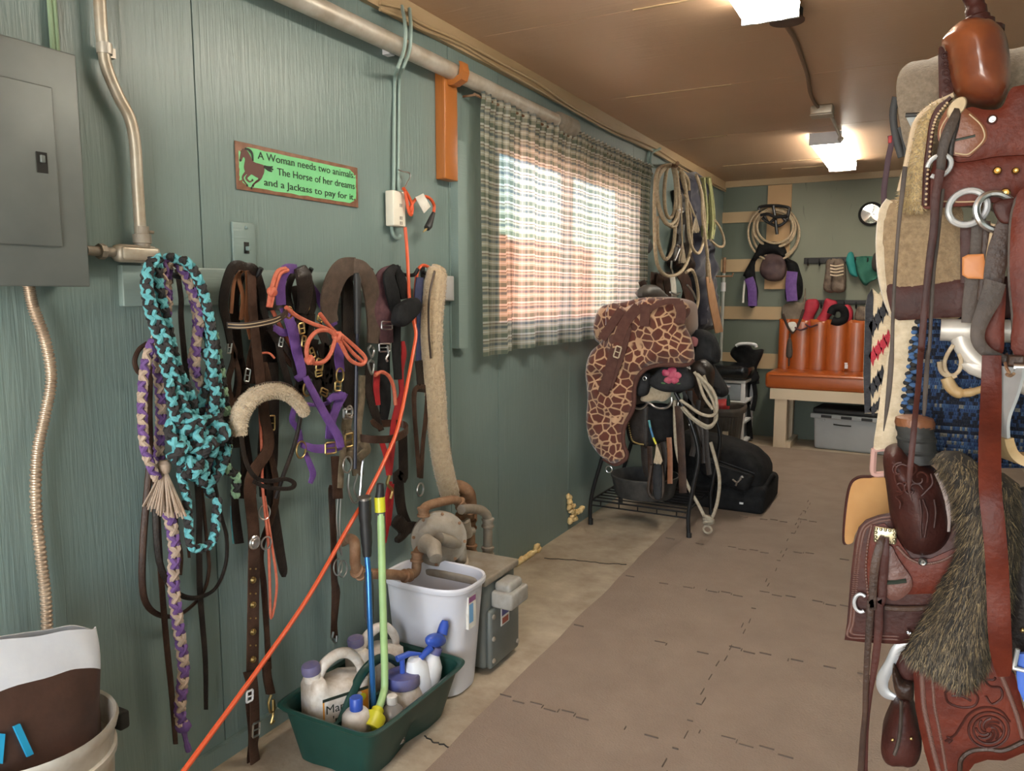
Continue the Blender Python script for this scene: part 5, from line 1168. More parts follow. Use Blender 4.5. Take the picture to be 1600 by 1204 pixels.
for y in (4.03, 4.53): mb.tube([(xa, y, zs), (xb, y, zs)], .006, 6); mb.tube([(xa, y, zs-.03), (xb, y, zs-.03)], .005, 6)
for x in (xa, xb): mb.tube([(x, 4.03, zs), (x, 4.53, zs)], .006, 6)
for i in range(7): mb.tube([(xa, 4.10+.06*i, zs), (xb, 4.10+.06*i, zs)], .0045, 6)
for i in range(5): mb.tube([(xa+(xb-xa)*(i+.5)/5, 4.03, zs), (xa+(xb-xa)*(i+.5)/5, 4.03, zs-.03)], .004, 6)
mb.build('wire_shelf', m_blackmetal, t)
# rubber pan
a = SIDE(4.25).at(880+335/4.444, 760); b = SIDE(4.25).at(880+790/4.444, 760); pc = Vector(((a.x+b.x)/2, 4.27, zs+.006)); pr_ = (b.x-a.x)/2
mb = MB(); mb.lathe([(0, 0), (pr_*.84, 0), (pr_*.87, .01), (pr_*.96, .10), (pr_*1.0, .112), (pr_*1.0, .122), (pr_*.96, .124), (pr_*.93, .11), (pr_*.84, .016), (0, .012)], pc, seg=44, sy=1.0)
tag(mb.build('rubber_pan', mat('pan_rubber', (.030, .029, .028), (.065, .060, .055), 14, .75)), 'round black rubber feed pan on the wire shelf of the saddle stand', 'feed pan')
# black western saddle on the stand
t = thing('western_saddle', 'black western saddle with silver scalloped edge on the stand under the giraffe blanket', 'saddle', (-1.3, 4.3, .5))
S1 = SIDE(4.12)
mb = MB(); c = S1.at(880+620/4.444, 600+120/4.444)
mb.grid(lambda u, v: (c.x-.17*math.cos(PI*v)*(1+.12*math.sin(PI*v)), 4.13+.42*u, c.z-.10+.24*math.sin(PI*v)**.8+.05*(2*u-1)**2), 14, 20, .02); mb.build('seat', m_lblack, t)
mb = MB(); mb.puff(S1, M4((450, 190), (480, 150), (600, 130), (745, 150), (772, 260), (765, 375), (690, 400), (600, 440), (535, 420), (470, 405), (440, 300)), .0, .02, .03, .06); mb.build('skirt', m_blackcloth, t)
mb = MB(); mb.puff(S1, M4((450, 230), (520, 170), (590, 150), (600, 300), (590, 440), (530, 415), (475, 400), (448, 320)), .03, .01, .012, .04); mb.build('jockey', m_lblack, t)
mb = MB()
for K, off in ((((480, 140), (505, 165), (540, 168), (570, 150), (585, 130)), .05), (((585, 130), (610, 138), (640, 160), (690, 168), (730, 155), (752, 128), (752, 90)), .05)):
    mb.tube(smooth(P3(S1, M4(*K), off), 5), .0075, 8)
mb.build('silver_edge', m_steel, t)
mb = MB()
P = smooth(P3(S1, M4((448, 235), (462, 320), (480, 390), (520, 412), (555, 418)), .045), 5)
for p in P: mb.ball(p, .0055, 0, 8, 5)
tag(mb.build('brass_studs', m_brass, t), kind='stuff')
mb = MB(); mb.puff(S1, M4((540, 108), (565, 60), (630, 15), (735, 25), (742, 80), (700, 118), (640, 112), (590, 122)), .04, .02, .025, .05, wrinkle=.006); mb.build('fleece_lining', m_fleecepale, t, 'tan fleece lining')
for pts, w, m, of in ((((735, 370), (742, 500), (742, 690)), 8, m_ltan, .06), (((800, 150), (815, 350), (825, 560), (832, 755)), 12, m_lbrown, .07), (((600, 430), (605, 540), (610, 650), (605, 760)), 8, m_lbrown, .05), (((690, 400), (705, 500), (690, 640)), 8, m_lblack, .05), (((560, 420), (570, 560), (590, 640)), 10, m_lblack, .02)):
    strap(S1, 'stirrup_leather', m, t, M4(*pts), w, .006, of)
mb = MB(); mb.tube(smooth(P3(S1, M4((612, 560), (598, 660), (592, 740), (615, 785), (660, 798), (690, 760), (692, 650), (680, 560)), .09), 5), .009, 8); mb.build('stirrup', m_lgrey, t)
mb = MB(); mb.puff(S1, M4((632, 560), (682, 560), (685, 700), (680, 790), (640, 790), (628, 700)), .10, .02, .008, .02); mb.build('stirrup_hood', m_greycloth, t)
# short whip with tassel
t = thing('stock_whip', 'short blue and yellow handled whip with a tan tassel hanging by the black saddle', 'whip', S1.at(1022, 720, .12))
P = smooth(P3(S1, M4((596, 250), (605, 300), (625, 370), (645, 415)), .12), 5)
for i0, i1, m in ((0, 6, m_turq), (5, 11, mat('whip_blue', (.05, .2, .4), rough=.5)), (10, 16, m_yellow)):
    mb = MB(); mb.tube(P[i0:i1], .006, 8); mb.build('handle_wrap', m, t)
mb = MB()
for i in range(60): a = random.uniform(0, 2*PI); r = random.uniform(.2, 1); mb.tube(smooth(P3(S1, M4((648, 412), (655+18*r*math.cos(a), 480), (655+36*r*math.cos(a), 548+random.uniform(-14, 8))), .12+.015*r*math.sin(a)), 3), .002, 4)
mb.build('tassel', m_fleecepale, t)

# giraffe print blanket
mg = bpy.data.materials.new('giraffe_fleece'); mg.use_nodes = True; tr = mg.node_tree; L = tr.links.new; bs = tr.nodes['Principled BSDF']
uvn = tr.nodes.new('ShaderNodeUVMap'); wn_ = tr.nodes.new('ShaderNodeTexNoise'); wn_.inputs['Scale'].default_value = 9; L(uvn.outputs[0], wn_.inputs['Vector'])
ad = tr.nodes.new('ShaderNodeMixRGB'); ad.blend_type = 'ADD'; ad.inputs[0].default_value = .035; L(uvn.outputs[0], ad.inputs[1]); L(wn_.outputs[1], ad.inputs[2])
vo = tr.nodes.new('ShaderNodeTexVoronoi'); vo.feature = 'DISTANCE_TO_EDGE'; vo.inputs['Scale'].default_value = 22; L(ad.outputs[0], vo.inputs['Vector'])
rp = tr.nodes.new('ShaderNodeValToRGB'); rp.color_ramp.elements[0].position = .055; rp.color_ramp.elements[1].position = .095
rp.color_ramp.elements[0].color = (.50, .31, .185, 1); rp.color_ramp.elements[1].color = (.110, .030, .019, 1); L(vo.outputs['Distance'], rp.inputs[0]); L(rp.outputs[0], bs.inputs['Base Color'])
bs.inputs['Roughness'].default_value = .95; bs.inputs['Sheen Weight'].default_value = .4
m_gtrim = mat('blanket_binding', (.075, .027, .020), (.10, .042, .032), 30, .85)
G_ = SIDE(3.94)
t = thing('horse_blanket', 'giraffe print fleece horse blanket with brown straps draped over the saddle stand', 'blanket', G_.at(980, 720))
out = M8((185, 175), (215, 145), (262, 165), (300, 150), (365, 124), (440, 135), (520, 142), (545, 180), (520, 235), (548, 300), (560, 385), (520, 408), (400, 408), (335, 440), (305, 500), (300, 590), (262, 670), (258, 740), (272, 800), (225, 832), (172, 808), (118, 740), (100, 650), (106, 550), (98, 430), (120, 355), (165, 310), (182, 240))
mb = MB(); mb.puff(G_, out, 0, .012, .055, .10, .2, wrinkle=.055, wf=11, ds=.022); mb.build('fleece', mg, t)
mb = MB(); mb.puff(SIDE(4.22), M8((190, 170), (300, 140), (400, 120), (520, 138), (545, 190), (520, 300), (300, 320), (180, 300)), 0, .30, .05, .10, .5, wrinkle=.02); mb.build('folded_back', mg, t)
mb = MB(); mb.tube(smooth(P3(G_, M8((558, 388), (520, 410), (400, 411), (335, 442), (306, 502), (300, 592), (262, 672), (257, 742), (272, 802), (225, 834), (172, 810)), .012), 5), .0125, 8); mb.build('binding', m_gtrim, t)
for pts, w, of in (((( 250, 175), (215, 225), (165, 300)), 14, .08), (((322, 160), (262, 235), (225, 340), (195, 450), (170, 530)), 17, .085), (((348, 150), (350, 200), (345, 245)), 15, .09), (((490, 140), (505, 185), (498, 232)), 16, .09), (((350, 190), (390, 160), (440, 140), (500, 138)), 9, .085), (((280, 250), (250, 360), (195, 510)), 11, .08)):
    strap(G_, 'strap', m_gtrim, t, M8(*pts), w, .006, of)
mb = MB(); mb.frame(G_.at(*M8((232, 355))[0], .1), (0, -1, 0), (.3, 0, 1), .03, .06, .004); mb.build('buckle', m_fleecepale, t)
mb = MB(); mb.ring(G_.at(*M4((318, 590))[0], .02), (0, -1, 0), .018, .003); mb.build('ring', m_steel, t)
# grey bag with pink flower
t = thing('saddle_bag', 'grey cloth bag with an embroidered pink flower beside the giraffe blanket', 'bag', S1.at(1040, 610))
mb = MB(); mb.puff(S1, M8((372, 480), (400, 440), (440, 412), (500, 415), (545, 440), (560, 490), (540, 515), (460, 525), (400, 510)), .10, .05, .05, .07, 1, wrinkle=.01); mb.build('pouch', m_greycloth, t)
fl = []
for i, (x, y) in enumerate(((440, 445), (465, 435), (485, 455), (475, 475), (450, 475), (465, 458))):
    c = S1.at(*M8((x, y))[0], .178); mb = MB(); mb.ball(c, (.024, .008, .019), 0, 10, 7, amp=.006, fr=50); mb.build('petal', m_pinkflower, t)
mb = MB()
for x, y in ((432, 488), (490, 488)): mb.ball(S1.at(*M8((x, y))[0], .172), (.02, .006, .008), 0, 10, 6)
mb.build('leaf', mat('leaf_green', (.06, .14, .05), rough=.7), t)
t = thing('cloth_pouch', 'small dark grey pouch with a metal eyelet left of the flowered bag', 'pouch', S1.at(1000, 600))
mb = MB(); mb.puff(S1, M8((308, 460), (340, 440), (372, 450), (370, 500), (355, 540), (315, 535)), .09, .03, .03, .04, 1, wrinkle=.006); mb.build('body', m_greycloth, t)
mb = MB(); mb.ring(S1.at(*M8((348, 468))[0], .145), (0, -1, 0), .010, .003, 0, 14); mb.build('eyelet', m_steel, t)
# grey rope coil on the stand with long hanging bight
S2 = SIDE(4.10)
t = thing('coiled_lariat', 'pale grey lariat coiled on the saddle stand, its loop knotted on the floor', 'lariat', S2.at(1107, 830))
for pts, of in ((((560, 440), (605, 500), (645, 575), (655, 640), (620, 672), (560, 640), (512, 590)), .16), (((575, 450), (640, 520), (658, 590), (640, 625), (590, 620), (530, 580), (500, 560)), .18), (((600, 455), (640, 560), (648, 650), (610, 678), (540, 630), (505, 590)), .14), (((570, 445), (600, 540), (640, 600)), .17)):
    mb = MB(); mb.tube(smooth(P3(S2, M8(*pts), of), 6), .0085, 8); mb.build('coil', m_ropegrey, t)
mb = MB(); mb.tube(smooth(P3(S2, M8((476, 560), (478, 690), (490, 800), (530, 920), (580, 1010), (612, 1068), (640, 1055), (662, 980), (668, 900), (655, 830), (630, 740)), .04), 6), .0095, 8); mb.build('bight', m_ropegrey, t)
mb = MB(); c = S2.at(*M8((622, 1075))[0], .04)
for i in range(3): mb.ring(c+Vector((0, 0, .012*i-.01)), (.3*(i-1), .5, 1), .024, .009, 0, 14)
mb.ring(c+Vector((-.005, 0, -.05)), (0, 1, .2), .022, .006, 0, 14); mb.build('honda_knot', m_ropegrey, t)
# dark bridles on the right of the saddle
t = thing('leather_bridle', 'dark brown bridle tangle with steel snaps hanging from the right of the stand', 'bridle', S2.at(1075, 760))
for pts, w in ((((500, 560), (490, 640), (500, 720)), 8), (((540, 520), (545, 640), (560, 740), (550, 800)), 9), (((580, 560), (570, 660), (590, 760)), 7), (((520, 540), (560, 600), (590, 690), (600, 830)), 7), (((610, 640), (612, 760), (625, 880)), 8)):
    strap(S2, 'strap', m_lblack, t, M8(*pts), w, .006, .02)
for x, y in ((498, 600), (500, 575), (548, 655)):
    mb = MB(); mb.frame(S2.at(*M8((x, y))[0], .035), (0, -1, 0), (0, 0, 1), .022, .034, .003); mb.build('buckle', m_steel, t)
# dark coat / rain slicker slung behind
S3 = SIDE(4.42)
t = thing('slicker_coat', 'dark grey coat slung over the far end of the saddle stand', 'coat', S3.at(1110, 600))
mb = MB(); mb.puff(S3, M8((540, 290), (580, 258), (640, 285), (668, 350), (662, 400), (640, 410), (700, 510), (690, 545), (645, 530), (600, 460), (550, 420), (525, 350)), .06, .06, .06, .08, 1, wrinkle=.05, wf=14, ds=.022); mb.build('body', m_greycloth, t)
mb = MB(); mb.puff(S3, M8((500, 250), (550, 262), (560, 310), (540, 360), (505, 320)), .10, .03, .03, .05, 1, wrinkle=.02); mb.build('sleeve', mat('grey_blue_cloth', (.10, .11, .13), (.16, .16, .19), 14, .9), t)
mb = MB(); mb.puff(S3, M8((550, 290), (575, 300), (570, 330), (552, 325)), .19, .008, .006, .02); mb.build('patch', mat('pink_patch', (.5, .2, .22), rough=.8), t)
t = thing('saddle_bag', 'black leather bag hung beside the lariat coil at the right of the stand', 'bag', S2.at(1095, 600))
mb = MB(); mb.puff(S2, M8((555, 415), (585, 388), (615, 400), (640, 440), (630, 520), (600, 560), (570, 520), (556, 470)), .0, .08, .05, .06, 1, wrinkle=.02); mb.build('body', m_lblack, t)
# black duffel bag on the floor
t = thing('duffel_bag', 'big black duffel bag with a steel snap on the floor beyond the stand', 'duffel bag', (-1.08, 4.95, 0))
x0_, x1_, y0_, y1_ = -1.42, -.775, 4.66, 5.18
mb = MB(); mb.rbox((x0_, y0_, 0), (x1_, y1_, .17), .035, seg=4)
for i, v in enumerate(mb.v): v += Vector((.012*noise.noise(v*7), .012*noise.noise(v*7+Vector((3, 0, 0))), .006*noise.noise(v*9)))
mb.build('base', m_blackcloth, t)
mb = MB()
def duf(u, v):
    a = PI*v; x = x0_-.03+(x1_-x0_+.02)*u; e = (1-abs(2*u-1)**5)**.4; hgt = (.285-.13*max(0, u-.3)**1.2)*e
    return (x, (y0_+y1_)/2-.245*e**.5*math.copysign(abs(math.cos(a))**.6, math.cos(a))+.01*noise.noise(Vector((x*9, v*6, 0))), .15+hgt*math.sin(a)**.55+.014*noise.noise(Vector((x*8, v*5, 1))))
mb.grid(duf, 40, 26, .006); mb.build('top', m_blackcloth, t)
D_ = SIDE(4.655)
mb = MB(); mb.puff(D_, M4((960, 500), (1120, 560), (1250, 610), (1320, 640), (1290, 720), (1240, 745), (1100, 690), (970, 620)), .03, .02, .025, .05, wrinkle=.01); pk = mb.build('pocket', m_blackcloth, t)
mb = MB(); mb.tube(smooth(P3(D_, M4((900, 470), (1050, 520), (1250, 590), (1330, 620)), .02), 5), .004, 6); mb.tube(smooth(P3(D_, M4((960, 520), (1120, 575), (1290, 625)), .065), 5), .003, 6); mb.build('zip', m_greycloth, t)
mb = MB()
for pts in (((1175, 660), (1205, 680), (1235, 655)), ((1205, 680), (1198, 705)), ((1225, 660), (1240, 640), (1250, 650))): mb.tube(smooth(P3(D_, M4(*pts), .075), 4), .006, 6)
mb.build('snap_hook', m_steel, t)
mb = MB(); c = D_.at(*M4((1237, 826))[0], .012); mb.rbox((c.x-.012, c.y-.004, c.z-.006), (c.x+.012, c.y+.004, c.z+.006), .002); mb.build('logo_tag', m_white, t)
mb = MB(); mb.tube(smooth([(-.80, 4.72, .13), (-.77, 4.9, .2), (-.79, 5.1, .14)], 5), .012, 8); mb.build('carry_handle', m_blackcloth, t)
# dark slatted plastic laundry tub
T_ = SIDE(5.45)
a = T_.at(1108, 640); b = T_.at(1151, 640); tc = Vector((b.x-.26, 5.65, 0))
t = thing('laundry_basket', 'dark brown slatted plastic basket behind the duffel bag', 'basket', tc)
zr = T_.at(1145, 640).z
def bsk(u, v):
    pr = [(.0, .0), (.80, .0), (.83, .02), (.97, .88), (1.04, .90), (1.06, .96), (1.03, 1.0), (.98, .98), (.95, .88), (.79, .03), (0, .02)]
    x = v*(len(pr)-1); i = min(int(x), len(pr)-2); q = x-i; r = pr[i][0]*(1-q)+pr[i+1][0]*q; h_ = (pr[i][1]*(1-q)+pr[i+1][1]*q)
    e = superell(-u*2*PI, 5); rib = 0 if not (.1 < h_ < .85 and 1 <= i <= 3) else -.006*(1 if int(u*64) % 2 else 0)
    return (tc.x+e[0]*(.26*r+rib), tc.y+e[1]*(.20*r+rib), h_*zr)
mb = MB(); mb.grid(bsk, 128, 30); mb.build('tub', mat('brown_plastic', (.050, .040, .033), (.08, .065, .052), 9, .55), t)
mb = MB(); c = T_.at(*B3((140, 940))[0]); mb.box((c.x-.018, tc.y-.20, c.z-.02), (c.x+.018, tc.y-.172, c.z+.02)); mb.build('hand_hole', m_benchwood, t)
for i, (x, y, m, lb, dz) in enumerate(((130, 700, m_red, 'bright red folded cloth on top of the brown slatted basket', .06), (80, 745, m_dark, 'dark cloth bundle filling the brown slatted basket', .05))):
    c = SIDE(5.6).at(*B3((x, y))[0]); mb = MB(); mb.rbox((c.x-.09, c.y-.10, zr-.05), (c.x+.035, c.y+.09, zr+.035), .03, seg=4)
    for v in mb.v: v += Vector((0, 0, .018*noise.noise(v*14)))
    tag(mb.build('folded_cloth', m), lb, 'cloth')
mb = MB(); c = SIDE(5.5).at(*B3((165, 670))[0]); mb.lathe([(.012, 0), (.014, .03), (.010, .05), (.006, .08)], (c.x, c.y, zr+.02)); tag(mb.build('small_bottle', m_green), 'tiny green bottle standing at the corner of the slatted basket', 'bottle')
# white drawer tower and the bags on it
V_ = SIDE(6.75)
a = V_.at(1128, 592); b = V_.at(1164, 592); zr = a.z; f0 = V_.at(1160, 697).z
t = thing('drawer_tower', 'white plastic drawer tower standing beside the bench', 'drawer unit', (b.x-.19, 6.95, 0))
dx0, dx1, dy0, dy1 = b.x-.38, b.x, 6.75, 7.15
for x in (dx0+.015, dx1-.015):
    for y in (dy0+.015, dy1-.015):
        mb = MB(); mb.rbox((x-.018, y-.018, 0), (x+.018, y+.018, zr-.02), .006); mb.build('post', m_white, t)
for i in range(4):
    z = .03+(zr-.05)*i/3; mb = MB(); mb.rbox((dx0-.006, dy0-.006, z-.012), (dx1+.006, dy1+.006, z+.014), .008); mb.build('shelf_frame', m_white, t)
for i in range(3):
    z0 = .03+(zr-.05)*i/3+.018; z1 = .03+(zr-.05)*(i+1)/3-.018; mb = MB(); mb.rbox((dx0+.03, dy0, z0), (dx1-.03, dy1-.02, z1), .01); d_ = mb.build('drawer', mat('smoky_drawer', (.30, .34, .38), (.24, .27, .30), 4, .3), t)
    mb = MB(); mb.rbox(((dx0+dx1)/2-.07, dy0-.012, z1-.03), ((dx0+dx1)/2+.07, dy0, z1-.015), .004); mb.build('handle', m_white, d_)
mb = MB(); mb.rbox((dx0-.05, 6.70, zr), (dx1+.03, 7.0, zr+.13), .05, seg=4)
for v in mb.v: v += Vector((.02*noise.noise(v*9), .01*noise.noise(v*8), .03*noise.noise(v*12)))
tag(mb.build('plastic_bag', mat('shiny_black_bag', (.012, .012, .014), rough=.22, bump=.5, bscale=25)), 'shiny black plastic bag lying on the white drawer tower', 'bag')
W_ = SIDE(7.12)
t = thing('chaps', 'black leather chaps with trailing straps hung between the drawers and the bench', 'chaps', W_.at(1172, 690))
mb = MB(); mb.puff(W_, B3((180, 400), (215, 345), (300, 340), (330, 370), (395, 368), (385, 420), (350, 500), (370, 560), (330, 600), (270, 560), (240, 470)), .06, .05, .03, .06, 1, wrinkle=.02); mb.build('body', m_blackcloth, t)
for pts, w in ((((300, 560), (285, 700), (300, 850), (310, 970)), 9), (((330, 560), (345, 680), (325, 780)), 7), (((275, 560), (285, 640), (300, 740)), 7), (((350, 520), (360, 600)), 6)): strap(W_, 'strap', m_blackcloth, t, B3(*pts), w, .01, .06)
mb = MB(); mb.tube(smooth(P3(W_, B3((215, 345), (240, 332), (300, 330), (345, 338), (352, 355)), .14), 5), .014, 8); mb.build('white_rim', m_white, t)
# ------------------------------------------------------------------ rope rack on the far part of the left wall
def wt(name, label, cat, px, py, group=None): 
    p = PL.at(px, py, .1); return thing(name, label, cat, (p.x, p.y, p.z-.05), group)
t = wt('coiled_lariat', 'big tan lariat hanging in wide loops just right of the curtain', 'lariat', 1048, 262)
for pts, of in ((((300, 120), (220, 150), (195, 260), (190, 500), (200, 760), (240, 870), (310, 898), (390, 850), (440, 720), (445, 540), (420, 360), (370, 180)), .16), (((320, 125), (280, 150), (260, 280), (265, 430), (290, 490), (320, 470), (338, 380), (335, 240), (318, 140)), .14), (((300, 125), (230, 170), (205, 330), (240, 480), (290, 540), (340, 500), (360, 380), (350, 220), (330, 135)), .17), (((310, 130), (250, 160), (210, 250), (220, 400), (270, 520), (330, 555), (355, 480), (362, 330), (340, 170)), .13), (((210, 480), (215, 650), (250, 760), (280, 775), (320, 700), (335, 560)), .15), (((360, 150), (420, 220), (430, 300)), .16)):
    mb = MB(); mb.tube(smooth(P3(PL, R1(*pts), of), 7), .0125, 8); mb.build('coil', m_rope, t)
t = wt('wall_hook', 'bent metal peg holding the tan lariat under the ceiling trim', 'hook', 1050, 256)
mb = MB(); mb.tube(smooth(P3(PL, R1((250, 130, .0), (290, 125, .1), (340, 130, .22), (350, 110, .26))), 4), .012, 8); mb.build('hook', m_rust, t)
t = wt('coiled_lariat', 'thin tan lariat hanging behind, its loop reaching down in front of the dark coat', 'lariat', 1085, 280)
for pts, of in ((((380, 160), (410, 300), (420, 480), (440, 660), (488, 740), (525, 680), (540, 520), (520, 330), (490, 210)), .2), (((480, 190), (520, 330), (525, 480), (545, 640), (560, 760)), .22), (((410, 870), (450, 855), (480, 920), (495, 1040), (480, 1130), (450, 1145)), .24)):
    mb = MB(); mb.tube(smooth(P3(PL, R1(*pts), of), 7), .0115, 8); mb.build('coil', m_rope, t)
t = wt('coiled_lariat', 'yellow-green lariat hanging nearest the back corner with a sideways loop', 'lariat', 1100, 282)
for k_ in range(7):
    x = 515+k_*10; mb = MB(); mb.tube(smooth(P3(PL, R1((x, 210), (x+8+k_*2, 340), (x+14+k_*3, 480), (x+8+k_*4, 600-6*k_), (x+20, 640)), .12+.02*(k_ % 3)), 6), .010, 8); mb.build('coil', m_ropegreen, t)
mb = MB(); mb.tube(smooth(P3(PL, R1((580, 645), (630, 690), (672, 685), (670, 620), (640, 550), (612, 510)), .16), 6), .0105, 8); mb.build('loop', m_rope, t)
t = wt('painted_cable', 'painted cable running down beside the right edge of the curtain', 'cable', 1008, 320)
mb = MB(); mb.tube(smooth(P3(PL, R1((200, 10), (150, 40), (145, 200), (135, 400), (125, 600), (110, 770)), .015), 6), .009, 8); mb.tube(smooth(P3(PL, R1((230, 10), (175, 40), (165, 120), (205, 140)), .03), 5), .009, 8); mb.build('cable', m_cablepaint, t)
mb = MB(); mb.puff(PL, R1((130, 640), (150, 660), (160, 700), (135, 740), (120, 720)), .03, .03, .01, .02); mb.build('plug', m_black, t)
mb = MB(); mb.tube(smooth(P3(PL, R1((130, 560), (155, 575), (155, 600), (130, 640)), .04), 4), .004, 6); mb.build('wire_hook', m_steel, t)
# headstalls hanging above the giraffe blanket
t = wt('leather_bridle', 'brown headstalls bunched on hooks right above the giraffe blanket', 'bridle', 1025, 440)
for pts, w, of in ((((190, 870), (185, 940), (200, 1010)), 9, .1), (((230, 880), (225, 950), (240, 1040)), 9, .12), (((270, 870), (280, 950), (300, 1040)), 12, .1), (((360, 860), (400, 930), (430, 1040), (440, 1120)), 14, .12), (((390, 880), (420, 960), (400, 1080)), 12, .1), (((100, 930), (130, 990), (200, 1030)), 10, .12)):
    strap(PL, 'strap', m_lbrown, t, R1(*pts), w, .01, of)
mb = MB(); mb.puff(PL, R1((90, 1010), (130, 960), (190, 965), (240, 1010), (290, 1060), (240, 1075), (110, 1060)), .2, .03, .03, .05, 1); mb.build('headpiece', mat('grey_leather', (.07, .065, .06), (.11, .10, .09), 9, .5), t)
for pts in (((310, 790), (308, 850), (320, 880)), ((330, 790), (350, 740), (365, 700), (350, 680)), ((300, 1010), (340, 1025), (370, 1015)), ((420, 960), (460, 1010), (480, 1060))):
    mb = MB(); mb.tube(smooth(P3(PL, R1(*pts), .22), 4), .007, 6); mb.build('bit', m_steel, t)
t = wt('white_strap', 'white cloth strap hanging between the brown headstalls', 'strap', 1052, 450)
strap(PL, 'strap', m_paper, t, R1((315, 905), (322, 960), (328, 1060)), 7, .01, .2)
t = wt('rope_tassel', 'pale horsehair tassel among the ropes by the headstalls', 'tassel', 1066, 390)
for x, y0, y1 in ((385, 660, 800), (478, 480, 590)):
    mb = MB()
    for i in range(26): a = random.uniform(-1, 1); mb.tube(P3(PL, R1((x, y0), (x+14*a, (y0+y1)/2), (x+26*a, y1+random.uniform(-12, 8))), .2+.02*random.uniform(-1, 1)), .004, 4)
    mb.build('hair_bundle', m_fleecepale, t)
mb = MB(); mb.tube(smooth(P3(PL, R1((400, 330), (430, 380), (470, 480)), .2), 4), .008, 6); mb.tube(smooth(P3(PL, R1((375, 330), (380, 500), (385, 670)), .2), 4), .006, 6); mb.build('cord', m_rope, t)
t = wt('steel_bits', 'steel snaps dangling on cords among the ropes', 'bits', 1064, 330)
for pts in (((360, 440), (380, 425), (385, 450), (365, 450)), ((395, 540), (392, 600), (400, 660)), ((370, 330), (375, 430))): 
    mb = MB(); mb.tube(smooth(P3(PL, R1(*pts), .18), 4), .008, 6); mb.build('snap', m_steel, t)
# long dark coat on the wall
t = wt('long_coat', 'long dark navy coat hanging on the wall between the ropes and the back corner', 'coat', 1088, 280)
mb = MB(); mb.puff(PL, R1((400, 190), (470, 180), (490, 300), (500, 480), (540, 600), (555, 780), (570, 960), (600, 1200), (600, 1260), (500, 1260), (490, 1120), (470, 960), (430, 850), (440, 620), (400, 520), (385, 380), (375, 260)), .03, .05, .06, .10, 0, wrinkle=.06, wf=10); mb.build('body', mat('navy_cloth', (.016, .018, .034), (.03, .03, .05), 12, .9, sheen=.3), t)
t = wt('leather_chaps', 'dark brown leather chaps hanging behind the tan lariat', 'chaps', 1060, 320)
mb = MB(); mb.puff(PL, R1((330, 300), (400, 330), (420, 480), (430, 700), (440, 860), (400, 900), (330, 850), (290, 800), (330, 600), (345, 430)), .03, .03, .03, .06, 0, wrinkle=.03, wf=12); mb.build('body', m_lblack, t)
t = wt('leather_strap', 'long tan leather strap hanging beside the dark coat near the white pole', 'strap', 1112, 430)
strap(PL, 'strap', mat('tan_strap', (.30, .16, .08), (.38, .22, .12), 10, .6), t, R1((565, 900), (580, 980), (600, 1100), (640, 1290)), [8, 11, 12, 12], .01, .2)
mb = MB(); mb.tube(smooth(P3(PL, R1((558, 760), (565, 860), (570, 940)), .2), 4), [.012, .018, .02, .022, .016], 8); mb.build('rope_end', m_rope, t)
mb = MB(); c = PL.at(*R1((565, 900))[0], .0); mb.tube([c+Vector((.004, 0, 0)), c+Vector((.21, 0, 0)), c+Vector((.215, 0, .03))], .008, 8); mb.build('peg', m_rust, t)
t = thing('pvc_pole', 'slim grey pole with a coupling standing in the back left corner', 'pole', (XL+.12, 7.05, 0))
a = SIDE(7.05).at(1132, 402); b = SIDE(7.05).at(1126, 560)
mb = MB(); mb.tube([a, b, Vector((b.x-.02, 7.05, 0))], .014, 10); mb.build('tube', mat('grey_pvc', (.35, .36, .33), rough=.5), t)
c = SIDE(7.05).at(1130, 448); mb = MB(); mb.tube([c+Vector((0, 0, .04)), c-Vector((0, 0, .04))], .022, 10); mb.build('coupling', m_white, t)
mb = MB(); mb.tube([a, a+Vector((0, 0, -.14))], .0155, 10); mb.build('red_top', m_rust, t)
# ------------------------------------------------------------------ back wall
def bt(name, label, cat, px, py, group=None):
    p = PB.at(px, py, .05); return thing(name, label, cat, (p.x, p.y, p.z), group)
t = bt('wire_frame', 'black wire frame hung high on the pine post of the back wall', 'wire frame', 1210, 340)
for pts, of in ((((430, 290), (440, 265), (545, 255), (655, 270), (663, 300), (640, 375), (575, 415), (500, 385), (455, 350)), .16), (((540, 258), (555, 350), (570, 480)), .2), (((440, 330), (500, 322), (560, 345), (655, 335)), .24), (((500, 390), (470, 340), (432, 300)), .1), (((640, 375), (600, 340), (560, 350), (510, 395)), .22)):
    mb = MB(); mb.tube(smooth(P3(PB, B2(*pts), of), 6), .013, 8); mb.build('wire', m_blackmetal, t)
t = bt('coiled_lariat', 'tan lariat coil hanging behind the black wire frame on the back wall', 'lariat', 1210, 370)
for cx_, cy_, rx_, ry_, of in ((545, 470, 200, 215, .08), (550, 430, 165, 150, .11), (555, 420, 140, 130, .13), (548, 440, 150, 135, .10), (560, 470, 180, 190, .07)):
    mb = MB(); mb.tube([PB.at(*B2((cx_+rx_*math.cos(a), cy_+ry_*math.sin(a)))[0], of+.01*math.sin(2*a)) for a in [i*2*PI/48 for i in range(48)]], .010, 8, closed=True); mb.build('coil', m_rope, t)
t = bt('saddle_bags', 'black and purple padded saddle bags slung on the back wall below the lariat', 'saddle bags', 1208, 440)
mb = MB(); mb.puff(PB, B2((440, 550), (510, 538), (590, 545), (640, 600), (650, 660), (720, 700), (745, 760), (770, 860), (760, 970), (700, 1000), (640, 990), (640, 850), (650, 720), (580, 640), (480, 640), (400, 690), (400, 830), (420, 930), (400, 1040), (350, 1030), (330, 830), (310, 800), (350, 720), (395, 640)), .05, .05, .05, .06, 0, wrinkle=.03, wf=14); mb.build('body', m_blackcloth, t)
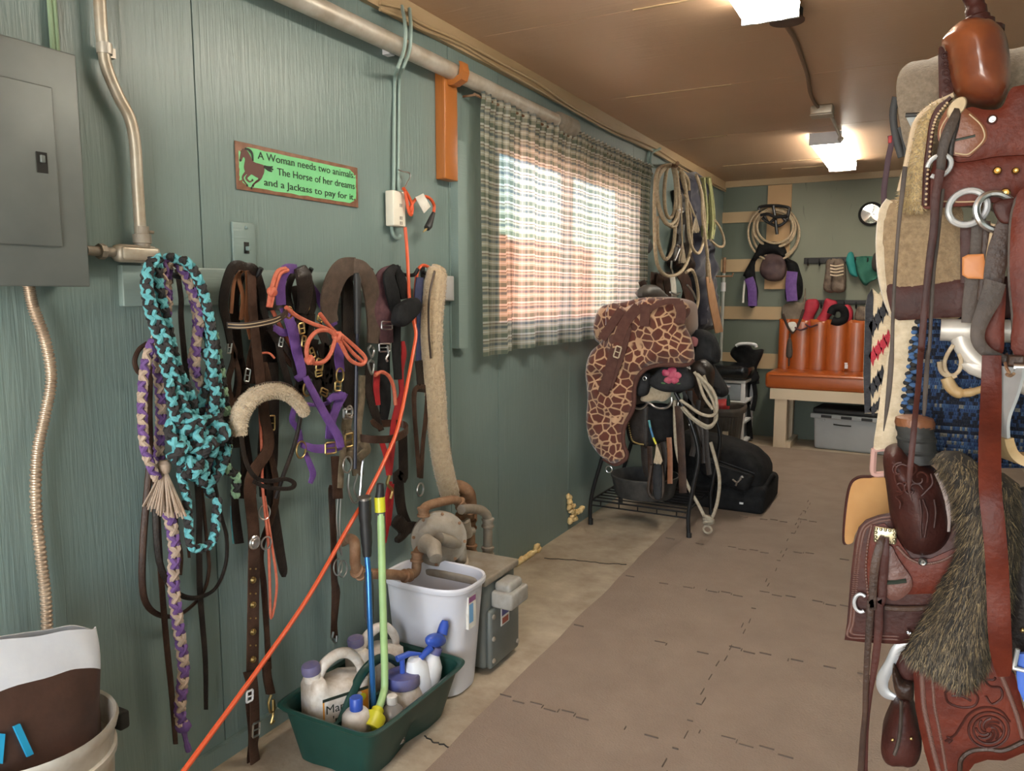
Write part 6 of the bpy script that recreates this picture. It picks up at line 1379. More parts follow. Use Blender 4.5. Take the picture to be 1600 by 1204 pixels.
mb = MB(); mb.puff(PB, B2((480, 650), (560, 630), (640, 670), (640, 780), (600, 840), (500, 840), (440, 770)), .04, .05, .04, .06, 0, wrinkle=.02); mb.build('flap', mat('dark_plum', (.055, .03, .035), (.10, .06, .055), 9, .7), t)
for pts, w in ((((350, 820), (375, 900), (380, 1040)), 14), (((690, 770), (680, 880), (690, 1000)), 17)): strap(PB, 'purple_strap', m_purple, t, B2(*pts), w, .02, .13)
strap(PB, 'white_cord', m_paper, t, B2((320, 840), (310, 930), (305, 1015)), 3, .008, .12)
t = bt('round_mirror', 'round mirror in a black frame on the back wall', 'mirror', 1360, 334)
c = PB.at(1361, 334, .02); R_ = (PB.at(1381, 334).x-PB.at(1341, 334).x)/2
mb = MB(); mb.lathe([(R_*.78, .008), (R_*.8, .02), (R_*.9, .028), (R_, .02), (R_, -.018), (0, -.018)], c, (0, -1, 0), 48); mb.build('frame', m_black, t)
mb = MB(); mb.lathe([(R_*.82, .004), (R_*.82, .008), (0, .010)], c, (0, -1, 0), 48); mb.build('glass', m_mirror, t)
for k_, (y, x0, x1, lb) in enumerate(((682, 785, 1420, 'upper black coat rail on the back wall'), (1010, 800, 1420, 'lower black coat rail above the bench'))):
    a = PB.at(*B2((x0, y-18))[0]); b = PB.at(*B2((x1, y+18))[0])
    t = bt('coat_rail', lb, 'coat rail', *B2(((x0+x1)/2, y))[0])
    mb = MB(); mb.rbox((a.x, YB-.035, b.z), (b.x, YB-.012, a.z), .004); mb.build('board', m_black, t)
    n = 7
    for i in range(n):
        x = a.x+.04+(b.x-a.x-.08)*i/(n-1); mb = MB(); mb.tube(smooth([(x, YB-.03, a.z-.05), (x, YB-.075, a.z-.07), (x, YB-.10, a.z-.04), (x, YB-.10, a.z-.015)], 3), .006, 6); mb.build('hook', m_blackmetal, t)
t = bt('lace_boots', 'brown lace-up hoof boots hanging on the upper coat rail', 'boots', 1306, 440)
for sx_ in (0, 1):
    mb = MB(); d = 58*sx_
    mb.puff(PB, B2((950+d*.9, 780), (960+d, 690), (1010+d*.9, 670), (1060+d*.6, 690), (1050+d, 790), (1060+d*.8, 860), (1040+d, 920), (980+d, 935), (935+d, 900)), .06+.05*sx_, .06, .03, .05, 1, wrinkle=.015, wf=20); mb.build('boot', m_bootbrown, t)
mb = MB()
for y in (720, 745, 770, 795): mb.tube(smooth(P3(PB, B2((985, y), (1030, y+8), (1090, y-4)), .21), 3), .006, 6)
mb.build('lace', m_fleecepale, t)
t = bt('neck_warmer', 'teal and dark green scarf draped over the upper coat rail', 'scarf', 1345, 420)
mb = MB(); mb.puff(PB, B2((1110, 680), (1130, 625), (1160, 620), (1175, 670), (1190, 760), (1200, 810), (1150, 800), (1120, 740)), .1, .03, .03, .05, 1, wrinkle=.02); mb.build('teal_part', m_teal, t)
mb = MB(); mb.puff(PB, B2((1180, 665), (1290, 650), (1370, 680), (1375, 800), (1300, 850), (1260, 880), (1215, 830), (1190, 740)), .07, .03, .03, .06, 1, wrinkle=.03); mb.build('green_part', m_dgreen, t)
t = bt('dark_cap', 'dark cap hanging at the right end of the upper coat rail', 'cap', 1372, 410)
mb = MB(); mb.puff(PB, B2((1325, 640), (1360, 620), (1420, 640), (1420, 760), (1340, 770), (1310, 720)), .13, .05, .05, .06, 1); mb.build('body', mat('dark_olive', (.04, .035, .03), rough=.9), t)
for pts, lb, dx in ((((800, 1000), (840, 985), (885, 990), (900, 1040), (870, 1100), (850, 1150), (850, 1215), (770, 1215), (755, 1150), (780, 1080)), 'left crimson splint boot hanging above the bench', 0), (((950, 985), (1000, 990), (1040, 1010), (1030, 1080), (980, 1130), (960, 1215), (900, 1230), (850, 1190), (880, 1140), (920, 1080)), 'right crimson splint boot with strap hanging above the bench', 0)):
    t = bt('splint_boot', lb, 'horse boot', *B2(pts[4])[0])
    mb = MB(); mb.puff(PB, B2(*pts), .06, .04, .04, .05, 1, wrinkle=.012); mb.build('body', m_redboot, t)
    x, y = pts[-3]; mb = MB(); mb.tube(smooth(P3(PB, B2((x-60, y-10), (x-20, y+12), (x+40, y-6)), .155), 4), .008, 6); mb.build('strap', m_maroon, t)
t = bt('hoof_boot', 'black and red hoof boot hanging right of the crimson boots', 'horse boot', 1310, 480)
mb = MB(); mb.tube(smooth(P3(PB, B3((850, 130), (870, 95), (920, 90), (945, 120), (940, 165), (900, 185), (860, 175)), .12), 5, ), .035, 12); mb.build('black_cuff', m_blackcloth, t)
mb = MB(); mb.puff(PB, B3((925, 75), (975, 70), (1000, 110), (995, 170), (960, 190), (930, 175), (950, 120)), .07, .04, .03, .04, 1); mb.build('red_shell', m_redboot, t)
t = bt('hoof_boot', 'brown hoof boot hanging at the right end of the lower coat rail', 'horse boot', 1345, 485)
mb = MB(); mb.puff(PB, B3((1015, 130), (1040, 80), (1075, 80), (1110, 110), (1110, 170), (1040, 180), (1015, 165)), .07, .05, .03, .05, 1); mb.build('body', m_bootbrown, t)
t = bt('hay_bag', 'brown cloth bag with a pendant strap hanging at the left end of the bench', 'bag', 1238, 540)
mb = MB(); mb.puff(PB, B2((610, 1050), (700, 1000), (770, 1010), (790, 900), (795, 1000), (770, 1110), (740, 1190), (680, 1240), (640, 1160)), .06, .02, .02, .05, 1, wrinkle=.02); mb.build('cloth', mat('brown_canvas', (.14, .11, .085), (.20, .16, .12), 14, .9), t)
for pts, w in ((((530, 130), (560, 210), (590, 250)), 4), (((670, 100), (630, 210), (590, 260)), 4), (((578, 260), (572, 400), (570, 480)), 2.5)): strap(PB, 'cord', m_lbrown, t, B3(*pts), w, .01, .50 if pts[0][1] > 200 else .13)
mb = MB(); mb.puff(PB, B3((575, 290), (590, 320), (592, 418), (553, 415), (560, 320)), .5, .02, .008, .02); mb.build('pendant', m_lgrey, t)
mb = MB(); mb.puff(PB, B3((565, 190), (610, 185), (622, 215), (600, 250), (580, 230)), .14, .01, .005, .02); mb.build('paper_label', m_paper, t)
# ------------------------------------------------------------------ bench
bx0 = SIDE(6.9).at(1199, 600).x; bx1 = XR-.02; by0 = 6.88; bz1 = .655; bz0 = .515
t = thing('padded_bench', 'orange vinyl bench seat on a pale timber frame against the back wall', 'bench', ((bx0+bx1)/2, 7.1, 0))
mb = MB(); mb.rbox((bx0-.02, by0, bz0), (bx1, 7.38, bz1), .035, seg=4)
for v in mb.v: v.z += .006*noise.noise(Vector((v.x*4, v.y*6, 0)))
mb.build('seat_cushion', m_bench, t)
mb = MB(); mb.tube([(bx0+.02, by0-.002, bz1-.022), (bx1-.02, by0-.002, bz1-.022)], .006, 8); mb.build('piping', m_bench, t)
xs = [PB.at(px, 520, .14).x for px in (1216, 1234, 1264, 1291, 1322, 1351, 1380, 1409, 1438, 1467)]; zb = .93
zb = PB.at(1300, 499, .1).z
while xs[-1]+.15 < bx1: xs.append(xs[-1]+.152)
for i, (a, b) in enumerate(zip(xs, xs[1:])):
    mb = MB()
    def ch(u, v, a=a, b=b): return (a+(b-a)*u, 7.295-.026*math.sqrt(max(0, 1-(2*u-1)**2))**.8*math.sqrt(max(0, 1-max(0, (v-.93)/.07)**2)), bz1-.03+(zb-bz1+.03)*v)
    mb.grid(ch, 14, 20, .03); mb.build('back_channel', m_bench, t)
mb = MB(); mb.box((xs[0], 7.32, bz0), (bx1, 7.38, zb-.02)); mb.build('back_board', m_dark, t, shade=False)
mb = MB(); c = SIDE(7.25).at(1322, 572); mb.box((c.x-.012, 7.252, c.z-.02), (c.x+.014, 7.258, c.z+.015)); mb.box((c.x-.014, 7.252, c.z+.018), (c.x+.010, 7.258, c.z+.03)); mb.build('torn_spot', m_white, t)
f0 = SIDE(by0-.015).at(1250, 612).z
mb = MB(); mb.box((bx0+.03, by0-.012, .425), (bx1, by0+.028, bz0)); mb.build('front_rail', m_benchwood, t, shade=False)
lg = SIDE(by0); a = lg.at(1208, 690).x; b = lg.at(1227, 690).x
for x in (a, XR-.2):
    mb = MB(); mb.box((x, by0, 0), (x+b-a, by0+.09, .46)); mb.build('leg', m_benchwood, t, shade=False)
    mb = MB(); mb.box((x, 7.26, 0), (x+b-a, 7.35, .46)); mb.build('leg', m_benchwood, t, shade=False)
    mb = MB(); mb.box((x+b-a, by0+.02, 0), (x+b-a+.04, 7.34, .05)); mb.build('foot_rail', m_benchwood, t, shade=False)
# tote under the bench
tp_ = SIDE(6.97); a = tp_.at(1268, 690).x; zt_ = tp_.at(1280, 645).z
t = thing('storage_tote', 'grey plastic storage tote with black lid under the orange bench', 'tote', (a+.32, 7.15, 0))
Mr = Matrix.Translation((a, 6.99, 0)) @ Matrix.Rotation(math.radians(-7), 4, 'Z')
def tt(fn, nm, m, lbl=None):
    mb = MB(); fn(mb); mb.v = [Mr @ v for v in mb.v]; return mb.build(nm, m, t, lbl)
def body(mb):
    mb.rbox((0, 0, .0), (.62, .30, zt_), .025, seg=3)
    for v in mb.v: k_ = .03*(1-v.z/zt_); v.x = v.x+k_*(1-2*v.x/.62)*.5; v.y = v.y+k_*(1-2*v.y/.30)*.5
tt(body, 'tub', m_tote)
tt(lambda mb: mb.rbox((-.018, -.018, zt_-.045), (.638, .318, zt_-.005), .008), 'rim', m_tote)
tt(lambda mb: mb.rbox((-.005, -.005, zt_-.004), (.625, .305, zt_+.045), .018), 'lid', m_black, 'black lid')
for x in (.07, .23, .39): tt(lambda mb, x=x: mb.rbox((x, -.022, zt_-.035), (x+.085, -.016, zt_-.012), .002), 'slot', m_black)
tt(lambda mb: mb.tube(smooth([(.17, -.002, zt_*.72), (.24, -.008, zt_*.71), (.31, -.002, zt_*.71)], 5), .006, 6), 'grip_line', m_dark)
tt(lambda mb: mb.rbox((.07, -.014, zt_*.79), (.10, .0, zt_*.86), .005), 'latch', m_tote)
# ------------------------------------------------------------------ saddles and pads on racks along the right wall
def mirror_half(mb, yax):
    """far half of a draped pad: mirrored about the rack's axis"""
    o = MB(); o.v = [Vector((v.x, 2*yax-v.y, v.z)) for v in mb.v]; o.f = [list(reversed(f)) for f in mb.f]; o.m = list(mb.m)
    o.uv = {i: list(reversed(u)) for i, u in mb.uv.items()}
    return o
def ridge(zt, rh, wd):
    """bend a side panel inward near its top so the two halves meet over the rack"""
    def f(a, b):
        q = max(0, min(.999, (b-(zt-rh))/rh)); return -wd*(1-math.sqrt(1-q*q))
    return f
# racks: white pipes from the right wall
def rack(name, lb, y, x0, z, m, r=.019, elbow=None):
    t = thing(name, lb, 'saddle rack', (XR-.1, y, z-.2))
    mb = MB(); mb.tube([(x0, y, z), (XR-.005, y, z)], r, 16); mb.build('bar', m, t)
    mb = MB(); mb.rbox((XR-.02, y-.06, z-.12), (XR, y+.06, z+.06), .005); mb.build('wall_plate', m, t)
    if elbow: mb = MB(); mb.tube(elbow, r*.85, 14); mb.build('brace', m, t)
    return t
m_rack = mat('painted_pipe', (.60, .56, .50), (.50, .45, .40), 12, .4, metal=.2)
SB = SIDE(1.555); q = SB.at(*D6((520, 140))[0])
rack('saddle_rack', 'pale painted pipe saddle rack poking out from behind the hanging stirrup', 1.555, q.x, q.z, m_rack, 0.0195, smooth([SB.at(*p) for p in D6((640, 150), (660, 230), (720, 310), (800, 370), (900, 430))]+[Vector((XR-.02, 1.555, q.z-.30))], 5))
rack('saddle_rack', 'upper pipe rack carrying the saddle with the polished brown swell', 1.80, .12, 1.60, m_rack)
rack('saddle_rack', 'lower pipe rack carrying the dark tooled saddle', 1.72, .12, .88, m_rack)
# felt pad at the top, behind the swell
Y1 = 1.66; P1_ = SIDE(Y1)
t = thing('saddle_pad', 'grey brown felt saddle pad at the top, behind the polished brown saddle swell', 'saddle pad', (.2, 1.82, 1.4))
o_ = D4((430, 285), (335, 345), (268, 440), (244, 540), (250, 660), (280, 850), (312, 960), (340, 1180), (700, 1200), (1300, 1180), (1300, 235), (900, 235), (700, 234), (540, 243))
zt = P1_.at(*D4((900, 236))[0]).z
mb = MB(); mb.puff(P1_, o_, 0, .022, .004, .02, 1, bend=ridge(zt, .07, .12), ds=.013, k=5); mb.build('felt', m_felt, t); mirror_half(mb, Y1+.135).build('far_side', m_felt, t)
mb = MB(); mb.tube(smooth(P3(P1_, D4((300, 722), (345, 720), (400, 718)), .018), 3), .004, 6); mb.build('slot', m_black, t)
mb = MB(); mb.puff(P1_, D4((300, 728), (390, 722), (360, 820), (335, 800)), .014, .004, .002, .02, sm=False); mb.build('slot_lining', mat('slot_grey', (.36, .38, .38), rough=.8), t)
# black straps hanging at the very left of the felt pad
t = thing('nylon_strap', 'black strap hanging against the front edge of the felt pad', 'strap', P1_.at(*D4((230, 900))[0]))
Pb = SIDE(1.72)
for pts, w, m in ((((240, 610), (222, 720), (240, 860), (275, 985)), 12, m_black), (((258, 800), (290, 900), (300, 980)), 7, m_black), (((205, 850), (212, 900), (195, 980), (180, 1080), (165, 1204), (170, 1330)), 9, mat('plum_strap', (.06, .03, .04), rough=.7))): strap(Pb, 'strap', m, t, D4(*pts), w, .006, .0)
mb = MB(); mb.rbox(tuple(Pb.at(*D4((190, 900))[0], 0)-Vector((0, .004, 0))), tuple(Pb.at(*D4((218, 850))[0], 0)+Vector((0, .004, 0))), .002); mb.build('red_tab', m_red, t)
# fleece and wear leather pad below
Y2 = 1.585; P2_ = SIDE(Y2)
t = thing('saddle_pad', 'tan wool saddle pad with a dark leather wear strip, under the polished swell saddle', 'saddle pad', (.2, 1.8, 1.2))
o_ = D5((150, 260), (168, 175), (215, 132), (400, 140), (640, 165), (655, 400), (660, 630), (650, 860), (460, 870), (270, 880), (225, 840), (185, 740), (155, 600), (143, 440))
mb = MB(); mb.puff(P2_, o_, 0, .022, .008, .025, 1, ds=.012); mb.build('wool', m_woolpad, t); mirror_half(mb, 1.80).build('far_side', m_woolpad, t)
mb = MB(); mb.puff(P2_, D5((185, 668), (300, 662), (480, 640), (668, 628), (1300, 610), (1300, 850), (668, 862), (460, 872), (300, 882), (245, 878), (210, 830)), .014, .008, .004, .02, ds=.014); mb.build('wear_leather', m_ldark, t, 'dark leather wear strip')
mb = MB(); mb.tube(smooth(P3(P2_, D5((205, 135), (165, 200), (147, 330), (145, 450), (158, 610), (195, 760), (240, 862)), .008), 6), .0085, 8); mb.build('pale_binding', m_fleecepale, t, 'pale binding along the front edge')
# navajo blanket
Y3 = 1.66; P3_ = SIDE(Y3)
t = thing('saddle_blanket', 'cream woven saddle blanket with black and red stepped diamonds at the left of the pads', 'saddle blanket', (.2, 1.85, .98))
o_ = D6((92, -120), (155, -60), (190, 20), (215, 60), (900, 60), (900, 560), (200, 560), (150, 660), (45, 662), (36, 420), (48, 0), (62, -70))
m_cream = mat('cream_weave', (.62, .50, .34), (.52, .41, .27), 60, .95, bump=.8, bscale=120, bstretch=(1, 1, 3))
m_bkweave = mat('black_weave', (.018, .018, .022), (.04, .04, .045), 60, .95, bump=.8, bscale=120, bstretch=(1, 1, 3)); m_redweave = mat('red_weave', (.42, .03, .05), (.34, .03, .04), 60, .95, bump=.8, bscale=120, bstretch=(1, 1, 3))
mb = MB(); mb.puff(P3_, o_, 0, .010, .003, .02, 1, ds=.02, sm=False); mb.build('weave', m_cream, t); mirror_half(mb, 1.85).build('far_side', m_cream, t)
mb = MB(); mb.puff(P3_, D6((62, -75), (92, -120), (100, -60), (94, 100), (84, 300), (80, 480), (86, 660), (44, 662), (36, 420), (48, 0)), .0085, .002, .0015, .02, sm=False, ds=.02); mb.build('black_border', m_bkweave, t)
def diamond(x, y, w_, h_, nm, m):
    mb = MB(); pts = []
    for sx_, sy_ in ((-1, 0), (-.55, -.45), (-.3, -.4), (0, -1), (.3, -.75), (.55, -.3), (1, -.15), (.6, .3), (.3, .4), (0, 1), (-.3, .7), (-.6, .35)): pts.append((x+sx_*w_, y+sy_*h_))
    mb.puff(P3_, D6(*pts), .0085, .002, .001, .02, sm=False, ds=.02); mb.build(nm, m, t)
for x, y, h_ in ((97, 118, 62), (128, 72, 66), (158, 30, 66), (188, -14, 60), (215, -60, 50)): diamond(x, y, 27, h_*1.15, 'black_diamond', m_bkweave)
for x, y, h_ in ((97, 305, 58), (128, 268, 60), (160, 232, 60), (190, 195, 52)): diamond(x, y, 27, h_*1.15, 'red_diamond', m_redweave)
for x, y, h_ in ((97, 505, 60), (126, 462, 64), (152, 425, 60), (100, 640, 40), (135, 610, 44), (165, 575, 40)): diamond(x, y, 27, h_*1.15, 'black_diamond', m_bkweave)
# cream and navy woven pad
mn = bpy.data.materials.new('navy_weave'); mn.use_nodes = True; tr = mn.node_tree; L = tr.links.new; bs = tr.nodes['Principled BSDF']; bs.inputs['Roughness'].default_value = .95
co = tr.nodes.new('ShaderNodeTexCoord'); mp = tr.nodes.new('ShaderNodeMapping'); mp.inputs['Scale'].default_value = (260, 260, 150); L(co.outputs['Object'], mp.inputs[0])
sx = tr.nodes.new('ShaderNodeSeparateXYZ'); L(mp.outputs[0], sx.inputs[0])
def mth(op, a, b=None):
    n = tr.nodes.new('ShaderNodeMath'); n.operation = op
    for i, q in enumerate((a, b)):
        if q is None: continue
        if isinstance(q, (int, float)): n.inputs[i].default_value = q
        else: L(q, n.inputs[i])
    return n.outputs[0]
fz = mth('FLOOR', sx.outputs[2]); fx = mth('FLOOR', mth('ADD', sx.outputs[0], mth('MULTIPLY', mth('MODULO', fz, 2.0), .5)))
cmb = tr.nodes.new('ShaderNodeCombineXYZ'); L(fx, cmb.inputs[0]); L(fz, cmb.inputs[2])
wn_ = tr.nodes.new('ShaderNodeTexWhiteNoise'); L(cmb.outputs[0], wn_.inputs[0])
row = tr.nodes.new('ShaderNodeTexWhiteNoise'); row.noise_dimensions = '1D'; L(fz, row.inputs['W'])
mixv = mth('ADD', mth('MULTIPLY', wn_.outputs[0], .38), mth('MULTIPLY', row.outputs[0], .62))
rp = tr.nodes.new('ShaderNodeValToRGB'); rp.color_ramp.interpolation = 'CONSTANT'; e = rp.color_ramp.elements
e[0].color = (.012, .016, .035, 1); e[1].position = .38; e[1].color = (.035, .075, .19, 1)
for p_, c_ in ((.60, (.07, .14, .29)), (.74, (.30, .29, .26)), (.86, (.03, .06, .16))): z_ = e.new(p_); z_.color = (*c_, 1)
L(mixv, rp.inputs[0]); L(rp.outputs[0], bs.inputs['Base Color'])
def hump(x): return mth('SINE', mth('MULTIPLY', mth('FRACT', x), PI))
bh = mth('MULTIPLY', hump(mth('ADD', sx.outputs[0], mth('MULTIPLY', mth('MODULO', fz, 2.0), .5))), hump(sx.outputs[2]))
bp = tr.nodes.new('ShaderNodeBump'); bp.inputs['Strength'].default_value = 1; bp.inputs['Distance'].default_value = .006; L(bh, bp.inputs['Height']); L(bp.outputs[0], bs.inputs['Normal'])
Y4 = 1.60; P4_ = SIDE(Y4)
t = thing('saddle_blanket', 'thick navy and cream woven saddle pad hanging above the black wrapped horn', 'saddle blanket', (.2, 1.8, .95))
mb = MB(); mb.puff(P4_, D6((330, 40), (1300, 20), (1300, 1000), (760, 1000), (560, 960), (430, 900), (280, 860), (290, 690), (320, 480), (345, 230)), 0, .020, .006, .03, 1, ds=.02, sm=False); mb.build('navy_weave', mn, t); mirror_half(mb, 1.80).build('far_side', mn, t)
m_cknit = mat('cream_knit', (.66, .55, .40), (.50, .40, .27), 45, .95, bump=1.0, bscale=70, bstretch=(1, 1, 1.8))
mb = MB(); mb.puff(P4_, D6((228, 60), (375, 70), (352, 230), (330, 400), (305, 560), (290, 690), (265, 800), (250, 895), (180, 880), (105, 880), (118, 740), (135, 620), (160, 440), (200, 240)), .006, .018, .008, .03, 1, ds=.012); mb.build('cream_border', m_cknit, t, 'cream knitted border'); mirror_half(mb, 1.80).build('far_side', m_cknit, t)
mb = MB(); P = smooth(P3(P4_, D6((378, 90), (352, 230), (345, 300), (335, 400), (318, 500), (305, 600), (295, 690)), .016), 7)
for i, p in enumerate(P): mb.ball(p+Vector((.007*math.sin(i*1.9), 0, 0)), (.007, .005, .005), i % 2, 8, 5)
tag(mb.build('edge_stitch', [m_blackyarn, mat('blue_yarn', (.06, .13, .28), rough=.9)], t), kind='stuff')
mb = MB(); mb.tube(smooth(P3(P4_, D6((105, 885), (98, 960), (100, 1040), (165, 1045)), .0), 4), .006, 6); mb.tube(smooth(P3(P4_, D6((100, 890), (180, 885), (250, 900)), .005), 4), .006, 6); mb.build('pink_binding', mat('dusty_pink', (.48, .28, .24), rough=.8), t)

# ---------------- upper saddle
t = thing('western_saddle', 'western saddle with a polished red-brown swell and tall horn at the top right', 'saddle', (.25, 1.75, 1.45))
yu = 1.50; U = SIDE(yu); U2 = SIDE(1.54)
mb = MB(); mb.puff(U2, D4((640, 162), (555, 238), (525, 290), (548, 330), (565, 450), (600, 590), (660, 650), (760, 676), (870, 668), (930, 600), (950, 510), (946, 380), (925, 260), (885, 190), (820, 152), (730, 140)), 0, .05, .055, .075, 1.6, ds=.007); mb.build('swell', m_lorange, t, 'polished swell')
a = U2.at(*D4((752, 165))[0], -.03)
mb = MB(); mb.tube(smooth([a+Vector((.0, .0, -.012)), a+Vector((0, 0, .004)), U2.at(*D4((748, 110))[0], -.03), U2.at(*D4((738, 40))[0], -.03), U2.at(*D4((722, -30))[0], -.03), U2.at(*D4((718, -70))[0], -.03)], 5), [.040, .0255, .0195, .0165, .0145, .016, .022], 18); mb.lathe([(.02, -.006), (.036, 0), (.038, .008), (.03, .014), (0, .015)], U2.at(*D4((716, -80))[0], -.03), (-.15, 0, 1), 24); mb.build('horn', m_ldark, t)
mb = MB(); mb.puff(U2, D4((508, 310), (545, 318), (575, 440), (600, 580), (560, 620), (515, 640), (508, 480)), .02, .012, .003, .02, 1, ds=.008); gu = mb.build('gullet_face', m_ldark, t)
mb = MB()
for y in (345, 400, 455, 510, 560): mb.ring(U2.at(*D4((548+(y-345)*.06, y))[0], .028), (0, -1, 0), .0045, .0016, 0, 10)
tag(mb.build('tooling_marks', m_ldark, gu), kind='stuff')
# jockey and skirt
mb = MB(); mb.puff(U, D4((690, 678), (800, 690), (900, 676), (960, 560), (1043, 535), (1350, 470), (1350, 960), (1043, 972), (870, 982), (720, 1008), (600, 1000), (600, 800)), -.004, .008, .006, .03, ds=.012); mb.build('jockey', m_lred, t)
mb = MB(); mb.puff(U, D4((485, 985), (600, 995), (720, 1005), (870, 980), (1043, 965), (1350, 950), (1350, 1180), (1043, 1180), (1005, 1245), (880, 1265), (700, 1290), (520, 1300), (410, 1300), (430, 1150), (470, 1050)), -.012, .008, .004, .02, ds=.012); mb.build('skirt', m_lred, t)
mb = MB(); mb.tube(smooth(P3(U, D4((540, 1262), (640, 1265), (760, 1262)), -.005), 4), .0012, 5); mb.build('skirt_stitching', m_thread, t)
mb = MB(); mb.puff(U, D4((596, 598), (540, 625), (470, 665), (400, 725), (360, 800), (335, 930), (310, 1050), (270, 1205), (262, 1300), (300, 1310), (410, 1310), (420, 1200), (440, 1000), (470, 850), (510, 730), (570, 650)), -.030, .03, .010, .02, 1, ds=.009); mb.fuzz(3500, .008, .001, (0, 0, -.7)); mb.build('fleece_lining', m_fleecegold, t, 'golden fleece lining')
mb = MB(); mb.tube(smooth(P3(U, D4((600, 596), (530, 628), (460, 668), (392, 728), (352, 800), (325, 930), (298, 1060), (262, 1200)), -.015), 6), .0045, 8); mb.build('lining_edge', mat('pale_edge', (.55, .42, .28), rough=.7), t)
mb = MB(); mb.strap(U, D4((585, 612), (510, 680), (470, 770), (448, 920), (432, 1080), (425, 1290)), [6, 9, 10, 10, 11, 12], .008, -.002); fb = mb.build('front_binding', m_ldark, t)
mb = MB()
P = smooth(P3(U, D4((560, 645), (497, 730), (467, 830), (450, 980), (436, 1120), (428, 1280)), .003), 10)
for p in P[::2]: mb.ball(p, (.0022, .0012, .0022), 0, 6, 4)
tag(mb.build('lacing', m_thread, fb), kind='stuff')
# rigging plate, rosette, keeper, ring
mb = MB(); mb.puff(U, D4((610, 640), (690, 690), (755, 745), (800, 800), (812, 845), (800, 890), (740, 950), (690, 985), (600, 975), (540, 945), (505, 880), (505, 800), (530, 730), (570, 670)), .006, .006, .004, .02, ds=.009); rp_ = mb.build('rigging_plate', mat('saddle_tan', (.15, .045, .018), (.21, .075, .034), 10, .42, bump=.3, bscale=120), t)
mb = MB(); mb.tube(smooth(P3(U, D4((700, 715), (770, 780), (796, 845), (780, 890), (730, 940), (685, 968), (610, 960)), .0115), 6), .0013, 5); mb.tube(smooth(P3(U, D4((590, 700), (545, 760), (518, 820), (520, 880)), .0115), 6), .0013, 5); mb.build('stitching', m_thread, rp_)
mb = MB(); mb.tube(P3(U, D4((605, 880), (670, 866), (737, 850)), .0115), .0028, 6); mb.build('slot', m_ink, rp_)
mb = MB(); mb.ring(U.at(*D4((690, 790))[0], .011), (0, -1, 0), .008, .0012, 0, 18); mb.build('maker_stamp', m_ldark, rp_)
mb = MB(); c = U.at(*D4((622, 675))[0], .012)
for i in range(44):
    pass
mb.lathe([(.0185*(1), -.003), (.0185, .001), (.016, .004), (.008, .005), (0, .005)], c, (0, -1, 0), 28, sx=1, sy=.62, rot=.2); ro = mb.build('rawhide_rosette', mat('rawhide_pale', (.58, .46, .30), (.46, .34, .2), 30, .6), t)
strap(U, 'keeper_strap', m_lgrey, t, D4((622, 680, .016), (615, 720, .022), (580, 800, .026), (548, 880, .026), (530, 960, .024), (520, 1065, .02)), [8, 14, 17, 17, 16, 14], .006, .02)
strap(U, 'keeper_strap', m_lblack, t, D4((640, 690, .012), (620, 780, .016), (590, 900, .016), (575, 1060, .012)), [5, 9, 9, 8], .005, .015)
mb = MB(); mb.ring(U.at(*D4((512, 1040))[0], .022), (0, -1, 0), .0185, .0038, 0, 28, sx=1, sy=.85, arc=(PI*.05, PI*1.75)); mb.build('ring', m_alu, t)
for x, y, m, r in ((843, 750, m_steel, .0075), (875, 1070, m_brass, .0065), (990, 1070, m_brass, .0055), (925, 1208, m_brass, .0075)):
    mb = MB(); mb.lathe([(r, -.002), (r, .002), (r*.7, .005), (r*.5, .004), (r*.3, .006), (0, .006)], U.at(*D4((x, y))[0], .008), (0, -1, 0), 18); mb.build('concho', m, t)
# saddle strings
strap(U, 'saddle_string', m_lgrey, t, D5((298, -80), (285, 40), (262, 250), (245, 450), (232, 650), (222, 850), (216, 1050))+D6((212, 320), (200, 480), (185, 620), (163, 775)), [8, 8, 7, 6, 6, 6, 6, 7, 9, 9, 7, 1.5], .003, .035)
strap(U, 'saddle_string', m_ldark, t, D5((520, -60), (490, 100), (478, 300), (452, 500), (430, 700), (412, 900), (400, 1050))+D6((395, 300, .06), (382, 480, .09), (365, 640, .12), (350, 800, .135), (335, 950, .14), (325, 1060, .14), (322, 1140, .14), (340, 1210, .14)), [15, 14, 13, 12, 11, 11, 11, 10, 9, 9, 10, 10, 9, 5, 2], .0035, .045)
strap(U, 'saddle_string', m_lgrey, t, D5((535, 60), (515, 250), (498, 400), (480, 550), (468, 700), (460, 860), (450, 1050))+D6((440, 300), (428, 480), (420, 620), (412, 715)), [6, 6, 7, 6, 7, 6, 6, 7, 8, 7, 3], .0035, .030)
# rigging rings and latigo on the right
mb = MB(); mb.ring(U.at(*D5((690, 178))[0], .0), (0, -1, 0), .0285, .0055, 0, 30, sx=1, sy=.95); mb.build('rigging_ring', m_alu, t)
mb = MB(); mb.ring(U.at(*D5((870, 205))[0], .012), (.25, -1, 0), .028, .0055, 0, 30, sx=.95, sy=1.15); mb.build('rigging_ring', m_steel, t)
for pts, w, m, of in ((((690, 262), (688, 380), (690, 500), (690, 650)), 23, m_ldark, -.02), (((760, 240), (750, 400), (740, 520)), 22, m_lgrey, -.012), (((725, 600), (715, 700), (705, 800), (700, 900)), 25, m_lgrey, -.006), (((810, 260), (800, 420), (785, 620), (770, 760)), 12, m_lbrown, .0), (((850, 280), (830, 420), (800, 580)), 8, m_thread, .002)): strap(U, 'latigo', m, t, D5(*pts), w, .006, of)
mb = MB(); mb.puff(U, D5((655, 490), (690, 472), (790, 468), (800, 540), (795, 625), (690, 622), (655, 600)), .012, .007, .003, .02, sm=False); mb.build('latigo_keeper', mat('orange_leather', (.52, .20, .06), (.45, .16, .05), 10, .5), t, 'bright orange leather keeper')
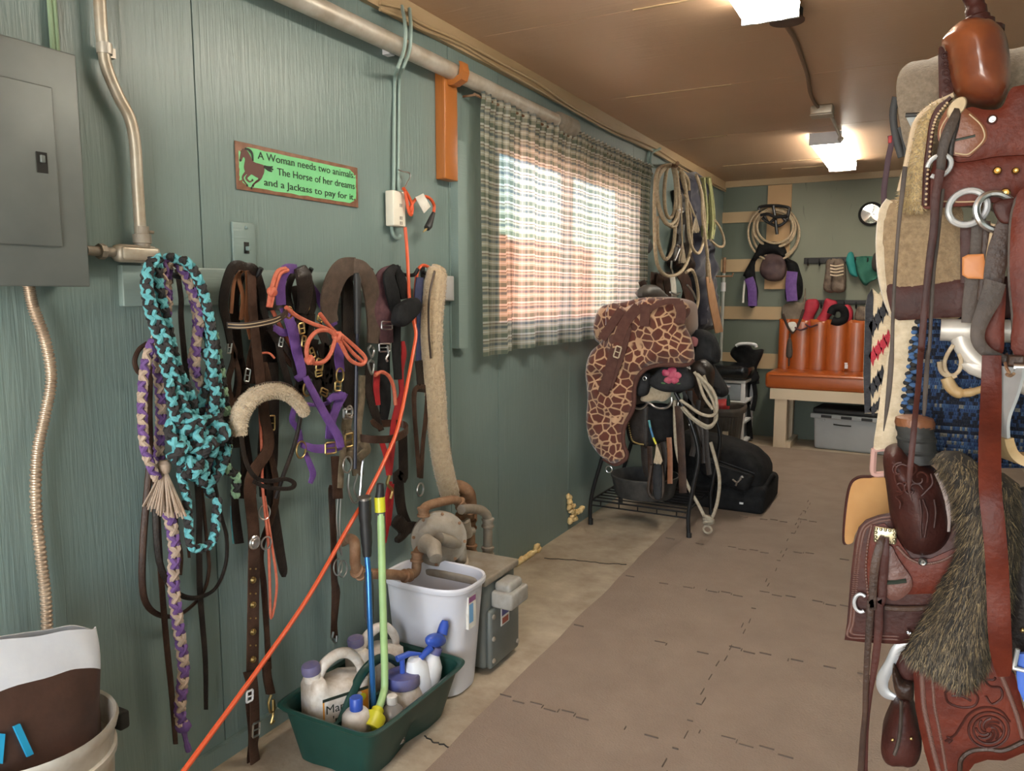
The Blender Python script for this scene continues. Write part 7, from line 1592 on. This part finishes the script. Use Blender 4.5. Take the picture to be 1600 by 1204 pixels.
mb = MB(); mb.puff(U, D5((850, 150), (1000, 120), (975, 180), (965, 270), (890, 265)), .022, .008, .004, .02); mb.build('ring_tab', m_ldark, t)
strap(U, 'stirrup_leather', m_lbrown, t, D5((935, 220), (915, 330), (885, 440), (862, 560), (850, 660)), [24, 30, 34, 34, 32], .006, .018)
strap(U, 'stirrup_leather', m_lgrey, t, D5((865, 640), (835, 740), (790, 840), (757, 930), (755, 1010), (800, 1075), (880, 1115), (985, 1135), (1100, 1120)), [34, 34, 28, 24, 22, 19, 15, 12, 12], .006, .035)
mb = MB(); mb.puff(U, D5((900, 700), (930, 680), (920, 900), (912, 1080), (850, 1090), (800, 1010), (800, 930), (850, 820)), .0, .005, .002, .02); mb.build('stirrup_leather', m_lred, t)
mb = MB(); mb.puff(U, D5((1043, 55), (985, 150), (958, 300), (950, 600), (972, 850), (985, 1105), (1300, 1110), (1400, 600), (1300, 50)), .045, .009, .006, .03, ds=.014); mb.build('fender', m_lred, t)
mb = MB(); mb.tube(smooth(P3(U, D5((1040, 62), (984, 152), (957, 300), (950, 600), (971, 850), (984, 1100)), .047), 6), .0028, 6); mb.build('fender_edge', m_lgrey, t)
mb = MB(); mb.rbox(tuple(U.at(*D5((930, 1165))[0], .04)), tuple(U.at(*D5((1050, 1105))[0], .058)), .003); mb.build('stirrup_keeper', m_lbrown, t)
# long hanging red strap
strap(U, 'hanging_strap', m_lred, t, D6((840, 300, .052), (838, 500, .06), (832, 700, .09), (828, 900, .15), (832, 1150, .19))+D7((1012, 700, .2), (1030, 900, .2), (1040, 1100, .19))+D8((1035, 300, .19), (1045, 450, .18), (1058, 560, .165), (1060, 616, .16)), [30, 33, 35, 36, 36, 36, 36, 37, 36, 29, 20], .006, .052)
# stirrup
t = thing('stirrup', 'bright aluminium stirrup with a rawhide wrapped tread at the right edge', 'stirrup', U.at(*D6((930, 900))[0]))
SP = SIDE(1.44)
ax_ = [SP.at(*p) for p in D6((975, 375), (968, 440), (930, 560), (890, 660), (878, 740), (888, 830), (920, 900), (985, 945), (1080, 955))]
mirx = SP.at(*D6((1110, 700))[0]).x
P = smooth(ax_, 6); full = P+[Vector((2*mirx-p.x, p.y, p.z)) for p in reversed(P)]
wd = SP.at(*D6((100, 0))[0]).x-SP.at(*D6((0, 0))[0]).x
mb = MB(); n_ = len(full)
mb.band(full, [Vector((wd*1.0, -.030-.02*math.sin(PI*min(1, i/(n_-1)*2 if i < n_/2 else (n_-1-i)/(n_-1)*2)), 0)) for i in range(n_)], .005); mb.build('frame', m_alu, t)
i0 = int(n_*.37); i1 = int(n_*.63)
mb = MB(); mb.band(full[i0-8:i1+8], Vector((wd*1.02, -.055, 0)), .014); tw_ = mb.build('tread_wrap', m_rawhide, t, 'rawhide lacing')
mb = MB(); c = SP.at(*D6((975, 375))[0], .0); mb.tube([c, Vector((2*mirx-c.x, c.y, c.z))], .008, 10); mb.build('top_bolt', m_steel, t)
mb = MB(); mb.tube(smooth(P3(SP, D6((925, 350, .03), (935, 385, .05), (950, 410, .06), (935, 420, .05), (955, 430, .05), (980, 415, .06)), .05), 4), .0025, 6); mb.build('tie_wire', mat('copper', (.55, .35, .22), rough=.4, metal=.8), t)
# rawhide horn-shaped hook hanging off the white rack
t = thing('oxbow_stirrup', 'curved tan rawhide oxbow hanging on a ring from the pale rack pipe', 'stirrup', SB.at(*D6((640, 530))[0]))
SO = SIDE(1.545)
mb = MB(); mb.tube(smooth(P3(SO, D6((556, 440), (580, 490), (620, 530), (690, 535), (770, 515), (900, 470))), 5), [.010, .0105, .010, .0075, .0065, .006], 10); mb.build('oxbow', m_rawhide, t)
mb = MB(); mb.tube(smooth(P3(SO, D6((600, 235), (565, 290), (545, 350), (560, 410), (600, 425), (640, 390), (648, 330), (635, 290))), 5), .0035, 8); mb.tube(smooth(P3(SO, D6((512, 340), (520, 390), (545, 420), (590, 435), (620, 425))), 5), .004, 8); mb.build('ring', m_rope, t)

# ---------------- lower saddle
yl = 1.44; Lp = SIDE(yl)
t = thing('western_saddle', 'dark tooled western saddle with a black rubber-wrapped horn at the lower right', 'saddle', (.25, 1.7, .7))
a, b = Lp.at(*D7((520, 90))[0], -.03), Lp.at(*D7((540, 330))[0], -.03)
mb = MB(); mb.tube(smooth([b, b.lerp(a, .25), b.lerp(a, .5), b.lerp(a, .75), a], 3), [.031, .029, .0295, .0285, .0305], 20); hn = mb.build('horn_wrap', mat('black_rubber', (.018, .018, .017), (.05, .048, .045), 14, .55), t, 'black rubber horn wrap')
for f_ in (.3, .62): mb = MB(); mb.lathe([(.0295, -.004), (.0312, 0), (.0295, .004)], b.lerp(a, f_), (a-b)+Vector((.02*f_, 0, 0)), 24); mb.build('wrap_ridge', MATS['black_rubber'], hn)
mb = MB(); mb.lathe([(.030, -.005), (.0315, .002), (.029, .011), (.018, .015), (0, .016)], a, (a-b), 24); mb.build('horn_cap', m_ltan, t)
mb = MB(); mb.puff(Lp, D7((340, 245), (420, 225), (480, 280), (560, 330), (640, 380), (690, 440), (730, 550), (748, 690), (725, 790), (660, 860), (570, 885), (470, 848), (405, 760), (368, 640), (348, 490), (325, 310)), -.03, .05, .05, .07, 1.6, ds=.0075); sw = mb.build('swell', m_ldark, t)
# carved leaves on the swell
def carve(K, lines, pl, off, r, m, par, nm='tooling'):
    mb = MB()
    for l in lines: mb.tube(smooth(P3(pl, K(*l), off), 6), r, 5)
    return tag(mb.build(nm, m, par), kind='stuff')
lines = []
for k_ in range(9):
    a0 = k_*.62; cx0, cy0 = 480+70*math.cos(k_*1.3), 430+75*math.sin(k_*1.9)
    lines.append([(cx0+(14+9*j)*math.cos(a0+j*.75), cy0+(12+9*j)*math.sin(a0+j*.75)) for j in range(6)])
lines += [[(375, 330), (400, 360), (390, 420), (410, 480), (440, 520)], [(400, 545), (430, 580), (425, 620)], [(620, 400), (630, 460), (590, 510), (560, 540)], [(550, 560), (560, 650), (555, 740), (560, 800)], [(570, 560), (600, 650), (590, 740), (580, 800)], [(640, 560), (650, 640), (640, 740)]]
carve(D7, lines, Lp, .044, .0016, m_ldark, sw)
mb = MB(); mb.tube(smooth(P3(Lp, D7((655, 395), (690, 470), (718, 560), (732, 660), (725, 760)), .012), 6), .004, 8); mb.build('swell_cord', mat('grey_cord', (.30, .24, .22), rough=.5), sw)
mb = MB(); mb.puff(SIDE(1.62), D7((120, 480), (165, 432), (240, 425), (340, 430), (400, 640), (330, 700), (205, 700), (150, 770), (130, 828), (82, 820), (92, 640)), 0, .010, .005, .03, 1, ds=.01); fs_ = mb.build('far_skirt_lining', m_suede, t, 'tan suede underside of the far skirt')
mb = MB(); mb.tube(smooth(P3(SIDE(1.62), D7((340, 422), (240, 418), (160, 426), (113, 480), (86, 640), (77, 822), (100, 832))), 6), .0035, 6); mb.build('edge', m_ldark, fs_)
mb = MB(); mb.puff(Lp, D7((365, 648), (290, 662), (210, 692), (165, 740), (142, 830), (122, 1000), (105, 1204), (95, 1330), (80, 1435), (200, 1450), (420, 1462), (600, 1440), (900, 1400), (900, 700), (760, 700), (720, 800), (640, 870), (560, 890), (460, 850), (400, 760)), -.012, .010, .004, .02, ds=.011, sm=False); sk2 = mb.build('skirt', m_ldark, t)
# borders: pairs of stitched lines along the skirt edge
mb = MB()
for d in (14, 34):
    P = smooth(P3(Lp, D7((360, 655+d), (290, 668+d), (215+d*.4, 700+d*.9), (172+d*.9, 750+d*.4), (150+d, 840), (130+d, 1000), (112+d, 1204), (100+d, 1330), (86+d, 1432-d), (200, 1447-d), (300, 1450-d), (415, 1455-d)), -.004), 8)
    for i, p in enumerate(P):
        for q in ([p, p.lerp(P[min(len(P)-1, i+1)], .5)]): mb.ball(q, (.0030, .0014, .0016), 0, 6, 4)
tag(mb.build('border_stamping', m_thread if False else mat('worn_edge', (.105, .042, .028), rough=.5), sk2), kind='stuff')
mb = MB(); mb.puff(Lp, D7((250, 720), (330, 710), (390, 770), (440, 850), (500, 930), (620, 930), (780, 860), (800, 1140), (330, 1160), (230, 1160), (215, 1000), (228, 830)), -.003, .006, .003, .02, ds=.014, sm=False); rj = mb.build('jockey', m_lred, t)
mb = MB()
P = smooth(P3(Lp, D7((248, 730), (226, 830), (212, 1000), (226, 1165)), .002), 8)
for p in P: mb.ball(p, (.0022, .0014, .0035), 0, 6, 4)
P = smooth(P3(Lp, D7((410, 860), (480, 930), (570, 965), (680, 950), (780, 900)), .004), 8)
for p in P: mb.ball(p, (.0035, .0014, .0022), 0, 6, 4)
tag(mb.build('basket_stamping', MATS['worn_edge'], rj), kind='stuff')
mb = MB(); mb.strap(Lp, D7((330, 1238), (450, 1245), (600, 1240), (780, 1220)), 8, .008, .002); mb.build('rig_strap', m_lbrown, t)
mb = MB(); mb.puff(Lp, D7((300, 850), (370, 850), (400, 900), (432, 955), (498, 1055), (490, 1130), (400, 1192), (325, 1150), (300, 1050)), .006, .008, .003, .02, ds=.01); rp2 = mb.build('rigging_plate', mat('tooled_brown', (.065, .021, .015), (.115, .045, .033), 12, .42, bump=.6, bscale=70), t)
mb = MB(); mb.tube(P3(Lp, D7((335, 1082), (400, 1080), (465, 1070)), .013), .004, 6); mb.build('slot', m_ink, rp2)
# silver square conchos and strings
c = Lp.at(*D7((333, 785))[0], .006)
mb = MB(); mb.rbox((c.x-.0175, c.y-.004, c.z-.0135), (c.x+.0175, c.y, c.z+.0135), .002)
for i in range(5):
    for j in (-1, 1): mb.ball((c.x-.014+.007*i, c.y-.005, c.z+j*.0105), .003, 0, 8, 5)
for j in (-.004, .004):
    for i in (-1, 1): mb.ball((c.x+i*.0145, c.y-.005, c.z+j), .003, 0, 8, 5)
mb.build('square_concho', mat('antique_silver', (.52, .47, .32), (.38, .33, .2), 40, .35, metal=.8), t)
strap(Lp, 'saddle_string', m_lbrown, t, D7((315, 790, .014), (300, 850, .02), (272, 960), (258, 1100), (252, 1250))+D8((240, 150), (228, 350), (218, 500), (208, 700), (203, 850), (190, 1000), (178, 1204), (170, 1300)), [7, 13, 14, 13, 12, 12, 11, 10, 9, 8, 9, 10, 9], .004, .024)
strap(Lp, 'saddle_string', m_ldark, t, D7((345, 800, .014), (335, 900, .02), (322, 1050), (310, 1200))+D8((292, 150), (288, 330), (268, 520), (240, 700), (222, 850), (210, 1000), (205, 1204), (200, 1300)), [7, 12, 13, 13, 13, 13, 12, 8, 7, 8, 8, 7], .004, .018)
mb = MB(); mb.ring(Lp.at(*D8((178, 165))[0], .004), (0, -1, 0), .014, .0032, 0, 24, sx=.75, sy=1.15, arc=(PI*.3, PI*1.7), u=(1, 0, 0)); mb.build('ring', m_alu, t)
for x, y, r in ((568, 953, .0068), (476, 1390, .0035)):
    mb = MB(); mb.lathe([(r, -.002), (r, .002), (r*.7, .004), (r*.4, .003), (0, .005)], Lp.at(*D7((x, y))[0], .007), (0, -1, 0), 16); mb.build('concho', m_steel, t)
mb = MB(); mb.lathe([(.0035, -.002), (.0035, .002), (0, .003)], Lp.at(*D8((482, 355))[0], .004), (0, -1, 0), 12); mb.build('rivet', m_steel, t)
# fender of the lower saddle with carved swirl
Lf = SIDE(1.41)
mb = MB(); mb.puff(Lf, D8((500, 520), (508, 660), (515, 800), (540, 930), (575, 1080), (610, 1204), (640, 1320), (790, 1320), (840, 1204), (880, 1150), (960, 1125), (1070, 1130), (1188, 1080), (1260, 1040), (1180, 800), (1130, 600), (1000, 480), (700, 430)), 0, .010, .008, .03, ds=.011, sm=False); fd = mb.build('fender', m_lred, t)
cx0, cy0 = 970, 950
lines = [[(cx0+rr*math.cos(a), cy0+rr*.88*math.sin(a)) for a in [i*2*PI/16 for i in range(17)]] for rr in (125, 95)]
for k_ in range(8): lines.append([(cx0+(20+12*j)*math.cos(k_*PI/4+j*.35), cy0+(18+11*j)*math.sin(k_*PI/4+j*.35)) for j in range(6)])
lines += [[(700, 1020), (760, 980), (800, 920), (850, 850), (940, 810), (1040, 830), (1100, 900)], [(710, 990), (740, 1010), (720, 1030)], [(700, 720), (740, 690), (830, 690), (900, 740), (880, 800), (800, 810), (720, 780), (700, 720)], [(740, 740), (800, 740), (860, 770)], [(760, 720), (830, 730)], [(940, 640), (980, 680), (1040, 690), (1050, 750), (990, 790), (950, 740)], [(960, 640), (1000, 640), (1010, 625)]]
carve(D8, lines, Lf, .014, .0019, m_ldark, fd)
mb = MB()
for d in (45, 110):
    P = smooth(P3(Lf, D8((508+d, 560), (515+d, 680), (525+d, 810), (552+d, 940), (588+d*.9, 1080), (630+d*.7, 1204)), .013), 14)
    for p in P: mb.ball(p, (.0045 if d < 80 else .003, .0014, .0018), 0, 6, 4)
P = smooth(P3(Lf, D8((1050, 620), (1100, 740), (1150, 880), (1180, 1000)), .013), 14)
for p in P: mb.ball(p, (.004, .0014, .002), 0, 6, 4)
tag(mb.build('border_stamping', MATS['worn_edge'], fd), kind='stuff')
mb = MB(); mb.tube(smooth(P3(Lf, D8((790, 1204), (800, 1130), (860, 1080), (960, 1068), (1060, 1075), (1188, 1020)), .013), 6), .004, 6); mb.build('lower_fold', m_lbrown, fd)
# stirrup and leather below the skirt
t = thing('stirrup', 'grey metal stirrup with dark leather hood below the lower saddle skirt', 'stirrup', Lp.at(*D8((420, 1050))[0]))
SM = SIDE(1.50)
mb = MB(); mb.strap(SM, D8((500, 400), (440, 425), (400, 450), (360, 540), (318, 620), (312, 680), (340, 725), (400, 752)), [12, 14, 16, 18, 20, 18, 14, 8], .008, .0); mb.build('frame', m_alu, t)
mb = MB(); mb.puff(SM, D8((380, 560), (420, 470), (500, 430), (540, 560), (520, 640), (495, 660), (430, 635), (395, 600)), -.01, .02, .01, .02, 1); mb.build('leather_loop', m_ldark, t)
mb = MB(); mb.puff(SM, D8((385, 550), (375, 610), (400, 720), (470, 760), (505, 740), (500, 660), (440, 640)), .015, .02, .01, .02, 1); mb.build('leather_wrap', m_lbrown, t)
mb = MB(); mb.puff(SM, D8((400, 762), (340, 870), (310, 960), (312, 1050), (350, 1110), (430, 1122), (510, 1118), (548, 1050), (552, 960), (500, 800), (470, 745)), .02, .06, .022, .035, 1, ds=.009); tr_ = mb.build('hood', m_ldark, t)
mb = MB(); mb.tube(smooth(P3(SM, D8((428, 770), (425, 900), (412, 1020), (385, 1105)), .074), 6), .003, 6); mb.build('seam', m_lgrey, tr_)
for x, y in ((375, 1013), (490, 1005)): mb = MB(); mb.ball(SM.at(*D8((x, y))[0], .072), (.003, .002, .003), 0, 8, 5); mb.build('rivet', m_brass, tr_)
# hide seat cover
t = thing('hide_seat_cover', 'black and tan hairy cowhide cover draped over the lower saddle seat', 'seat cover', Lp.at(*D7((900, 900))[0]))
Hp = SIDE(1.385)
mb = MB(); mb.puff(Hp, D7((650, 282), (700, 258), (800, 262), (880, 305), (960, 380), (1080, 400), (1175, 470), (1185, 800), (1150, 1100), (1100, 1300))+D8((1050, 300), (985, 480), (945, 600), (880, 670), (820, 690), (700, 642), (600, 580), (500, 530), (440, 470), (480, 410), (540, 290), (610, 170), (690, 0))+D7((720, 1030), (790, 880), (790, 720), (750, 520), (690, 400)), -.01, .012, .022, .05, .3, wrinkle=.02, wf=9, ds=.012, sm=False)
m_hide = mat('dark_hide', (.014, .012, .010), (.045, .034, .022), 24, .8)
nf = len(mb.f)
mb.fuzz(16000, .016, .0007, (-.25, -.05, -1.7), (0, 0, 0, 2, 2, 1), range(nf), .35)
mb.build('hide', [m_hide, mat('tan_hair', (.25, .18, .09), rough=.6), mat('mid_hair', (.10, .074, .044), rough=.6)], t)
# dark bag and blue halter at the right edge
t = thing('leather_saddlebag', 'dark grey leather saddle flap at the right edge behind the hanging red strap', 'saddle flap', Lp.at(*D8((1150, 400))[0]))
mb = MB(); mb.puff(SIDE(1.46), D7((1090, 500), (1350, 480), (1350, 1560), (1110, 1560), (1100, 1200)), 0, .02, .01, .03, 1, ds=.02, sm=False); mb.build('flap', m_lblack, t)
mb = MB(); mb.ball(SIDE(1.46).at(*D8((1180, 335))[0], .022), (.004, .003, .004), 0, 10, 6); mb.build('rivet', m_brass, t)
t = thing('blue_strap', 'bright blue nylon strap with a steel buckle at the lower right edge', 'strap', Lp.at(*D8((1170, 700))[0]))
mb = MB(); mb.puff(SIDE(1.40), D8((1158, 475), (1320, 465), (1320, 800), (1190, 780), (1150, 690), (1140, 600)), 0, .008, .003, .02, sm=False); mb.build('webbing', m_bluenylon, t)
mb = MB(); mb.tube(P3(SIDE(1.40), D8((1150, 450), (1128, 550), (1120, 565), (1188, 582), (1260, 590)), .012), .0035, 8); mb.build('buckle', m_alu, t)
